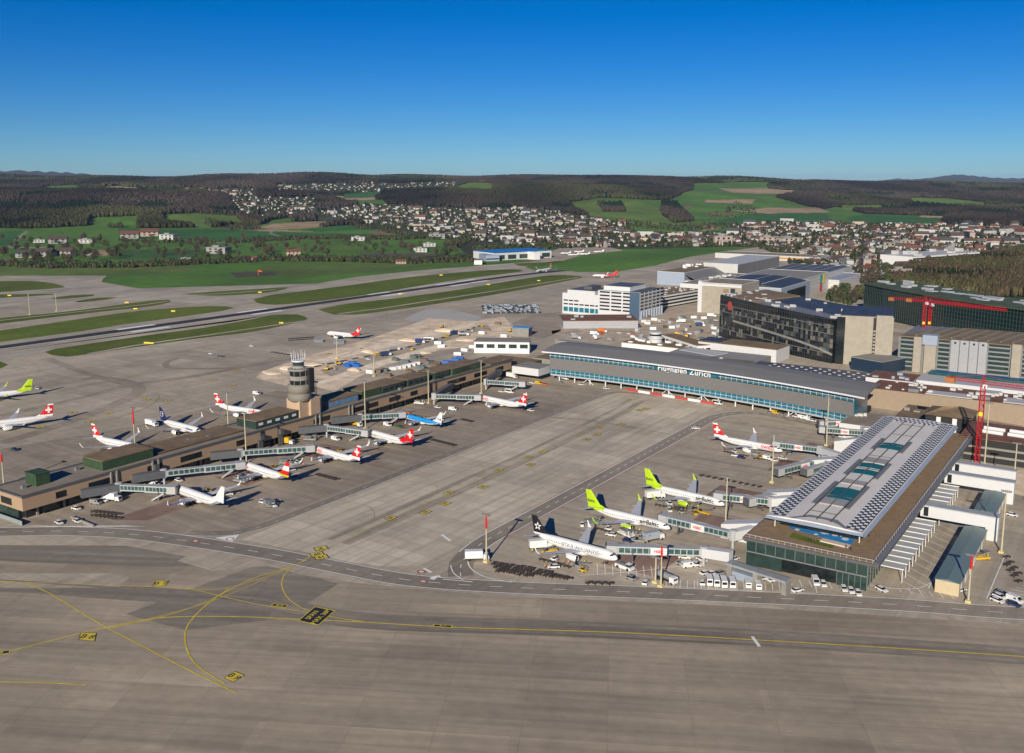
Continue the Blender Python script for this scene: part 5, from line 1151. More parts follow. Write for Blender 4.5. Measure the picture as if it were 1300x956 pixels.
mb = MB(); n = 12; mb.loft([[(-419+89*j/n, Y, 24.2+4.0*math.sin(math.pi*j/n)) for j in range(n+1)]+[(-330, Y, 24.1), (-419, Y, 24.1)] for Y in (1012, 1110)]); o = mb.build('vault', PV, e); fix_normals(o)
mb = MB(); mb.box(-327.9, -327.6, 1030, 1095, 0, 20); mb.build('sliding_door', DGLASS, e)
mb = MB(); 
for X in (-400, -372, -350): mb.box(X, X+.4, 1012, 1110, 27.6, 28.4)
build_boxes(mb, 'roof_beam', WHITER, e)
e = hang(-422, -344, 1114, 1244, 22, STRIPEW, GREYC, 'pale hangar with a long striped side wall and tall coloured squares at its far end', STRIPEW)
for (y0_, y1_, z0_, z1_, m) in ((1206,1217,11,21.5,mat('teal panel', (.02,.25,.22), .5)),(1206,1217,1,10.8,REDP),(1218.5,1228,11,21.5,YEL)): mb = MB(); mb.box(-343.8, -343.5, y0_, y1_, z0_, z1_); mb.build('colour_panel', m, e)
e = hang(-372, -331, 1246, 1352, 12, WHITER, mat('light seam roof', (.36,.38,.42), .45, .2, var=.15, scale=.1), 'white ribbed low hangar extending beyond the striped hangar', WHITER)
e = hang(-552, -513, 1181, 1402, 17, BLUEG, GRAVEL, 'far hangar with a pale square gable and a long brown roof near the runway'); roofstuff(e, (-550,1185), (-515,1185), Vector((0, 210)), 17, 10, PW, 9, 2)
mb = MB(); mb.add([(-513,1182,16.5),(-494,1182,7.5),(-494,1400,7.5),(-513,1400,16.5),(-513,1182,15.9),(-494,1182,6.9),(-494,1400,6.9),(-513,1400,15.9)], [(0,1,2,3),(4,7,6,5),(0,4,5,1),(1,5,6,2),(2,6,7,3),(3,7,4,0)]); mb.build('lean_to_roof', ROOFG, e); mb = MB(); mb.box(-513, -494.5, 1183, 1399, 0, 6.9); mb.build('lean_to', WHITEW, e)
e = hang(-530, -480, 1286, 1462, 22, WHITER, WHITER, 'hangar with a tall slate grey side wall standing farthest back of the row', ROOFG)
e = hang(-492, -437, 1120, 1282, 10, WHITEW, GRAVELL, 'low pale connecting hall between the far hangar and the solar roofed hangar'); roofstuff(e, (-490,1125), (-440,1125), Vector((0, 150)), 10, 14, WHITER, 14, 1.6)
e = hang(-435, -353, 1250, 1392, 18, WHITER, MGREY, 'broad hangar with dark and white roof stripes behind the solar roofed one')
mb = MB()
for k in range(5): mb.box(-431+16*k, -424+16*k, 1254, 1388, 18.3, 19.4)
build_boxes(mb, 'roof_stripe', DGREY, e)
e = hang(-655, -470, 1640, 1700, 8, WHITER, GRAVELL, 'long low tan roofed hall beyond the hangars')
mb = MB(); mb.box(-540, -470, 1639.6, 1639.9, 3, 6); mb.build('colour_stripe', mat('stripe orange', (.45,.22,.03), .6), e)
# black glass office building, curved front
FC = [Vector(at(x, y)) for x, y in ((913,427),(930,432),(955,438.5),(985,446),(1015,453),(1040,458.5),(1056,461.5))]
cb = empty('glass_building', (-262, 812, 0), label='large black glass building with a curved front, pale ramp band and blue solar roof', cat='office block'); back = [p+Vector((22, 62)) for p in FC]; HC = zf(FC[0].x, FC[0].y, 374)
poly = [tuple(p) for p in FC]+[tuple(p) for p in back[::-1]]
mb = MB(); mb.prism(poly, 0, [HC-3.5*(i/6) for i in range(7)]+[HC-3.5*(i/6) for i in range(6,-1,-1)], 0, 1); mb.build('glass_body', [mat('black curtain glass', (.010, .013, .016), .05, var=.6, scale=.08), MGREY], cb)
mb = MB()
for (pa_, pb_, k) in [(FC[i], FC[i+1], i) for i in range(6)]:
    d_ = (pb_-pa_).normalized(); an = math.atan2(d_.y, d_.x); o_ = Vector((d_.y, -d_.x))*.15; L_ = (pb_-pa_).length
    for z in np.arange(4, HC-4, 3.7): mb.obox((pa_+pb_)/2+o_, an, L_/2, .12, z, z+.3)
    for j in range(int(L_/2.6)): c_ = pa_.lerp(pb_, j/int(L_/2.6))+o_; mb.obox(c_, an, .07, .14, 1, HC-3.6*(k+1)/6-.2)
mb.build('facade_grid', mat('facade grid', (.045, .047, .05), .4), cb)
rp = random.Random(31)  # scattered panes whose lighter colours paint in lit and reflecting glass
for tone in range(3):
    mb = MB()
    for _ in range(70):
        i = rp.randrange(6); pa_, pb_ = FC[i], FC[i+1]; d_ = (pb_-pa_).normalized(); L_ = (pb_-pa_).length; n_p = int(L_/2.6); j = rp.randrange(n_p); z = 4+3.7*rp.randrange(8)
        if z > HC-8: continue
        p = pa_.lerp(pb_, (j+.5)/n_p)+Vector((d_.y, -d_.x))*.06; mb.obox(p, math.atan2(d_.y, d_.x), L_/n_p*.46*rp.choice([1,1,1]), .05, z+.35+tone*.01, z+3.6)
    build_boxes(mb, 'reflection_pane', mat('reflection pane %d' % tone, [(.10,.10,.095),(.05,.07,.075),(.16,.15,.12)][tone], .2), cb)
mb = MB()
for i in range(6):
    pa_, pb_ = FC[i], FC[i+1]; d_ = (pb_-pa_).normalized(); o_ = Vector((d_.y, -d_.x))*.45
    for z in (HC*.22, HC*.62, HC*.78): mb.obox((pa_+pb_)/2+o_, math.atan2(d_.y, d_.x), (pb_-pa_).length/2, .35, z-.2-i*.15, z+.25-i*.15)
mb.build('floor_ledges', mat('ledge grey', (.16,.165,.17), .5), cb)
mb = MB(); rings = []
for i in range(1, 7):
    p = FC[i]; t = i/6; z = HC*.46-HC*.30*t+2*math.sin(t*3.1); o_ = Vector((-.3, -.9)); rings.append([(p.x+o_.x, p.y+o_.y, z), (p.x+o_.x, p.y+o_.y, z+1.7), (p.x, p.y+.3, z+1.7), (p.x, p.y+.3, z)])
mb.loft(rings); o = mb.build('ramp_band', GREYC, cb); fix_normals(o)
c_ = FC[0].lerp(FC[1], .75); d_ = (FC[1]-FC[0]).normalized(); nz_ = Vector((d_.y, -d_.x)); mb = MB(); q = []
for i in range(24): a = 2*math.pi*i/24; rr = 4.0; q.append((c_.x+nz_.x*.5+d_.x*rr*math.cos(a), c_.y+nz_.y*.5+d_.y*rr*math.cos(a), HC-8+rr*math.sin(a)))
mb.quad(q); mb.build('round_red_sign', REDP, cb)
mb = MB(); Q = [FC[0].lerp(back[0], .05), FC[2].lerp(back[2], .06), FC[2].lerp(back[2], .95), FC[0].lerp(back[0], .95)]; mb.prism([tuple(p) for p in Q], HC-1.2, HC+.4); mb.build('green_roof', GRAVEL, cb)
mb = MB(); Q = [FC[2].lerp(back[2], .35), FC[6].lerp(back[6], .2), FC[6].lerp(back[6], .97), FC[2].lerp(back[2], .97)]; mb.prism([tuple(p) for p in Q], HC-5, [HC-.7, HC-2.9, HC-2.9, HC-.7]); mb.build('solar_roof', PV, cb)
mb = MB(); rr = random.Random(4)
for i in range(46): t = rr.random(); s = rr.uniform(.05, .33) if i < 34 else rr.uniform(.4, .9); k = t*5.9; j = int(k); p = FC[j].lerp(FC[j+1], k-j).lerp(back[j].lerp(back[j+1], k-j), s); z = HC-3.5*t; mb.obox(p, .3, rr.uniform(.8, 2.6), rr.uniform(.6, 1.6), z, z+rr.uniform(.8, 2.2))
build_boxes(mb, 'roof_unit', mat('roof plant grey', (.30,.31,.32), .5), cb)
# concrete cores right of it
A = Vector(FC[6])+Vector((4, 2)); B = Vector(at(1131, 466)); hh = zf(B.x, B.y, 402)
e, A, B, N_, r_ = block('concrete_building', A, B, 60, hh-1, BEIGE2, PV, 'windowless pale concrete stair cores joined to the right end of the black glass building', 'building', roofover=0)
d_ = (B-A).normalized(); an = math.atan2(d_.y, d_.x); o_ = Vector((d_.y, -d_.x))
mb = MB(); mb.obox(A.lerp(B, .02)+o_*.5, an, 3, .6, 0, hh-2); mb.build('glass_joint', DGLASS, e)
mb = MB(); mb.obox(A.lerp(B, .66)+o_*.3, an, 1.2, .4, 4, hh-1.5); mb.build('vertical_slot', SHADOWW, e)
mb = MB(); mb.obox(A.lerp(B, .83)+o_*1.6, an, (B-A).length*.15, 1.8, 0, hh+.6); mb.build('lift_core', BEIGE2, e)
mb = MB()
for k in range(9): mb.obox(A.lerp(B, .66)+o_*.55, an, .9, .3, 5+k*2.6, 6.4+k*2.6)
build_boxes(mb, 'landing', BEIGE2, e)
e, A, B, N_, r_ = block('annex', at(1119,476), at(1150,470), 26, 9, mat('navy site hoarding', (.012,.03,.06), .4), GREYC, 'dark navy glass annex below the pale concrete cores', 'annex', roofover=0)
# dark green glass building behind
FD = [Vector(p) for p in ((-250,1040),(-225,1012),(-199,988),(-157,949),(-122,924),(-87,901),(-30,872))]
gb = empty('glass_building', (-140, 970, 0), label='long dark green glass building with a planted roof, behind the red cranes at the right', cat='office block'); bk = [p+Vector((34, 46)) for p in FD]; HD = 31.5
mb = MB(); mb.prism([tuple(p) for p in FD]+[tuple(p) for p in bk[::-1]], 0, HD); mb.build('glass_body', mat('green curtain glass', (.006, .018, .017), .12, var=.3, scale=.1), gb)
mb = MB()
for i in range(6):
    pa_, pb_ = FD[i], FD[i+1]; d_ = (pb_-pa_).normalized(); an = math.atan2(d_.y, d_.x); o_ = Vector((d_.y, -d_.x))*.2; L_ = (pb_-pa_).length
    for z in np.arange(3.5, HD, 3.6): mb.obox((pa_+pb_)/2+o_, an, L_/2, .12, z, z+.16)
    for j in range(int(L_/3.2)): mb.obox(pa_.lerp(pb_, j/int(L_/3.2))+o_, an, .07, .14, 1, HD)
mb.build('facade_grid', mat('green grid', (.06, .085, .08), .4), gb)
mb = MB(); mb.prism([tuple(p+Vector((-1.5,-1.8))) for p in FD]+[tuple(p) for p in bk[::-1]], HD, HD+1.0); mb.build('roof', mat('sedum roof', (.045, .07, .035), .9, var=.4, scale=.06), gb)
mb = MB(); rr = random.Random(8)
for i in range(30): k = rr.random()*5.9; j = int(k); p = FD[j].lerp(FD[j+1], k-j).lerp(bk[j].lerp(bk[j+1], k-j), rr.uniform(.3, .85)); mb.obox(p, R(-35), rr.uniform(3, 9), rr.uniform(1.5, 4), HD+1, HD+rr.uniform(1.6, 3.2))
build_boxes(mb, 'roof_unit', mat('roof white grey', (.36,.38,.39), .5), gb)
# service block with vertical panels
GX0, GX1, GY = -152.5, -46, 745; gh = zf(GX0, GY, 427)
pk_ = empty('car_park', (-100, 780, 0), label='tall car park with vertical silver panels and concrete cores under a striped brown roof', cat='car park')
mb = MB(); mb.box(GX0, GX1, GY, 812, 0, gh); mb.build('walls', MGREY, pk_)
mb = MB(); mb.prism([(GX0-.3, GY-.3), (GX1, GY-.3), (GX1, 812), (-118, 812), (GX0+8, 770)], gh, gh+.6); rf2 = mb.build('roof', GRAVEL, pk_)
mb = MB()
for i in range(13): X = GX0+10+i*8; mb.prism([(X, GY+8), (X+.9, GY+8), (X+9.9, 806), (X+9, 806)], gh+.6, gh+1.2)
mb.build('roof_strips', mat('roof strip sage', (.17, .19, .15), .8), rf2)
def seg(pxa, pxb): return ony(GY, pxa, 460)[0], ony(GY, pxb, 460)[0]
for (pxa, pxb, m, nm, out_, ex) in ((1142,1158,GREENG,'glass_bay',.3,0),(1159,1169,BEIGE2,'concrete_core',2.0,1),(1173,1188,BEIGE2,'concrete_core',2.4,2),(1190,1204,GREENG,'glass_bay',.3,0),(1206,1216.5,SILVER,'silver_panel',1.2,1),(1217.5,1228.5,SILVER,'silver_panel',1.2,1),(1229.5,1240.5,SILVER,'silver_panel',1.2,1),(1241.5,1252,SILVER,'silver_panel',1.2,1),(1254,1281,GREENG,'glass_bay',.3,0),(1284,1296,BEIGE2,'concrete_core',2.2,1.5),(1298,1330,GREENG,'glass_bay',.3,0)):
    a_, b_ = seg(pxa, pxb); mb = MB(); mb.box(a_, b_, GY-out_, GY-.02, 0, gh+ex); o = mb.build(nm, m, pk_)
    if m is GREENG:
        mb = MB()
        for z in np.arange(3, gh-1, 3.2): mb.box(a_, b_, GY-out_-.15, GY-out_-.01, z, z+1.1)
        mb.build('floor_bands', mat('bay bands', (.19, .20, .21), .5), o)
    if m is SILVER:
        mb = MB(); mb.box((a_+b_)/2-.7, (a_+b_)/2+.7, GY-out_-.12, GY-out_-.01, gh-1.8, gh-.4); mb.build('vent', SHADOWW, o)
mb = MB(); mb.box(*seg(1170,1189), GY-3.2, GY+6, gh-4, gh+3); mb.build('roof_cabin', BLUEG, pk_)
# roofs between hall and car park
def rect(name, x0, x1, y0, y1, h, wall, roof, label, cat='building', z0=0, units=0, seed=1, um=WHITER):
    e = empty(name, ((x0+x1)/2, (y0+y1)/2, 0), label=label, cat=cat)
    mb = MB(); mb.box(x0, x1, y0, y1, z0, h); mb.build('walls', wall, e); mb = MB(); mb.box(x0+.3, x1-.3, y0+.3, y1-.3, h, h+.15); mb.build('roof', roof, e)
    if units: roofstuff(e, (x0, y0), (x1, y0), Vector((0, y1-y0)), h-.3, units, um, seed, .8)
    return e
ls_ = rect('landside_building', -141, -42, 610, 640, 12, mat('landside beige', (.275,.215,.155), .85, var=.08, scale=.4), REDROOF, 'beige walled building with red brown roofs, behind the rear end of the right pier', 'terminal', units=34, seed=2)
mb = MB(); mb.box(-108, -82, 611, 622, 12.1, 12.6); mb.box(-66, -44, 612, 626, 12.1, 12.6); mb.box(-80, -70, 628, 638, 12.1, 13.4); build_boxes(mb, 'white_roof_patch', WHITER, ls_)
mb = MB(); mb.box(-118, -112, 612, 617, 12.1, 14); mb.box(-79, -73, 613, 618, 12.1, 14.2); build_boxes(mb, 'roof_plant', MGREY, ls_)
e = rect('check_in_hall', -119, -42, 641, 676, 14, WHITEW, WHITER, 'long white roofed hall with a teal glass strip below the tall car park', 'terminal')
mb = MB(); mb.box(-116, -42, 664, 673, 14.2, 16.0); mb.build('glass_strip', mat('dark teal strip', (.015, .07, .065), .2, var=.3, scale=.3), e)
rect('landside_building', -150, -121, 641, 668, 12.5, WHITEW, REDROOF, 'small white building with a red brown roof left of the teal glass strip', 'terminal', units=6, seed=5, um=BLUEG)
e = rect('station_roof', -232, -152, 632, 672, 9.5, MGREY, mat('dark dotted roof', (.10, .105, .115), .5, .2, var=.1, scale=.2), 'dark flat roof dotted with white square skylights behind the curved hall', 'terminal')
for i in range(11):
    for j in range(5): mb = MB(); X = -224+i*6.4+j*1.2; Y = 637+j*7; mb.box(X, X+1.9, Y, Y+1.2, 9.6, 10.0); mb.build('skylight', WHITER, e)
rect('landside_building', -268, -235, 628, 672, 9, GREYC, GRAVEL, 'grey building with a brown planted roof left of the dotted roof', 'terminal', units=5, seed=8)
rect('landside_building', -310, -238, 676, 716, 6, GREYC, mat('grey ramp deck', (.24,.24,.235), .8, var=.1, scale=.1), 'wide pale concrete ramp deck at the foot of the black glass building', 'terminal')
e, A, B, N_, r_ = block('landside_building', at(886,449), at(985,461), 26, 10, WHITEW, GRAVEL, 'long pale silver building with a brown roof patch in front of the black glass building', 'terminal', roofover=0)
mb = MB(); c_ = A.lerp(B, .12)+N_*.5; mb.obox(c_, math.atan2((B-A).y, (B-A).x), 9, 10, 10.5, 10.9); mb.build('blue_roof_patch', PV, e)
e, A, B, N_, r_ = block('old_terminal', at(789,444), at(862,452), 22, 6, PW, GRAVEL, 'low white wing with a round white turret, left of the pale silver building', 'terminal', roofover=0); roofstuff(e, A, B, N_, 6, 12, PW, 3, .9)
c_ = A.lerp(B, .45)+N_*.7; mb = MB(); mb.lathe([(5.5,0),(5.5,10),(6.6,10),(6.6,11),(4.6,11),(4.6,14),(5.2,14),(5.2,15),(4.6,15)], 20, (c_.x, c_.y)); mb.build('turret', WHITEW, e, False); mb = MB(); mb.lathe([(4.75,12),(4.75,13.4)], 20, (c_.x, c_.y)); mb.build('turret_window', DGLASS, e)
e, A, B, N_, r_ = block('old_terminal', at(840,437), at(885,452), 14, 8, PW, GRAVEL, 'white long wing with window grid and brown roof just right of the round turret', 'terminal', roofover=0, bands=[(3, 6, DGLASS, 'win', 9)])
e, A, B, N_, r_ = block('side_hall', at(862,454), at(905,462), 18, 6, WHITER, WHITER, 'small white flat-roofed hall close behind the curved roof', 'terminal', roofover=0)
e, A, B, N_, r_ = block('glazed_hall', at(602,448), at(672,449), 20, 9.0, PW, GREYC, 'white hall with large square windows beside the building site', 'hall', roofover=0, bands=[(4.2, 7.4, GREENG, 'win', 5)])
e, A, B, N_, r_ = block('canopy_building', at(650,427), at(671,428), 12, 7.5, GREYC, mat('light blue roof', (.12,.28,.5), .5), 'small building with a light blue roof behind the glazed hall', 'hall', roofover=.6)
e, A, B, N_, r_ = block('covered_ramp', at(705,440), at(790,452), 8, 5, GREYC, mat('ramp grey', (.26,.27,.28), .7, var=.1, scale=.2), 'grey covered ramp curving behind the left end of the curved hall', 'ramp', roofover=0)
rect('link_building', -372, -350, 560, 580, 9, WHITEW, GREYC, 'white link box between the left pier and the curved hall', 'terminal', z0=4)
rect('link_building', -410, -372, 568, 600, 7, GREENW, GRAVEL, 'low green walled link at the far end of the left pier', 'terminal')
rect('link_building', -380, -346, 600, 640, 8, GREYC, GRAVEL, 'flat brown roofed service building behind the left end of the curved hall', 'terminal', units=5, seed=12)
rect('link_building', -136, -116, 528, 560, 8, WHITEW, GRAVELL, 'pale link building between the curved hall and the right pier', 'terminal', z0=0, units=3, seed=14)
rect('link_building', -116, -84, 527, 604, 6, GREYC, GRAVEL, 'brown flat roof directly behind the right pier', 'terminal', units=4, seed=15, um=GREYC)
e = empty('stair_pavilion', (-86, 556, 0), label='black pavilion with two white vertical stripes and a hipped brown roof behind the right pier', cat='pavilion')
mb = MB(); mb.box(-96, -74, 549, 572, 0, 14); mb.build('walls', SHADOWW, e); mb = MB(); mb.add([(-97,548,14),(-73,548,14),(-73,573,14),(-97,573,14),(-89,558,17.5),(-81,563,17.5)], [(0,1,5,4),(1,2,5),(2,3,4,5),(3,0,4),(0,3,2,1)]); o = mb.build('roof', GRAVEL, e); fix_normals(o)
mb = MB(); mb.box(-90.5, -88.3, 548.8, 549, 3, 13.4); mb.box(-82.5, -80.3, 548.8, 549, 3, 13.4); build_boxes(mb, 'white_stripe', PW, e)
e = empty('parking_building', (-55, 530, 0), label='open-sided dark building with red brown roof and white roof tubes at the right edge', cat='car park')
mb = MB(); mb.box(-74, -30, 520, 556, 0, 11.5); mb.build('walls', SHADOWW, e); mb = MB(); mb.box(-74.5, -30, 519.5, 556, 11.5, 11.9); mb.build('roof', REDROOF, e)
mb = MB()
for z in (3.0, 7.0): mb.box(-73, -30, 519.0, 520.4, z, z+1.0)
build_boxes(mb, 'parapet', GREYC, e); mb = MB()
for Y in (533, 541): 
    for X in (-66, -54, -42): mb.tube((X, Y, 12.6), (X+10, Y-1, 12.6), 1.0, n=10)
mb.build('roof_tubes', PW, e)
sheet('building_site', [(-66,478),(-30,470),(-30,518),(-66,518)], .03, P_SAND)
# business hangar with a blue roof, far left centre
e, A, B, N_, r_ = block('business_hangar', at(628,331), at(700,327), 70, 13, WHITEW, mat('bright blue roof', (.02, .16, .42), .4, var=.25, scale=.03), 'far hangar with a bright blue roof beyond the runway', 'hangar', bands=[(1.5, 9, GREENG, 'win', 6)], roofover=1)
mb = MB(); c_ = A.lerp(B, .62)-N_*.1; mb.obox(c_, math.atan2((B-A).y, (B-A).x), 6, 14, 0, 13); mb.build('white_tower_wall', PW, e)
block('business_hangar', at(617,332), at(634,331.5), 40, 10, BLUEG, BLUEG, 'small pale blue annex left of the blue-roofed hangar', 'annex', bands=[(3, 5, DGLASS, 'strip', 1)])
block('business_hangar', at(602,336), at(612,336), 25, 7, PW, GREYC, 'small white box building at the runway edge left of the blue-roofed hangar', 'hut')
# long white factory in the town at the right
e, A, B, N_, r_ = block('factory', at(1158,338), at(1243,331), 60, 15, PW, WHITER, 'long white factory in the town behind the wood', 'factory', bands=[(5, 7.5, DGLASS, 'strip', 1), (10, 12.5, DGLASS, 'strip', 1)])
roofstuff(e, A, B, N_, 15, 8, WHITER, 3, 3)
# ============================================================ BOARDING BRIDGES, MASTS, CRANES
BRW = mat('bridge white', (.36, .37, .375), .5, var=.06, scale=.6); BRG = mat('bridge glass', (.035, .085, .08), .12, var=.5, scale=.5); BRD = mat('bridge dark gangway', (.10, .105, .115), .6, var=.1, scale=.4)
def walkway(mb, a, b, w, z0a, z1a, z0b, z1b, mi=0):
    a = Vector(a[:2]); b = Vector(b[:2]); d = (b-a).normalized(); n = Vector((-d.y, d.x))*w/2; P = []
    for p, z0, z1 in ((a, z0a, z1a), (b, z0b, z1b)): P.append([(p.x-n.x,p.y-n.y,z0),(p.x+n.x,p.y+n.y,z0),(p.x+n.x,p.y+n.y,z1),(p.x-n.x,p.y-n.y,z1)])
    mb.loft(P, mi)
def side_panels(mb, a, b, w, z0a, z0b, h, n, t0=.04, t1=.96, sides=(1, -1), fill=.86):
    a = Vector(a[:2]); b = Vector(b[:2]); d = (b-a).normalized(); nn = Vector((-d.y, d.x))
    for s_ in sides:
        for i in range(n):
            u0 = t0+(t1-t0)*i/n; u1 = u0+(t1-t0)/n*fill; q = []
            for u, k in ((u0, 0), (u1, 0), (u1, 1), (u0, 1)): p = a.lerp(b, u)+nn*s_*(w/2+.03); q.append((p.x, p.y, z0a+(z0b-z0a)*u+k*h))
            mb.quad(q)
def bridge(gang, rot, end, label, group, ad=None, stair=True, zg=4.2, dark=True, aw=None):
    """gang: start of the fixed gangway on the pier (or None), rot: rotunda, end: cab position"""
    rot = Vector(rot[:2]); end = Vector(end[:2]); e = empty('boarding_bridge', (rot.x, rot.y, 0), label=label, cat='boarding bridge', group=group)
    za, zb = 4.0, 3.3; mid = rot.lerp(end, .56)
    mb = MB(); mb.lathe([(1.7,3.4),(1.7,7.2),(1.2,7.5)], 14, (rot.x, rot.y)); mb.build('rotunda', BRW, e); mb = MB(); mb.lathe([(.55,0),(.55,3.4)], 10, (rot.x, rot.y)); mb.build('column', BRW, e)
    if gang is not None:
        mb = MB(); walkway(mb, gang, rot, 3.4, zg-.4, zg+3.2, 3.6, 7.0); o = mb.build('gangway', BRD if dark else WHITEW, e); fix_normals(o)
    mb = MB(); walkway(mb, rot, mid, 2.7, za, za+2.7, (za+zb)/2, (za+zb)/2+2.7); t1 = mb.build('tunnel', BRW, e); fix_normals(t1)
    
    for s_ in (1, -1): mb = MB(); side_panels(mb, rot, mid, 2.7, za+.55, (za+zb)/2+.55, 1.8, 7, .10, .98, (s_,)); mb.build('window_strip', BRG, t1)
    mb = MB(); walkway(mb, rot.lerp(end, .53), end, 3.2, (za+zb)/2-.2, (za+zb)/2+2.9, zb-.1, zb+2.9); t2 = mb.build('tunnel', BRW, e); fix_normals(t2)
    
    for s_ in (1, -1): mb = MB(); side_panels(mb, rot.lerp(end, .53), end, 3.2, (za+zb)/2+.5, zb+.5, 1.85, 6, .05, .93, (s_,)); mb.build('window_strip', BRG, t2)
    d = (end-rot).normalized(); n = Vector((-d.y, d.x))
    if ad:
        for s_ in (1, -1):
            c_ = rot.lerp(end, .50)+n*s_*1.75; m4 = basis((c_.x+n.x*s_*.06, c_.y+n.y*s_*.06, 5.0), tuple((d*-s_).to_3d()), (0,0,1))
            pb_ = MB(); p0 = rot.lerp(end, .40)+n*s_*1.7; p1 = rot.lerp(end, .60)+n*s_*1.7; pb_.quad([(p0.x,p0.y,3.75),(p1.x,p1.y,3.75),(p1.x,p1.y,6.35),(p0.x,p0.y,6.35)]); sg = pb_.build('advert_panel', PW, e); text_obj('lettering', ad, 1.55, m4, MATS['title red'], sg, bold=.05)
    cab = end+d*1.2; mb = MB(); mb.obox(cab, math.atan2(d.y, d.x), 2.0, 2.1, zb-.3, zb+3.1); mb.build('cab', BRW, e)
    mb = MB(); mb.obox(cab+d*2.1, math.atan2(d.y, d.x), .5, 1.9, zb-.1, zb+3.0); mb.build('bellows', DGREY, e)
    w = rot.lerp(end, .80); mb = MB()
    for s_ in (-1, 1): p = w+n*s_*1.6; mb.box(p.x-.2, p.x+.2, p.y-.2, p.y+.2, .6, 4.6); mb.tube((p.x-.25*d.x-.0, p.y-.25*d.y, .5), (p.x+.25*d.x, p.y+.25*d.y, .5), .5, n=10)
    mb.obox(w, math.atan2(n.y, n.x), 1.9, .3, .6, 1.1); mb.build('wheel_carriage', DGREY, e)
    if stair:
        q = rot.lerp(end, .92)+n*(-2.2); q2 = q-d*5.5+n*(-.3); mb = MB(); walkway(mb, q, q2, 1.0, 3.1, 3.9, .0, .8); o = mb.build('service_stair', BRW, e); fix_normals(o)
    return e
def door(p, back=3.6, out=2.6):   # left front door of a parked aircraft
    return p['nose']-p['dir']*back+p['left']*(1.9+out)
def G(x, y, z=0.0): return at(x, y, z)
gA = 'boarding bridges along the left pier'; gB = 'boarding bridges along the right pier'
def wall_pt(px, py): y = onx(-378, px, py)[0]; return (-377.5, y)
bridge(wall_pt(101, 622), G(152,633), door(PL['wh']), 'bridge docked at the all white airliner at the near end of the left pier', gA)
bridge(wall_pt(166, 602), G(208.8,615), door(PL['tap']), 'long bridge docked at the green-nosed airliner', gA)
bridge(wall_pt(266, 578), G(306,588), door(PL['swm']), 'bridge docked at the red cross airliner between the green-nosed and red-bodied ones', gA)
bridge(wall_pt(378, 548), G(415,555), door(PL['red']), 'bridge docked at the airliner with the red rear body', gA)
bridge(wall_pt(420, 535), G(458,541), door(PL['klm']), 'bridge docked at the light blue airliner', gA)
bridge(wall_pt(572, 494), G(551,513.5), door(PL['swr']), 'bridge docked at the long farthest airliner of the left pier', gA)
bridge(wall_pt(634, 478), G(617,494.5), G(661,496), 'unused bridge near the far end of the left pier', gA)
bridge((-117,318), G(893,718), door(PL['star']), 'long bridge docked at the black-tailed airliner', gB, 'HSBC', False, 5, False)
bridge((-117,352), G(930,696), door(PL['bal1']), 'bridge docked at the nearer lime-tailed airliner', gB, 'HSBC', False, 5, False)
bridge((-117,392), G(978,652), door(PL['bal2']), 'bridge docked at the farther lime-tailed airliner', gB, 'HSBC', False, 5, False)
bridge((-117,404), G(1004,641), G(955,649), 'unused short bridge behind the one at the farther lime-tailed airliner', gB, 'HSBC', False, 5, False)
bridge((-117,446), G(1046,597), G(990,610), 'unused bridge reaching left beside the red stand patch, the longer of two', gB, 'HSBC', False, 5, False)
bridge((-117,452), G(1050,604), G(1026,610), 'short unused bridge close to the pier beside the longer unused one', gB, None, False, 5, False)
bridge((-117,466), G(1040,584), door(PL['swB']), 'bridge docked at the red cross airliner of the right pier', gB, 'HSBC', False, 5, False)
bridge((-117,510), G(1098,562), G(1048,556), 'unused bridge at the far corner under the curved hall, nearer of two', gB, 'HSBC', False, 5, False)
bridge((-120,524), G(1080,548), G(1046,548), 'unused bridge at the far corner under the curved hall, farther of two', gB, 'HSBC', False, 5, False)
bridge((-28,458), (-32,452), (-20,449), 'green glazed bridge stub at the right edge of the photo', gB, None, False)
# white fixed link houses on the left side of the right pier
for (y, xa, lb) in ((352, -133, 'nearest white link box on the left side of the right pier'), (398, -132, 'second white link box on the left side of the right pier'), (456, -133, 'third white link box left of the right pier, by the red patch'), (500, -130, 'farthest white link box on the left side of the right pier')):
    e = empty('link_box', ((xa-116)/2, y, 0), label=lb, cat='link building', group='white link boxes of the right pier')
    mb = MB(); mb.add([(xa,y-3,0),(-116,y-3,0),(-116,y+3,0),(xa,y+3,0),(xa,y-3,5.6),(-116,y-3,9.4),(-116,y+3,9.4),(xa,y+3,5.6)], [(0,3,2,1),(4,5,6,7),(0,1,5,4),(1,2,6,5),(2,3,7,6),(3,0,4,7)]); mb.build('body', WHITEW, e)
    mb = MB(); mb.box(xa-.1, xa-.02, y-1.6, y+1.6, .2, 3.2); mb.build('door', DGREY, e)
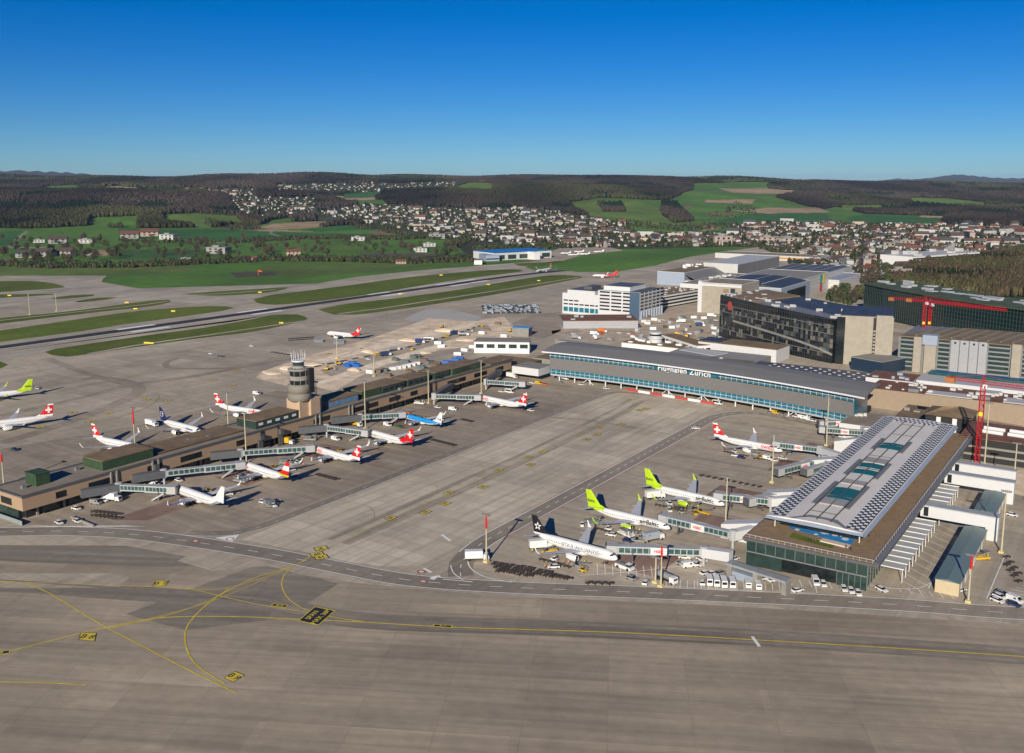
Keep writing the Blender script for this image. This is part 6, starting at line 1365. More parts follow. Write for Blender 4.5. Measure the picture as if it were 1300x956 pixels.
# masts
def mast(x, y, ytop, label, red=False, lamps=6, xz=None):
    c = xz or at(x, y); h = zf(c[0], c[1], ytop); e = empty('light_mast', (c[0], c[1], 0), label=label, cat='light mast', group='apron light masts')
    mb = MB(); mb.tube((c[0], c[1], 0), (c[0], c[1], h*(.72 if red else 1)), .38, .22, 8); mb.build('pole', mat('mast cream', (.42, .38, .26), .6) if not red else mat('mast cream', (.42, .38, .26), .6), e)
    if red: mb = MB(); mb.tube((c[0], c[1], h*.72), (c[0], c[1], h), .42, .3, 8); mb.build('red_top', PRED, e)
    mb = MB(); mb.box(c[0]-1.6, c[0]+1.6, c[1]-.12, c[1]+.12, h-.3, h)
    for k in range(lamps): X = c[0]-1.6+3.2*k/(lamps-1); mb.box(X-.22, X+.22, c[1]-.5, c[1]+.1, h, h+.5)
    mb.build('lamp_head', MGREY, e); mb = MB(); mb.box(c[0]-.9, c[0]+.9, c[1]-.9, c[1]+.9, 0, .9); mb.build('base', mat('mast base', (.5,.42,.2), .8), e)
for a in [(617.5,714,654,'red-topped mast beside the black dollies and a white truck',True),(839,745,692,'red-topped mast in the bay beside the black-tailed airliner\'s bridge',True),(832,740,708,'thin short mast just left of the red-topped one by the parking bays',False),(1229,765,705,'red-topped mast at the corner of the long green-roofed shed',True),
          (980,613,552,'cream mast in front of the red cross airliner of the right pier',False),(921,668,606,'cream mast beside the farther lime-tailed airliner\'s nose',False),(1049,566,504,'cream mast at the far end of the right pier\'s left side',False),(1249,598,512,'cream mast right behind the tall red crane',False),
          (1286,622,563,'cream mast behind the right end of the middle fixed bridge',False),(1271,702,624,'cream mast at the end of the nearest fixed bridge',False),(163,616,583,'short mast in front of the near green roof box',False),(313,588,524,'mast before the left pier between the first roof boxes and the tower',False),
          (403,545,485,'mast directly right of the control tower shaft',False),(464,545,484,'mast at the light blue airliner\'s bridge',False),(544,512,470,'mast beside the farthest airliner\'s bridge',False),(611,500,458,'mast near the far end of the left pier',False)]:
    mast(a[0], a[1], a[2], a[3], a[4])
for (x, y, yt, lb) in ((173,590,518,'tall mast with a red head behind the near green roof box'),(5,616,575,'mast with a red head at the left edge of the photo'),(290,545,499,'tall mast behind the pier by the third roof strip'),(475,478,452,'thin mast on the building site behind the pier'),(428,455,426,'red and white lattice mast beside the remote red-tailed airliner'),(72,395,372,'slim mast on the far left taxiways'),(38,400,374,'slim mast at the far left edge of the taxiways')): mast(x, y, yt, lb, y > 560)
# cranes
CRR = mat('crane red', (.42, .010, .018), .45)
def lattice(mb, p0, p1, w, step, up=None):
    p0 = Vector(p0); p1 = Vector(p1); d = (p1-p0); L = d.length; d.normalize(); u = Vector((0,0,1)) if abs(d.z) < .5 else Vector((1,0,0)); a = d.cross(u).normalized()*w/2; b = d.cross(a).normalized()*w/2
    cs = [a+b, a-b, -a-b, -a+b]; n = max(1, int(L/step)); t = .17 if w > 1.4 else .09
    for c_ in cs: mb.tube(p0+c_, p1+c_, t, n=4)
    for i in range(n):
        q0 = p0+d*L*i/n; q1 = p0+d*L*(i+1)/n
        for k in range(4): mb.tube(q0+cs[k], q1+cs[(k+1)%4], t*.7, n=4, cap=False); mb.tube(q0+cs[k], q0+cs[(k+1)%4], t*.7, n=4, cap=False)
def crane(c, ztop, jib, jlen, clen, label, ballast=GREYC, base=True, w=2.0):
    e = empty('tower_crane', (c[0], c[1], 0), label=label, cat='crane', group='red tower cranes'); d = Vector((math.cos(jib), math.sin(jib), 0)); c3 = Vector((c[0], c[1], 0))
    mb = MB(); lattice(mb, c3, c3+Vector((0,0,ztop)), w, w*1.6); mb.build('mast', CRR, e)
    mb = MB(); top = c3+Vector((0,0,ztop+1.4)); lattice(mb, top, top+d*jlen, 1.3, 3.2); mb.build('jib', CRR, e)
    mb = MB(); lattice(mb, top, top-d*clen, 1.2, 3.2); mb.build('counter_jib', CRR, e)
    mb = MB(); q = top-d*(clen-1.5); mb.obox((q.x, q.y), jib, 2.2, .9, q.z-2.2, q.z+.4); mb.build('ballast', mat('ballast orange', (.35,.13,.03), .6), e)
    mb = MB(); lattice(mb, top, top+Vector((0,0,3.6)), 1.2, 1.8); mb.tube(top+Vector((0,0,3.6)), top+d*jlen*.6+Vector((0,0,.7)), .08, n=4); mb.tube(top+Vector((0,0,3.6)), top-d*clen*.9+Vector((0,0,.7)), .08, n=4); mb.build('head', CRR, e)
    n_ = Vector((-d.y, d.x, 0)); q = top+n_*1.6+d*.6; mb = MB(); mb.obox((q.x, q.y), jib, 1.0, .8, ztop-1.8, ztop+.5); mb.build('cab', PW, e)
    mb = MB(); mb.box(c[0]-2.6, c[0]+2.6, c[1]-2.6, c[1]+2.6, 0, 1.3); mb.build('base', mat('crane foot', (.55,.5,.45), .8), e)
    mb = MB(); mb.box(c[0]-.9, c[0]+.9, c[1]-1.12, c[1]-1.05, ztop*.62, ztop*.62+2.0); mb.build('yellow_sign', mat('crane yellow', (.65,.5,.02), .5), e); return e
c3_ = at(1240, 590); crane(c3_, zf(c3_[0], c3_[1], 489), R(-8), 44, 17, 'nearest and tallest red tower crane, right behind the right pier')
c1_ = Vector((-146, 800)); z1_ = zf(c1_.x, c1_.y, 384); crane(c1_, z1_, R(-18), 62, 15, 'left one of two red tower cranes in front of the dark green glass building')
c2_ = ony(815, 1180, 412); c2_ = Vector((c2_[0], 815)); z2_ = zf(c2_.x, c2_.y, 386); crane(c2_, z2_, R(-20), 60, 36, 'right one of two red tower cranes in front of the dark green glass building')
# ============================================================ VEHICLES
VT = {}
def wheels(root, xs, y, r, w=.25, name='wheel'):
    for x in xs:
        for s_ in (-1, 1): mb = MB(); mb.tube((x, s_*y-s_*w, r), (x, s_*y, r), r, n=10); mb.build(name, PTYRE, root)
def vehicle(kind, col):
    key = kind+col.name
    if key in VT: return VT[key]
    nm = {'car':'car','van':'van','minibus':'minibus','truck':'catering_truck','tug':'baggage_tug','tanker':'tanker','bus':'apron_bus','pushback':'pushback_tug','loader':'belt_loader','lift':'cargo_loader'}[kind]
    e = empty(nm, (0, 0, 0)); e['category'] = nm.replace('_', ' ')
    def prof(name, pts, w, m, w2=None):
        mb = MB(); w2 = w2 or w; mb.loft([[(x, -(w if z < 1.0 else w2), z) for x, z in pts], [(x, (w if z < 1.0 else w2), z) for x, z in pts]]); o = mb.build(name, m, e); fix_normals(o); return o
    if kind == 'car':
        prof('body', [(-2.2,.35),(2.2,.35),(2.25,.7),(1.3,.92),(-2.1,.98),(-2.25,.7)], .9, col); prof('cabin', [(-2.0,.95),(1.2,.92),(.45,1.45),(-1.5,1.48)], .78, PGLS, .7); prof('roof', [(-1.5,1.44),(.45,1.42),(.4,1.53),(-1.4,1.55)], .72, col, .68); wheels(e, (-1.35, 1.4), .92, .33)
    elif kind in ('van', 'minibus'):
        L_ = 2.6 if kind == 'van' else 3.3; h = 2.3 if kind == 'van' else 2.75
        prof('body', [(-L_,.4),(L_,.4),(L_+.05,1.1),(L_-.7,1.25),(L_-1.4,h),(-L_,h)], 1.0, col); prof('windscreen', [(L_-.72,1.3),(L_-.6,1.3),(L_-1.3,h-.15),(L_-1.42,h-.15)], .9, PGLS)
        for s_ in (-1, 1): mb = MB(); x1_ = L_-1.5; mb.quad([(x,y,z) for x,y,z in ((-L_+.3 if kind=='minibus' else x1_-1.0, s_*1.01, 1.35),(x1_, s_*1.01, 1.35),(x1_-.3, s_*1.01, h-.35),(-L_+.3 if kind=='minibus' else x1_-1.0, s_*1.01, h-.35))]); mb.build('side_window', PGLS, e)
        mb = MB(); mb.quad([(-L_-.01,-.8,1.4),(-L_-.01,.8,1.4),(-L_-.01,.8,h-.4),(-L_-.01,-.8,h-.4)]); mb.build('rear_window', PGLS, e); wheels(e, (-L_+1.0, L_-1.1), 1.0, .38)
    elif kind == 'truck':
        mb = MB(); mb.box(-4.6, 2.0, -1.25, 1.25, 1.1, 3.9); mb.build('box_body', col, e); prof('cab', [(2.2,.6),(4.3,.6),(4.35,1.6),(4.0,2.5),(2.2,2.5)], 1.2, PW); mb = MB(); mb.quad([(4.37,-1,1.6),(4.37,1,1.6),(4.05,1,2.4),(4.05,-1,2.4)]); mb.build('windscreen', PGLS, e); mb = MB(); mb.box(-4.6, 4, -1.0, 1.0, .6, 1.1); mb.build('chassis', PDARK, e); wheels(e, (-3.2, 3.2), 1.2, .5)
    elif kind == 'tug':
        prof('body', [(-1.4,.3),(1.4,.3),(1.4,.9),(.3,1.0),(-1.4,1.0)], .7, col); mb = MB(); mb.box(-.7, .2, -.6, .6, 1.0, 1.8); mb.build('cab', PGLS, e); mb = MB(); mb.box(-.8, .3, -.65, .65, 1.8, 1.9); mb.build('roof', col, e); wheels(e, (-.9, .9), .75, .35)
    elif kind == 'pushback':
        prof('body', [(-3.6,.4),(3.6,.4),(3.6,1.4),(1.0,1.5),(-3.6,1.5)], 1.35, col); mb = MB(); mb.box(1.2, 2.9, -.9, .9, 1.5, 2.4); mb.build('cab', PGLS, e); mb = MB(); mb.box(1.1, 3.0, -1, 1, 2.4, 2.52); mb.build('roof', col, e); mb = MB(); mb.box(-3.4, .6, -1.0, 1.0, 1.52, 1.75); mb.build('engine_cover', MGREY, e); wheels(e, (-2.3, 2.3), 1.38, .6)
    elif kind == 'tanker':
        mb = MB(); mb.tube((-4.5,0,2.1), (2.0,0,2.1), 1.15, n=14); mb.build('tank', col, e); prof('cab', [(2.3,.6),(4.4,.6),(4.4,1.7),(4.1,2.7),(2.3,2.7)], 1.2, PW); mb = MB(); mb.quad([(4.42,-1,1.7),(4.42,1,1.7),(4.12,1,2.6),(4.12,-1,2.6)]); mb.build('windscreen', PGLS, e); mb = MB(); mb.box(-4.6, 4, -1.0, 1.0, .6, 1.0); mb.build('chassis', PDARK, e); wheels(e, (-3.4, -2.3, 3.3), 1.2, .5)
    elif kind == 'bus':
        mb = MB(); mb.box(-6.6, 6.6, -1.45, 1.45, .4, 3.0); mb.build('body', col, e)
        for s_ in (-1, 1): mb = MB(); mb.box(-6.3, 6.3, s_*1.46-.01, s_*1.46+.01, 1.3, 2.6); mb.build('side_window', PGLS, e)
        mb = MB(); mb.box(6.6, 6.62, -1.3, 1.3, 1.2, 2.7); mb.build('windscreen', PGLS, e); wheels(e, (-4.2, 4.2), 1.45, .5)
    elif kind == 'loader':
        prof('body', [(-3.2,.4),(3.2,.4),(3.2,1.0),(-3.2,1.0)], .95, col); mb = MB(); walkway(mb, (-3.8,0), (4.2,0), .9, .9, 1.15, 2.9, 3.15); mb.build('belt', MGREY, e); mb = MB(); mb.box(-1.6,-.6,-.95,-.1,1.0,2.0); mb.build('cab', PGLS, e); wheels(e, (-2.2, 2.2), .95, .38)
    elif kind == 'lift':
        mb = MB(); mb.box(-3.5, 3.5, -1.5, 1.5, .5, 1.2); mb.build('chassis', col, e); mb = MB(); mb.box(-3.4, 1.2, -1.4, 1.4, 2.2, 2.5); mb.box(1.6, 3.6, -1.4, 1.4, 2.9, 3.2); mb.build('platform', MGREY, e)
        mb = MB()
        for s_ in (-1.2, 1.2): mb.tube((-3,s_,1.2),(.8,s_,2.2),.12,n=5); mb.tube((.8,s_,1.2),(-3,s_,2.2),.12,n=5); mb.tube((2.6,s_,1.2),(2.6,s_,2.9),.15,n=5)
        mb.build('scissor_legs', col, e); wheels(e, (-2.5, 2.5), 1.4, .4)
    VT[key] = e; return e
VU = {}
def put(kind, col, x, y, ang, label, group=None, world=False):
    c = (x, y) if world else at(x, y); return place(vehicle(kind, col), VU, c[0], c[1], R(ang), label, group)
SILV = mat('silver car paint', (.32,.33,.34), .3, .3); BLUC = mat('dark blue car paint', (.02,.04,.12), .3); YELC = mat('yellow vehicle paint', (.55,.35,.02), .4); GRNC = mat('green vehicle paint', (.03,.16,.06), .4); ORC = mat('orange vehicle paint', (.6,.15,.02), .4); BRNC = mat('brown dolly frame', (.06,.045,.035), .7); REDC = mat('dark red vehicle', (.35,.02,.02), .4)
# parked beside the portal in front of the right pier
row = [(891,741,'car'),(900,740,'minibus'),(909,741,'minibus'),(918.5,742.5,'minibus'),(929,743,'minibus'),(949,744,'van'),(962,746,'van')]
O7 = ['first','second','third','fourth','fifth','sixth','seventh','eighth','ninth','tenth','eleventh','twelfth']
for i, (x, y, k) in enumerate(row): put(k, PW, x, y, 118, f'{O7[i]} white vehicle from the left in the front row by the portal', 'white vehicles parked by the portal')
for i, (x, y) in enumerate([(896,729),(905,729.5),(914.5,729)]): put('car', [PW, PW, SILV][i], x, y, 60, f'{O7[i]} car from the left in the short row behind the minibuses', 'cars parked by the portal')
for i, (x, y) in enumerate([(971.5,735.5),(982,738)]): put('car', PW, x, y, 60, ['left','right'][i]+' of two white cars under the right half of the portal', 'cars parked by the portal')
put('car', PW, 1012.5, 751, 60, 'lone white car right of the portal near the road')
for i, (x, y, k) in enumerate([(1035,741,'van'),(1045,743,'car'),(1071,749,'car'),(1080,751.5,'car'),(1089,754.5,'car')]): put(k, PW, x, y, -62, f'{O7[i]} white vehicle from the left parked along the dark front of the right pier', 'vehicles in front of the right pier')
put('car', PW, 1119,750,-30,'white car at the right corner of the right pier')
put('car', PW, 1266,764,-25,'nearest white car in the cluster at the right edge'); put('car', PW, 1269,759,-25,'second white car from the road in the cluster at the right edge'); put('car', SILV, 1272,755,-25,'third car from the road, silver, in the cluster at the right edge'); put('van', PW, 1288,764,-25,'white van at the right edge of the photo'); put('car', BLUC, 1287,769,-20,'dark blue car nearest the road at the right edge')
put('car', PW, 1219,751,60,'white car beside the long green-roofed shed'); put('lift', YELC, 1243,710,40,'yellow loader behind the long green-roofed shed'); put('car', PW, 1285,655,-10,'white car beyond the nearest fixed bridge')
# around the black-tailed airliner
put('truck', PW, 687,697,45,'white box truck behind the wing of the black-tailed airliner'); put('loader', YELC, 697,701,50,'yellow belt loader at the rear of the black-tailed airliner'); put('pushback', PW, 793,722,-12,'long white tug in front of the black-tailed airliner'); put('car', SILV, 802,736,-5,'silver car beside the road, left of the vertical one'); put('car', PW, 820,741,100,'white car pointing at the road, left of the masts'); put('tanker', SILV, 846,738,-18,'silver tank trailer between the masts')
put('truck', PW, 606,711,38,'white truck at the foot of the red-topped mast beside the dollies'); put('car', BLUC, 797,688,0,'dark tug beside the nose of the black-tailed airliner')
for i, (x, y) in enumerate([(869,709),(878,708),(891,712),(866,717),(874,720),(884,718)]): put(['car','van','car','car','van','car'][i], [PW, PW, PW, SILV, PW, PW][i], x, y, [20,80,-20,10,50,0][i], f'{O7[i]} white vehicle in the cluster under the longest right bridge, from the left', 'vehicles under the right bridges')
for i, (x, y) in enumerate([(903,706),(911,706),(921,708),(932,711)]): put('car', [PW, SILV, PW, PW][i], x, y, 70, f'{O7[i]} car from the left in the row below the white link box', 'cars by the white link box')
put('truck', mat('cool grey truck', (.30,.34,.38), .5), 830,686,60,'grey catering truck at the nose of the nearer lime-tailed airliner'); put('lift', PW, 795,680,-20,'white high loader under the nearer lime-tailed airliner\'s wing'); put('loader', SILV, 812,688,20,'silver belt loader beside the nearer lime-tailed airliner'); put('tug', PW, 739,668,120,'white tug left of the nearer lime-tailed airliner'); put('lift', SILV, 752,666,60,'round grey loader left of the nearer lime-tailed airliner')
put('truck', PW, 832,633,50,'white truck at the tail of the farther lime-tailed airliner'); put('loader', YELC, 893,652,-15,'yellow belt loader beside the farther lime-tailed airliner'); put('tug', SILV, 866,652,10,'silver tug by the farther lime-tailed airliner'); put('tug', YELC, 884,648,10,'yellow tug by the farther lime-tailed airliner')
put('car', PW, 883,544.5,35,'white car driving on the diagonal road near the curved hall'); put('car', BLUC, 941,582,-10,'small dark vehicle on the stand below the red cross airliner\'s wing')
for i, (x, y) in enumerate([(975,584),(984,586),(994,583),(1003,577)]): put(['van','tug','car','car'][i], [PW, PW, PW, SILV][i], x, y, -10, f'{O7[i]} white vehicle from the left under the red cross airliner\'s nose, right side', 'vehicles at the red cross airliner')
for i, (x, y, k, c_) in enumerate([(911,513.5,'minibus',PW),(978,525,'car',SILV),(984,525.5,'van',YELC),(993,527,'car',SILV),(1011,530,'car',PW),(1019,531.5,'van',PW),(1026,533.5,'van',PW),(1032,535,'car',PW)]): put(k, c_, x, y, -12, f'{O7[i]} vehicle from the left in the row under the curved hall' , 'vehicles under the curved hall')
for i, (x, y, k, c_) in enumerate([(715,482,'truck',PW),(713,487,'car',SILV),(738,489,'car',PW),(770,494,'car',PW),(676,487,'car',PW),(684,488,'van',YELC),(692,489,'car',ORC)]): put(k, c_, x, y, -8, f'{O7[i]} vehicle counted in the loose group at the left end of the curved hall', 'vehicles at the left end of the curved hall')
# left pier
for i, (x, y, k, c_, a, lb) in enumerate([(75,665,'car',PW,-8,'white car on the road end nearest the left pier corner'),(98,663,'car',PW,-8,'white car beside the low wall by the marked bays'),(97,647,'car',PW,5,'white car nearest the wall of the left pier'),(122,640,'van',SILV,15,'silver van under the first bridge, left one'),(131,637,'car',PW,15,'white car under the first bridge, middle'),(143,636,'truck',PW,15,'white truck under the first bridge, right one'),
    (196,617,'van',PW,8,'white van under the second bridge'),(201,613,'van',PW,8,'white van behind the one under the second bridge'),(227,611,'car',PW,-5,'white car on the red patch right of the second rotunda'),(333,639,'tug',PW,40,'white tug left of the cluster behind the all white airliner'),(342,642,'lift',SILV,-20,'silver loader in the cluster behind the all white airliner'),(348,644,'tug',PW,0,'white tug at the right of the cluster behind the all white airliner'),
    (306,612,'lift',SILV,10,'silver loader under the green-nosed airliner\'s wing'),(309,606,'tug',BLUC,0,'dark tug under the green-nosed airliner\'s wing'),(364,589,'lift',SILV,20,'silver loader at the tail of the green-nosed airliner'),(378,589,'tug',PW,20,'white tug at the tail of the green-nosed airliner'),(394,559,'lift',SILV,25,'silver lift in front of the third gangway'),(364,564,'truck',YELC,15,'yellow truck under the wall of the left pier'),(426,559,'van',PW,-5,'white van between the fourth bridge and its airliner'),
    (492,541,'van',PW,-8,'white van in front of the red-rear airliner'),(507,543,'car',GRNC,-8,'green car beside the white van'),(452,541,'truck',YELC,-5,'small yellow truck beside the fifth rotunda'),(556,518,'car',PW,0,'white car before the farthest bridge'),(575,521,'van',PW,10,'white van behind the light blue airliner\'s tail'),(533,513,'lift',PW,10,'white loader under the far wall'),(647,499,'minibus',PW,-5,'white minibus under the unused far bridge'),(637,498,'car',PW,-5,'white car left of the far minibus'),(650,480,'truck',PW,-10,'white truck behind the unused far bridge'),
    (515,525,'loader',ORC,10,'orange loader behind the light blue airliner'),(674,522,'car',PW,-10,'white car behind the farthest airliner'),(326,501,'van',PW,5,'white van left of the control tower'),(19+0,532+40,'car',BLUC,0,'dark car behind the left pier at the left edge'),(268,450,'car',PW,0,'white car on the remote apron'),(320,440,'car',PW,10,'white car on the remote apron right of the lone one'),(47,494,'car',PW,-20,'white car beside the shadowed taxi track'),(193,541,'truck',PW,0,'white truck before the navy-tailed airliner\'s tail')]):
    put(k, c_, x, y, a, lb, 'service vehicles around the left pier')
# dollies (empty baggage trailers) and freight boxes
def dolly():
    e = empty('baggage_dolly', (0,0,0)); e['category'] = 'dolly'; mb = MB(); mb.box(-1.5, 1.5, -.75, .75, .5, .62); mb.build('deck', BRNC, e)
    for x in (-1.4, 1.4):
        mb = MB()
        for y in (-.7, .7): mb.tube((x,y,.6),(x,y,1.6),.05,n=4)
        mb.tube((x,-.7,1.6),(x,.7,1.6),.05,n=4)
        mb.build('end_rail', BRNC, e); wheels(e, (-1.0, 1.0), .7, .25, .15); return e
dl = dolly(); du = {}
def dollies(pts, ang, label, group):
    for (x, y) in pts: c_ = at(x, y); place(dl, du, c_[0], c_[1], R(ang+random.uniform(-14, 14)), label, group)
dollies([(x+dy*.5+random.uniform(-1,1), 716+(x-628)*.17+dy+random.uniform(-.8,.8)) for x in range(628, 700, 7) for dy in (0, 4.6, 9) if not (x > 670 and dy > 5)], 95, 'dark empty dolly in the dense pack by the mast', 'dollies packed by the red-topped mast')
dollies([(700+i*4.5, 731+i*.9) for i in range(6)]+[(748+i*9, 741+i*.3) for i in range(4)], 60, 'dark empty dolly in the thin row by the road', 'dollies in the thin row by the road')
dollies([(403+i*4, 603+i*1.05) for i in range(7)], 80, 'dark dolly in the short row right of the green-nosed airliner', 'dollies behind the green-nosed airliner')
dollies([(549+i*4, 559+i*1.0) for i in range(8)], 80, 'dark dolly in the row behind the red-rear airliner', 'dollies behind the red-rear airliner')
dollies([(587+i*4, 533+i*.9) for i in range(4)], 80, 'dark dolly in the row behind the light blue airliner', 'dollies behind the light blue airliner')
dollies([(891+i*8.2, 604.5+i*1.6) for i in range(10)], 85, 'brown dolly in the spaced row at the right pier', 'spaced dolly row at the right pier')
dollies([(368+i*3.2, 430.5-i*.25+dy) for i in range(10) for dy in (0, 2.2)], 70, 'dark dolly by the remote airliner', 'dollies on the remote apron')
dollies([(1278+i*5, 708+i*7+dy) for i in range(4) for dy in (0, 10)], 60, 'dark dolly in the marked field, right edge', 'dollies at the right edge')
dollies([(120+i*5, 650+i*.6+dy) for i in range(7) for dy in (0, 5)], 60, 'dark dolly in the marked bays before the left pier', 'dollies before the left pier')
dollies([(845+i*4, 704+i) for i in range(3)]+[(800+i*5, 683+i*1.5) for i in range(4)]+[(860+i*5,645+i) for i in range(5)]+[(960+i*6,583+i*.6) for i in range(8)], 20, 'brown dolly beside the right pier airliners', 'dollies beside the right airliners')
dollies([(960+i*6, 727.5+i*1.2) for i in range(3)], 60, 'dark dolly under the portal', 'dollies under the portal')
dollies([(346+i*5, 447.5+i*.8) for i in range(5)]+[(278,452.5),(283,453)], 80, 'dark dolly on the remote apron behind the tower', 'dollies before the control tower')
def fbox(name, col, l, w, h, cat):
    e = empty(name, (0,0,0)); e['category'] = cat; mb = MB(); mb.box(-l/2, l/2, -w/2, w/2, 0.12, h); mb.build('body', col, e); mb = MB(); mb.box(-l/2-.06, -l/2, -w/2+.1, w/2-.1, .2, h-.1); mb.build('door', MGREY, e)
    mb = MB()
    for x in np.arange(-l/2+.4, l/2-.2, .55): mb.box(x, x+.16, -w/2-.05, -w/2+.01, .2, h-.1)
    mb.build('side_ribs', col, e); return e
def scat(proto, used, pts, label, group, jit=0):
    for (x, y, a) in pts: c_ = at(x, y); place(proto, used, c_[0], c_[1], R(a+random.uniform(-jit, jit)), label, group)
u1, u2, u3, u4, u5 = {}, {}, {}, {}, {}
cb_ = fbox('shipping_container', BLUEP, 6, 2.4, 2.6, 'container'); scat(cb_, u1, [(441,466,10),(447,463,15),(453,466,10),(567,462,20),(573,463,60),(578,459,20),(584,457,15)], 'bright blue container on the building site behind the left pier', 'blue containers on the building site', 12)
cw = fbox('site_cabin', PW, 6, 2.4, 2.6, 'site cabin'); scat(cw, u2, [(498,470,60),(504,469,60),(510,468,60),(516,466.5,60),(522,465,60),(528,463.5,60),(556,437,20),(586,462,20),(581,451,30),(560,441,30),(612,424,10),(625,432,20),(640,428,10),(668,418,5),(600,442,15),(590,446,15),(470,474,0)], 'white site cabin or container on the building site', 'white cabins on the building site', 10)
cg = fbox('site_container', mat('grey green container paint', (.10,.13,.13), .5), 6, 2.4, 2.6, 'container'); scat(cg, u3, [(525,455,15),(530,454,10),(515,461,10),(535,468,20),(547,462,70),(502,458,5),(488,472,0)], 'grey green container on the gravel behind the left pier', 'grey green containers on the building site', 15)
cr = fbox('site_container', mat('rust container paint', (.15,.10,.07), .7), 6, 2.4, 2.4, 'container'); scat(cr, u4, [(480,473,0),(520,473,10),(538,459,15),(555,463,5),(552,465,5),(492,478,10),(618,420,40),(632,412,30)], 'rust brown skip on the gravel behind the left pier', 'rust brown skips on the building site', 20)
ul = fbox('freight_box', mat('freight box metal', (.30,.33,.37), .4, .3), 2.6, 2.0, 2.1, 'freight container')
pts = []
for i in range(34):
    for j in range(6): pts.append((612+i*2.1+j*.5+random.uniform(-.4,.4), 389.0+j*1.75-.02*i+random.uniform(-.3,.3), 33))
random.shuffle(pts); scat(ul, u5, pts[:95], 'silver freight box in the big storage field', 'freight boxes in the storage field', 20)
ub = fbox('freight_box', mat('black freight pallet', (.02,.025,.03), .5), 3.0, 2.4, 1.5, 'freight container'); u6 = {}; scat(ub, u6, [(a+.8, b+.4, c_) for a, b, c_ in pts[95:200]], 'black freight pallet in the big storage field', 'black pallets in the storage field', 20)
scat(ul, u5, [(400+i*2.6, 433+j*1.6, 60) for i in range(4) for j in range(2)], 'white freight box in the left cluster below the remote airliner', 'freight boxes, left cluster on the remote apron', 5)
scat(ul, u5, [(425+i*3.2, 433.5+j*1.6, 60) for i in range(4) for j in range(3)], 'white freight box in the right cluster below the remote airliner', 'freight boxes, right cluster on the remote apron', 5)
# site trucks, diggers and small stuff
def digger():
    e = empty('excavator', (0,0,0)); e['category'] = 'excavator'; m = YELC
    mb = MB(); mb.box(-1.8, 1.8, -1.3, -.7, 0, .8); mb.build('track', PTYRE, e); mb = MB(); mb.box(-1.8, 1.8, .7, 1.3, 0, .8); mb.build('track', PTYRE, e)
    mb = MB(); mb.box(-1.9, 1.0, -1.2, 1.2, .9, 2.1); mb.build('body', m, e); mb = MB(); mb.box(.1, 1.4, .2, 1.2, 1.2, 2.9); mb.build('cab', PGLS, e)
    mb = MB(); mb.tube((1.0,-.3,1.8),(3.8,-.3,4.2),.25,n=6); mb.tube((3.8,-.3,4.2),(6.0,-.3,1.8),.2,n=6); mb.build('arm', m, e); mb = MB(); mb.box(5.7, 6.5, -.8, .2, .7, 1.7); mb.build('bucket', PMETAL, e); return e
dg = digger(); ud = {}
for k, (x, y, a) in enumerate([(415,470,30),(561,416,-20),(575,423,60),(648,421,10),(430,463,150)]):
    c_ = at(x, y); place(dg, ud, c_[0], c_[1], R(a), ['yellow excavator on the gravel just right of the control tower','yellow excavator left of the fresh concrete patch','yellow excavator in the middle of the building site','yellow excavator near the storage field','yellow excavator by the long trench'][k], 'excavators on the building site')
for i in range(14):
    x = 468+i*11; put(['car','van','truck','tanker'][i%4], [PW, SILV, BLUC, YELC][(i*3)%4], x, 455-i*3.1+random.uniform(-4,6), random.uniform(0,180), 'work vehicle parked along the dirt track on the building site', 'work vehicles on the building site')
for i in range(22):
    x = 800+random.uniform(0,110); y = 402+random.uniform(0,28); put(['car','van','truck','car'][i%4], [PW, SILV, YELC, PW, BLUC][i%5], x, y, random.choice([20,110,200]), 'vehicle in the crowded yard by the office block', 'vehicles in the crowded yard')
for i in range(14):
    put(['car','van','truck'][i%3], [PW, PW, ORC, SILV][i%4], 725+random.uniform(0,80), 420+random.uniform(2,14), random.choice([5,95]), 'vehicle on the pale yard in front of the red-roofed workshop hall', 'vehicles before the workshop hall')
rr = random.Random(21)
for i in range(40):
    x = rr.uniform(795, 912); y = rr.uniform(403, 440); c_ = at(x, y); place([cw, cw, cg, cr, cw][i%5], [u2, u2, u3, u4, u2][i%5], c_[0], c_[1], rr.uniform(0, 3), ['white site cabin','white site cabin','grey green container','rust brown skip','white site cabin'][i%5]+' in the crowded yard', 'containers in the crowded yard')
psheet('yard_gravel', [(700,420),(815,404),(842,396),(893,386),(905,430),(912,440),(860,440),(790,446),(705,436)], .05, P_SAND and mat('yard earth', (.42,.345,.26), .95, var=.35, scale=.08))
psheet('access_road', [(870,452),(905,432),(960,412),(966,414),(914,436),(884,454)], .09, P_ROAD)
psheet('yard_gravel', [(676,400),(712,396),(712,420),(690,430),(655,425),(650,410)], .05, P_STAND)
for q_ in ([(330,477),(420,452),(520,428),(600,410),(604,413),(525,433),(425,457),(336,480)], [(400,486),(470,462),(560,437),(560,442),(472,468),(404,490)]): psheet('spoil_strip', q_, .095, mat('fresh spoil', (.78,.66,.50), .95, var=.25, scale=.15))
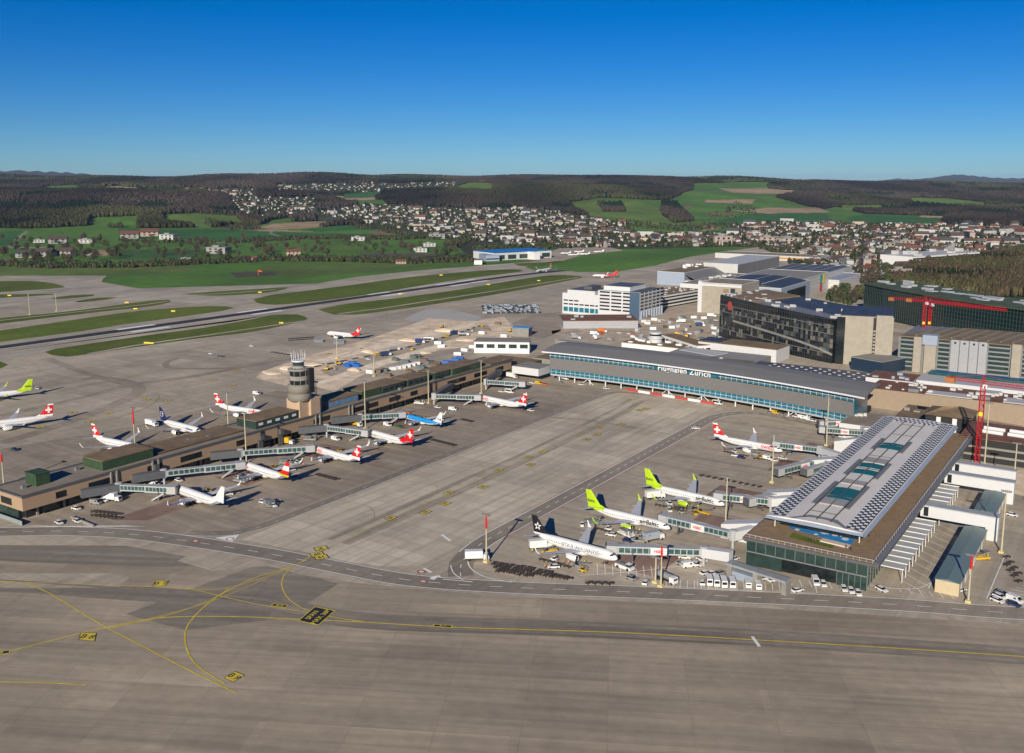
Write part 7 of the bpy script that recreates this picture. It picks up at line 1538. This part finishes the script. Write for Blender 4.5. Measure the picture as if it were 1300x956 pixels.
# long trench barrier of the building site and low kerbs, walls
tb = MB(); 
pts = smooth_line([at(x,y) for x,y in ((382,470),(440,458),(500,446),(560,430),(610,414))], 6)
for p, q in zip(pts[::2], pts[1::2]): a = Vector(p).lerp(Vector(q), .5); tb.obox(a, math.atan2(q[1]-p[1], q[0]-p[0]), (Vector(q)-Vector(p)).length/2, .8, .05, .9)
tb.build('pipe_row', DGREY, loc=(pts[0][0], pts[0][1], 0), label='long dark row of pipes and trench props crossing the building site', cat='pipes')
mb = MB(); a = at(90,657.5); b = at(119,669); m_ = (Vector(a)+Vector(b))/2; mb.obox(m_, math.atan2(b[1]-a[1], b[0]-a[0]), (Vector(b)-Vector(a)).length/2, .3, 0, 1.0); mb.build('low_wall', GREYC, loc=(m_.x, m_.y, 0), label='short pale low wall between the parked cars and the marked bays', cat='wall')
mb = MB()
for i in range(26): a = Vector((-399+i*.9, 203.5)); mb.box(a.x, a.x+.08, a.y, a.y+.08, 0, 2.2)
mb.box(-399, -375, 203.5, 203.58, .2, 2.1); mb.build('fence', mat('fence mesh', (.25,.28,.29), .5), loc=(-388,203,0), label='light grey fence panels at the near end wall of the left pier', cat='fence')
# orange wind cone marker and runway signs
mb = MB(); c_ = at(328,349.5); mb.tube((c_[0],c_[1],0),(c_[0],c_[1],7),.3,n=6); mb.tube((c_[0],c_[1],6.5),(c_[0]+5,c_[1]+3,5.5),1.4,.6,n=10); mb.build('wind_cone', mat('cone orange', (.65,.10,.02), .6), loc=(c_[0],c_[1],0), label='bright orange wind cone in the meadow beyond the runway', cat='wind cone')
def rsign():
    e = empty('runway_sign', (0,0,0)); e['category'] = 'sign'; mb = MB(); mb.box(-2.2, 2.2, -.15, .15, .35, 1.6); mb.build('panel', YEL, e); mb = MB(); mb.box(-1.8,-1.6,-.1,.1,0,.35); mb.box(1.6,1.8,-.1,.1,0,.35); mb.build('legs', MGREY, e); return e
sg = rsign(); us = {}
for k, (x, y) in enumerate([(12,376),(172,393),(220,396),(161,385),(357,411),(186,436.5),(192,437),(508,374),(620,362),(684,357),(330,372),(560,350)]):
    c_ = at(x, y); place(sg, us, c_[0], c_[1], R(33), 'small yellow taxiway sign standing on a grass strip', 'yellow signs on the grass strips')

rr = random.Random(77)
for key, nm in (('wh','all white airliner'),('tap','green-nosed airliner'),('swm','third left pier airliner'),('red','red-rear airliner'),('klm','light blue airliner'),('swr','farthest left pier airliner'),('star','black-tailed airliner'),('bal1','nearer lime-tailed airliner'),('bal2','farther lime-tailed airliner'),('swB','right pier red cross airliner')):
    P_ = PL[key]; d_ = P_['dir']; l_ = P_['left']
    for (f, s_, kind, col) in ((.22, -7.5, 'loader', SILV), (-.08, -8.5, 'tug', PW), (.30, -11, 'tug', YELC), (.02, -15.5, 'car', PW)):
        q = P_['ctr']+d_*P_['L']*f+l_*(s_+rr.uniform(-1.5, 1.5)); put(kind, col, q.x, q.y, rr.uniform(0, 360), {'loader':'silver belt loader','tug':'small tug','car':'white car'}[kind]+' beside the '+nm, 'service vehicles beside airliners', world=True)
    for i in range(4):
        q = P_['ctr']+d_*(P_['L']*.12-3.6*i)+l_*(-11.5+rr.uniform(-.5, .5)); o = place(dl, du, q.x, q.y, math.atan2(d_.y, d_.x)+rr.uniform(-.1, .1), 'loaded dolly in the short train beside the '+nm if False else 'dark dolly in the short train beside the '+nm, 'dolly trains beside airliners')
# people: ramp staff by the aircraft and visitors on the terrace, one continuous body each
def person_mesh(name, top, leg):
    me = bpy.data.meshes.new(name); V = [(0,0,.95),(0,0,1.2),(0,0,1.42),(0,.02,1.55),(0,.03,1.68),(-.2,0,1.4),(-.3,.05,1.12),(-.28,.16,.9),(.2,0,1.4),(.3,-.03,1.12),(.3,.05,.88),(-.11,0,.9),(-.13,.08,.5),(-.13,0,.08),(-.13,.16,.04),(.11,0,.9),(.13,-.06,.5),(.13,-.14,.08),(.13,.02,.04)]
    E_ = [(0,1),(1,2),(2,3),(3,4),(2,5),(5,6),(6,7),(2,8),(8,9),(9,10),(0,11),(11,12),(12,13),(13,14),(0,15),(15,16),(16,17),(17,18)]; me.from_pydata(V, E_, [])
    o = bpy.data.objects.new('tmp', me); COL.objects.link(o); sk = o.modifiers.new('s', 'SKIN'); o.modifiers.new('u', 'SUBSURF').levels = 1
    rad = [.15,.15,.16,.06,.105,.07,.05,.04,.07,.05,.04,.10,.07,.05,.045,.10,.07,.05,.045]
    for v, r_ in zip(me.skin_vertices[0].data, rad): v.radius = (r_, r_)
    me.skin_vertices[0].data[0].use_root = True
    dg_ = bpy.context.evaluated_depsgraph_get(); m2 = bpy.data.meshes.new_from_object(o.evaluated_get(dg_)); bpy.data.objects.remove(o, do_unlink=True); m2.materials.clear()
    for m in (leg, top, mat('skin', (.42,.26,.18), .6), mat('dark hair', (.03,.02,.015), .8)): m2.materials.append(m)
    for p in m2.polygons: z = p.center.z; p.material_index = 0 if z < .93 else (1 if z < 1.5 else (2 if z < 1.7 else 3))
    return m2
HV = mat('hi-vis orange', (.75,.22,.02), .6); HY = mat('hi-vis yellow', (.6,.65,.03), .6); DKT = mat('dark clothes', (.03,.03,.045), .8); RDT = mat('red jacket', (.4,.03,.03), .8)
PM = [person_mesh('person', HV, DKT), person_mesh('person', HY, DKT), person_mesh('person', DKT, DKT), person_mesh('person', RDT, DKT)]
PT = ['orange safety vest','yellow safety vest','dark clothes','red jacket']
for (x, y, z, k, wh) in [(676,702,0,1,'behind the black-tailed airliner'),(716,716,0,0,'under the wing of the black-tailed airliner'),(722,717,0,0,'under the wing of the black-tailed airliner'),(742,716,0,1,'beside the engine of the black-tailed airliner'),(692,722,0,0,'by the packed dollies'),(812,676,0,1,'beside the nearer lime-tailed airliner'),(820,690,0,0,'beside the nearer lime-tailed airliner'),(870,650,0,0,'beside the farther lime-tailed airliner'),(886,645,0,1,'beside the farther lime-tailed airliner'),(988,588,0,0,'by the red cross airliner at the right pier'),
   (1028,688.5,11.1,2,'on the pier terrace'),(1031,689.5,11.1,2,'on the pier terrace'),(1035,690.5,11.1,3,'on the pier terrace'),(1074,697,11.1,2,'on the pier terrace'),(1080,699,11.1,2,'on the pier terrace'),(1103,682,11.1,2,'on the pier terrace'),(1105,677,11.1,3,'on the pier terrace'),(1106,673,11.1,2,'on the pier terrace'),(1010,678,11.1,3,'on the pier terrace'),(385,592,0,0,'near the green-nosed airliner'),(240,632,0,1,'under the all white airliner')]:
    c_ = at(x, y, z); o = bpy.data.objects.new('person', PM[k]); COL.objects.link(o); o.location = (c_[0], c_[1], z); o.rotation_euler = (0, 0, random.uniform(0, 6.2)); o['label'] = f'person in {PT[k]} standing {wh}'; o['category'] = 'person'
# ============================================================ TOWN HOUSES AND FIELD TREES
HW = [mat('house white', (.40,.40,.39), .8), mat('house cream', (.38,.34,.26), .8), mat('house pink', (.34,.26,.22), .8), mat('house grey', (.24,.24,.24), .8)]
HR = [mat('roof red tile', (.125,.05,.035), .9), mat('roof brown tile', (.065,.045,.035), .9), mat('roof dark', (.045,.045,.05), .8), mat('roof flat grey', (.22,.22,.215), .8)]
WN = ['white','cream','pinkish','grey']; RN = ['red tiled','brown tiled','dark','flat grey']
HM = {}
def house_meshes(wi, ri, big):
    k = (wi, ri, big)
    if k in HM: return HM[k]
    mb = MB(); mb.box(-6, 6, -4.5, 4.5, -2, 5.4)
    for x in (-4, -.6, 2.8):
        for z in (1.2, 3.6): mb.quad([(x,-4.54,z),(x+1.4,-4.54,z),(x+1.4,-4.54,z+1.3),(x,-4.54,z+1.3)], 1); mb.quad([(x,4.54,z),(x+1.4,4.54,z),(x+1.4,4.54,z+1.3),(x,4.54,z+1.3)][::-1], 1)
    w = mb.mesh('house', [HW[wi], PGLS]); mb = MB()
    if ri < 3: mb.add([(-6.6,-5.2,5.1),(6.6,-5.2,5.1),(6.6,5.2,5.1),(-6.6,5.2,5.1),(-6.2,0,8.9),(6.2,0,8.9)], [(0,1,5,4),(2,3,4,5),(1,2,5),(3,0,4),(0,3,2,1)])
    else: mb.box(-6.3, 6.3, -4.8, 4.8, 5.4, 6.0); mb.box(-3, 1, -2, 2, 6, 7.4)
    HM[k] = (w, mb.mesh('roof', HR[ri])); return HM[k]
REG = [([(242,241),(325,240),(327,252),(262,250)], 'in the village below the left ridge', (.1,.5)), ([(350,234),(580,232),(582,239),(480,243),(430,246),(350,243)], 'in the village under the skyline', (.6,.12)),
 ([(292,252),(400,251),(403,262),(398,270),(330,278),(308,272)], 'in the left hillside suburb', (.5,.15)), ([(402,270),(470,259),(600,266),(662,264),(720,271),(720,300),(650,310),(560,300),(500,288),(440,280)], 'in the middle valley suburb', (.7,.08)),
 ([(720,272),(790,284),(800,300),(800,314),(640,314),(650,305),(720,298)], 'above the meadow beyond the runway', (.5,.2)), ([(800,298),(960,297),(960,311),(800,314)], 'in the row left of town', (.3,.2)),
 ([(930,285),(1000,282),(1100,285),(1100,320),(1060,330),(1000,322),(960,310)], 'in the left half of town', (.45,.25)), ([(1100,285),(1190,285),(1300,288),(1300,318),(1240,325),(1150,334),(1100,334)], 'in the right half of town', (.45,.25)), ([(1000,326),(1100,335),(1150,345),(1140,358),(1060,348)], 'between hangars and town', (.7,.1))]
def in1(x, y, poly): return bool(inpoly(np.array([float(x)]), np.array([float(y)]), poly)[0])
cand = []
for reg, (poly, txt_, pr_) in enumerate(REG):
    xs_ = [p[0] for p in poly]; ys_ = [p[1] for p in poly]; area = (max(xs_)-min(xs_))*(max(ys_)-min(ys_)); n = int(area/(6 if reg in (6, 7) else 9))
    for _ in range(n):
        x = random.uniform(min(xs_), max(xs_)); y = random.uniform(min(ys_), max(ys_))
        if not in1(x, y, poly): continue
        p = at_hill(x, y)
        if p: cand.append((math.hypot(p[0], p[1]), p, reg))
cand.sort(key=lambda c: c[0]); kept = []; grid = {}
for d_, p, reg in cand:
    g = (int(p[0]/13), int(p[1]/13)); 
    if any((g[0]+a, g[1]+b) in grid for a in (-1,0,1) for b in (-1,0,1)): continue
    grid[g] = 1; kept.append((d_, p, reg))
print('houses', len(kept))
def choose(reg):
    fw, fr = REG[reg][2]; r = random.random(); wi = 0 if r < .55 else random.choice([0,1,1,2,3]); q = random.random(); ri = 0 if q < fr else (3 if q > 1-fw*.6 else random.choice([1,2])); return wi, ri
gx, gy, gz = [], [], []
for d_, p, reg in kept:
    for _ in range(5): 
        q = (p[0]+random.uniform(-34, 34), p[1]+random.uniform(-34, 34)); gx.append(q[0]); gy.append(q[1])
gx = np.array(gx); gy = np.array(gy); gz = height(gx, gy)-.3; n = len(gx)
plant_mass('garden_trees', np.stack([gx, gy, gz], -1), 5+RS.rand(n)*7, 2.2+RS.rand(n)*2.6, np.array([[.045,.038,.028],[.03,.045,.018],[.055,.06,.025],[.016,.026,.012]])[RS.randint(0,4,n)], RS.choice([0,1,3,2], n), 'dark garden trees and bushes between the houses of the suburbs', M_LEAF)['category'] = 'garden trees'
far = MB(); fm = []
for k, (d_, p, reg) in enumerate(kept):
    wi, ri = choose(reg); a = random.choice([.3, 1.87, .9, 2.4])+random.uniform(-.25, .25); s = random.uniform(.62, 1.05); sx = s*(random.uniform(1.5, 3.2) if random.random() < (.28 if reg in (3,4,5,7,8) else .08) else 1)
    sz = s*(random.uniform(1.3, 2.3) if sx > s else 1)
    if reg in (5, 6, 7, 8) and random.random() < .2: sx *= 1.6; s *= 1.3; sz *= 1.5; wi = random.choice([0,1,2]); ri = 3
    if k < 298:
        w, r_ = house_meshes(wi, ri, 0); o = bpy.data.objects.new('house', w); COL.objects.link(o); o.location = p; o.rotation_euler = (0, 0, a); o.scale = (sx, s, sz); c_ = bpy.data.objects.new('roof', r_); COL.objects.link(c_); c_.parent = o
        o['label'] = f'{WN[wi]} house with {RN[ri]} roof {REG[reg][1]}'[:200]; o['category'] = 'house'; o['group'] = f'{WN[wi]} houses with {RN[ri]} roofs {REG[reg][1]}'
    else:
        ca, sa = math.cos(a), math.sin(a)
        def T(x, y, z): return (p[0]+(x*sx)*ca-(y*s)*sa, p[1]+(x*sx)*sa+(y*s)*ca, p[2]+z*sz)
        far.add([T(*v) for v in ((-6,-4.5,-3),(6,-4.5,-3),(6,4.5,-3),(-6,4.5,-3),(-6,-4.5,5.4),(6,-4.5,5.4),(6,4.5,5.4),(-6,4.5,5.4))], [(0,1,5,4),(1,2,6,5),(2,3,7,6),(3,0,4,7)]+([(4,5,6,7)] if ri == 3 else []), wi)
        if ri < 3: far.add([T(*v) for v in ((-6.6,-5.2,5.1),(6.6,-5.2,5.1),(6.6,5.2,5.1),(-6.6,5.2,5.1),(-6.2,0,8.9),(6.2,0,8.9))], [(0,1,5,4),(2,3,4,5),(1,2,5),(3,0,4)], 4+ri)
        else: far.add([T(*v) for v in ((-6,-4.5,5.45),(6,-4.5,5.45),(6,4.5,5.45),(-6,4.5,5.45))], [(0,1,2,3)], 7)
o = far.build('distant_houses', HW+HR, label='countless small far houses filling the valley suburbs and hillside villages', cat='houses', kind='stuff')
# farms in the fields
for k, (x, y, wi, ri, sc, lb) in enumerate([(74,309,3,1,2.2,'grey barn with a brown roof at the left of the farm lane'),(50,308,0,3,1.4,'pale farmhouse left of the grey barn'),(110,309,0,3,1.8,'long white shed on the farm lane'),(85,325,3,1,2.0,'brown-roofed barn in the near farm group, right one'),(58,326,3,1,2.0,'brown-roofed barn in the near farm group, middle one'),(33,327,3,2,1.8,'dark-roofed barn in the near farm group, left one'),(116,324,0,3,1.0,'small white hut right of the near farm group'),
      (165,303,3,0,2.4,'big barn with a red roof in the field centre left'),(190,300,2,0,2.4,'red-roofed barn right of the big one in the field'),(215,304,0,3,2.4,'long white farm hall right of the red-roofed barns'),(278,322,3,3,2.4,'pale farmhouse standing alone in the green field'),(236,331,0,3,1.0,'white hut by the hedge in the green field'),(323,331,2,0,1.0,'small red-roofed hut at the hedge'),(373,324,2,0,1.5,'small farm with red roof in the green field right of centre'),(455,305.5,0,3,1.8,'low white building by the field track'),(545,313,0,3,1.5,'white hut beside the meadow track'),(535,320,0,3,1.6,'long white shed in the meadow'),(509,335,2,0,1.0,'small red building at the airfield fence'),(555,303,3,3,2.2,'grey flat hall at the edge of the suburb'),
      (1000,309,1,3,2.6,'cream apartment block on the green strip left of the town'),(975,308,2,3,2.6,'pinkish apartment block on the green strip left of the town')]):
    p = at_hill(x, y)
    if not p: continue
    w, r_ = house_meshes(wi, ri, 0); o = bpy.data.objects.new('farmhouse', w); COL.objects.link(o); o.location = p; o.rotation_euler = (0, 0, random.uniform(.2, 1.0)); o.scale = (sc*1.4, sc, sc*.85); c_ = bpy.data.objects.new('roof', r_); COL.objects.link(c_); c_.parent = o
    o['label'] = lb; o['category'] = 'farm building'; o['group'] = 'farm buildings in the fields'
# trees one can tell apart in the fields
def tree_proto(k):
    rs = random.Random(k); e = empty('field_tree', (0,0,0)); e['category'] = 'tree'; mb = MB(); mb.tube((0,0,-1),(0,0,4.5),.45,.25,6)
    for i in range(6): a = i*1.05+rs.random(); mb.tube((0,0,2.6+.3*i),(2.4*math.cos(a),2.4*math.sin(a),5.5+.5*i),.16,.05,5)
    mb.build('trunk', mat('bark', (.05,.04,.03), .95), e); mb = MB()
    for i in range(420):
        a = rs.uniform(0, 6.28); z = rs.uniform(-1, 1); rr = (1-z*z)**.5*rs.uniform(.55, 1.0)*(1+.3*math.sin(3*a+k)); c_ = Vector((3.8*rr*math.cos(a), 3.8*rr*math.sin(a), 7.2+4.0*z)); d_ = Vector((rs.uniform(-1,1), rs.uniform(-1,1), rs.uniform(-1,1))).normalized(); u_ = d_.orthogonal().normalized(); v_ = d_.cross(u_); s_ = rs.uniform(.35, .8)
        mb.quad([tuple(c_+u_*s_), tuple(c_+v_*s_), tuple(c_-u_*s_), tuple(c_-v_*s_)])
    mb.build('crown', [mat('crown brown', (.07,.055,.035), .95), mat('crown green', (.05,.075,.02), .95), mat('crown olive', (.08,.085,.03), .95)][k], e); return e
tp = [tree_proto(k) for k in range(3)]; ut = {}; TN = ['bare brown','fresh green','olive']
AREAS = [((0,100),(316,336),'around the near farm group at the left',40),((100,330),(312,334),'in the green fields beyond the left taxiways',60),((330,600),(308,326),'in the green fields in the middle distance',60),((0,330),(304,314),'along the farm lane',34),((1090,1180),(338,366),'between the town and the dark green glass building',40),((1052,1096),(376,384),'beside the white low hangar',16)]
for (xr_, yr_, txt_, n) in AREAS:
    for i in range(n):
        p = at_hill(random.uniform(*xr_), random.uniform(*yr_)); k = random.choice([0,0,0,1,2])
        if p is None: continue
        o = place(tp[k], ut, p[0], p[1], random.uniform(0, 6), f'{TN[k]} tree standing {txt_}', f'{TN[k]} trees {txt_}', p[2]); s = random.uniform(.8, 1.5); o.scale = (s, s, s*random.uniform(.8, 1.2))
# every thing that shares its look with others is told apart by its place among them
bpy.context.view_layer.update()
fam = {}
for o in bpy.data.objects:
    if o.parent is None and o.get('label') and not o.get('kind'): fam.setdefault(o['label'], []).append(o)
def ordn(n): return f"{n}{'th' if 10 <= n % 100 <= 20 else {1:'st',2:'nd',3:'rd'}.get(n%10,'th')}"
for lab, L_ in fam.items():
    if len(L_) < 2: continue
    L_.sort(key=lambda o: project(*o.location)[0])
    for i, o in enumerate(L_):
        o['label'] = f"{lab}, {ordn(i+1)} from left"
        if not o.get('group'): o['group'] = lab
# haze: real air between here and the hills
hz = MB(); hz.box(-26000, 26000, -26000, 26000, -8, 215); hm = bpy.data.materials.new('haze'); hm.use_nodes = True; n_ = hm.node_tree.nodes; n_.remove(n_['Principled BSDF']); pv = n_.new('ShaderNodeVolumePrincipled'); pv.inputs['Color'].default_value = (.50, .70, 1.0, 1); pv.inputs['Density'].default_value = 2.0e-5; pv.inputs['Anisotropy'].default_value = 0.0
hm.node_tree.links.new(pv.outputs[0], n_['Material Output'].inputs['Volume'])
HAZE = True
if HAZE: hz.build('haze', hm, kind='stuff', label='thin pale blue air haze lying over the whole valley', cat='haze')
# anything built as a prototype but never placed is dropped
for e in list(VT.values()):
    if not VU.get(e.name):
        for c_ in KIDS.get(e.name, []): bpy.data.objects.remove(c_, do_unlink=True)
        bpy.data.objects.remove(e, do_unlink=True)

for o in bpy.data.objects:
    if o.parent is None and o.get('label') and len(o['label'].split()) > 16: print('LONG', o.name, o['label'])
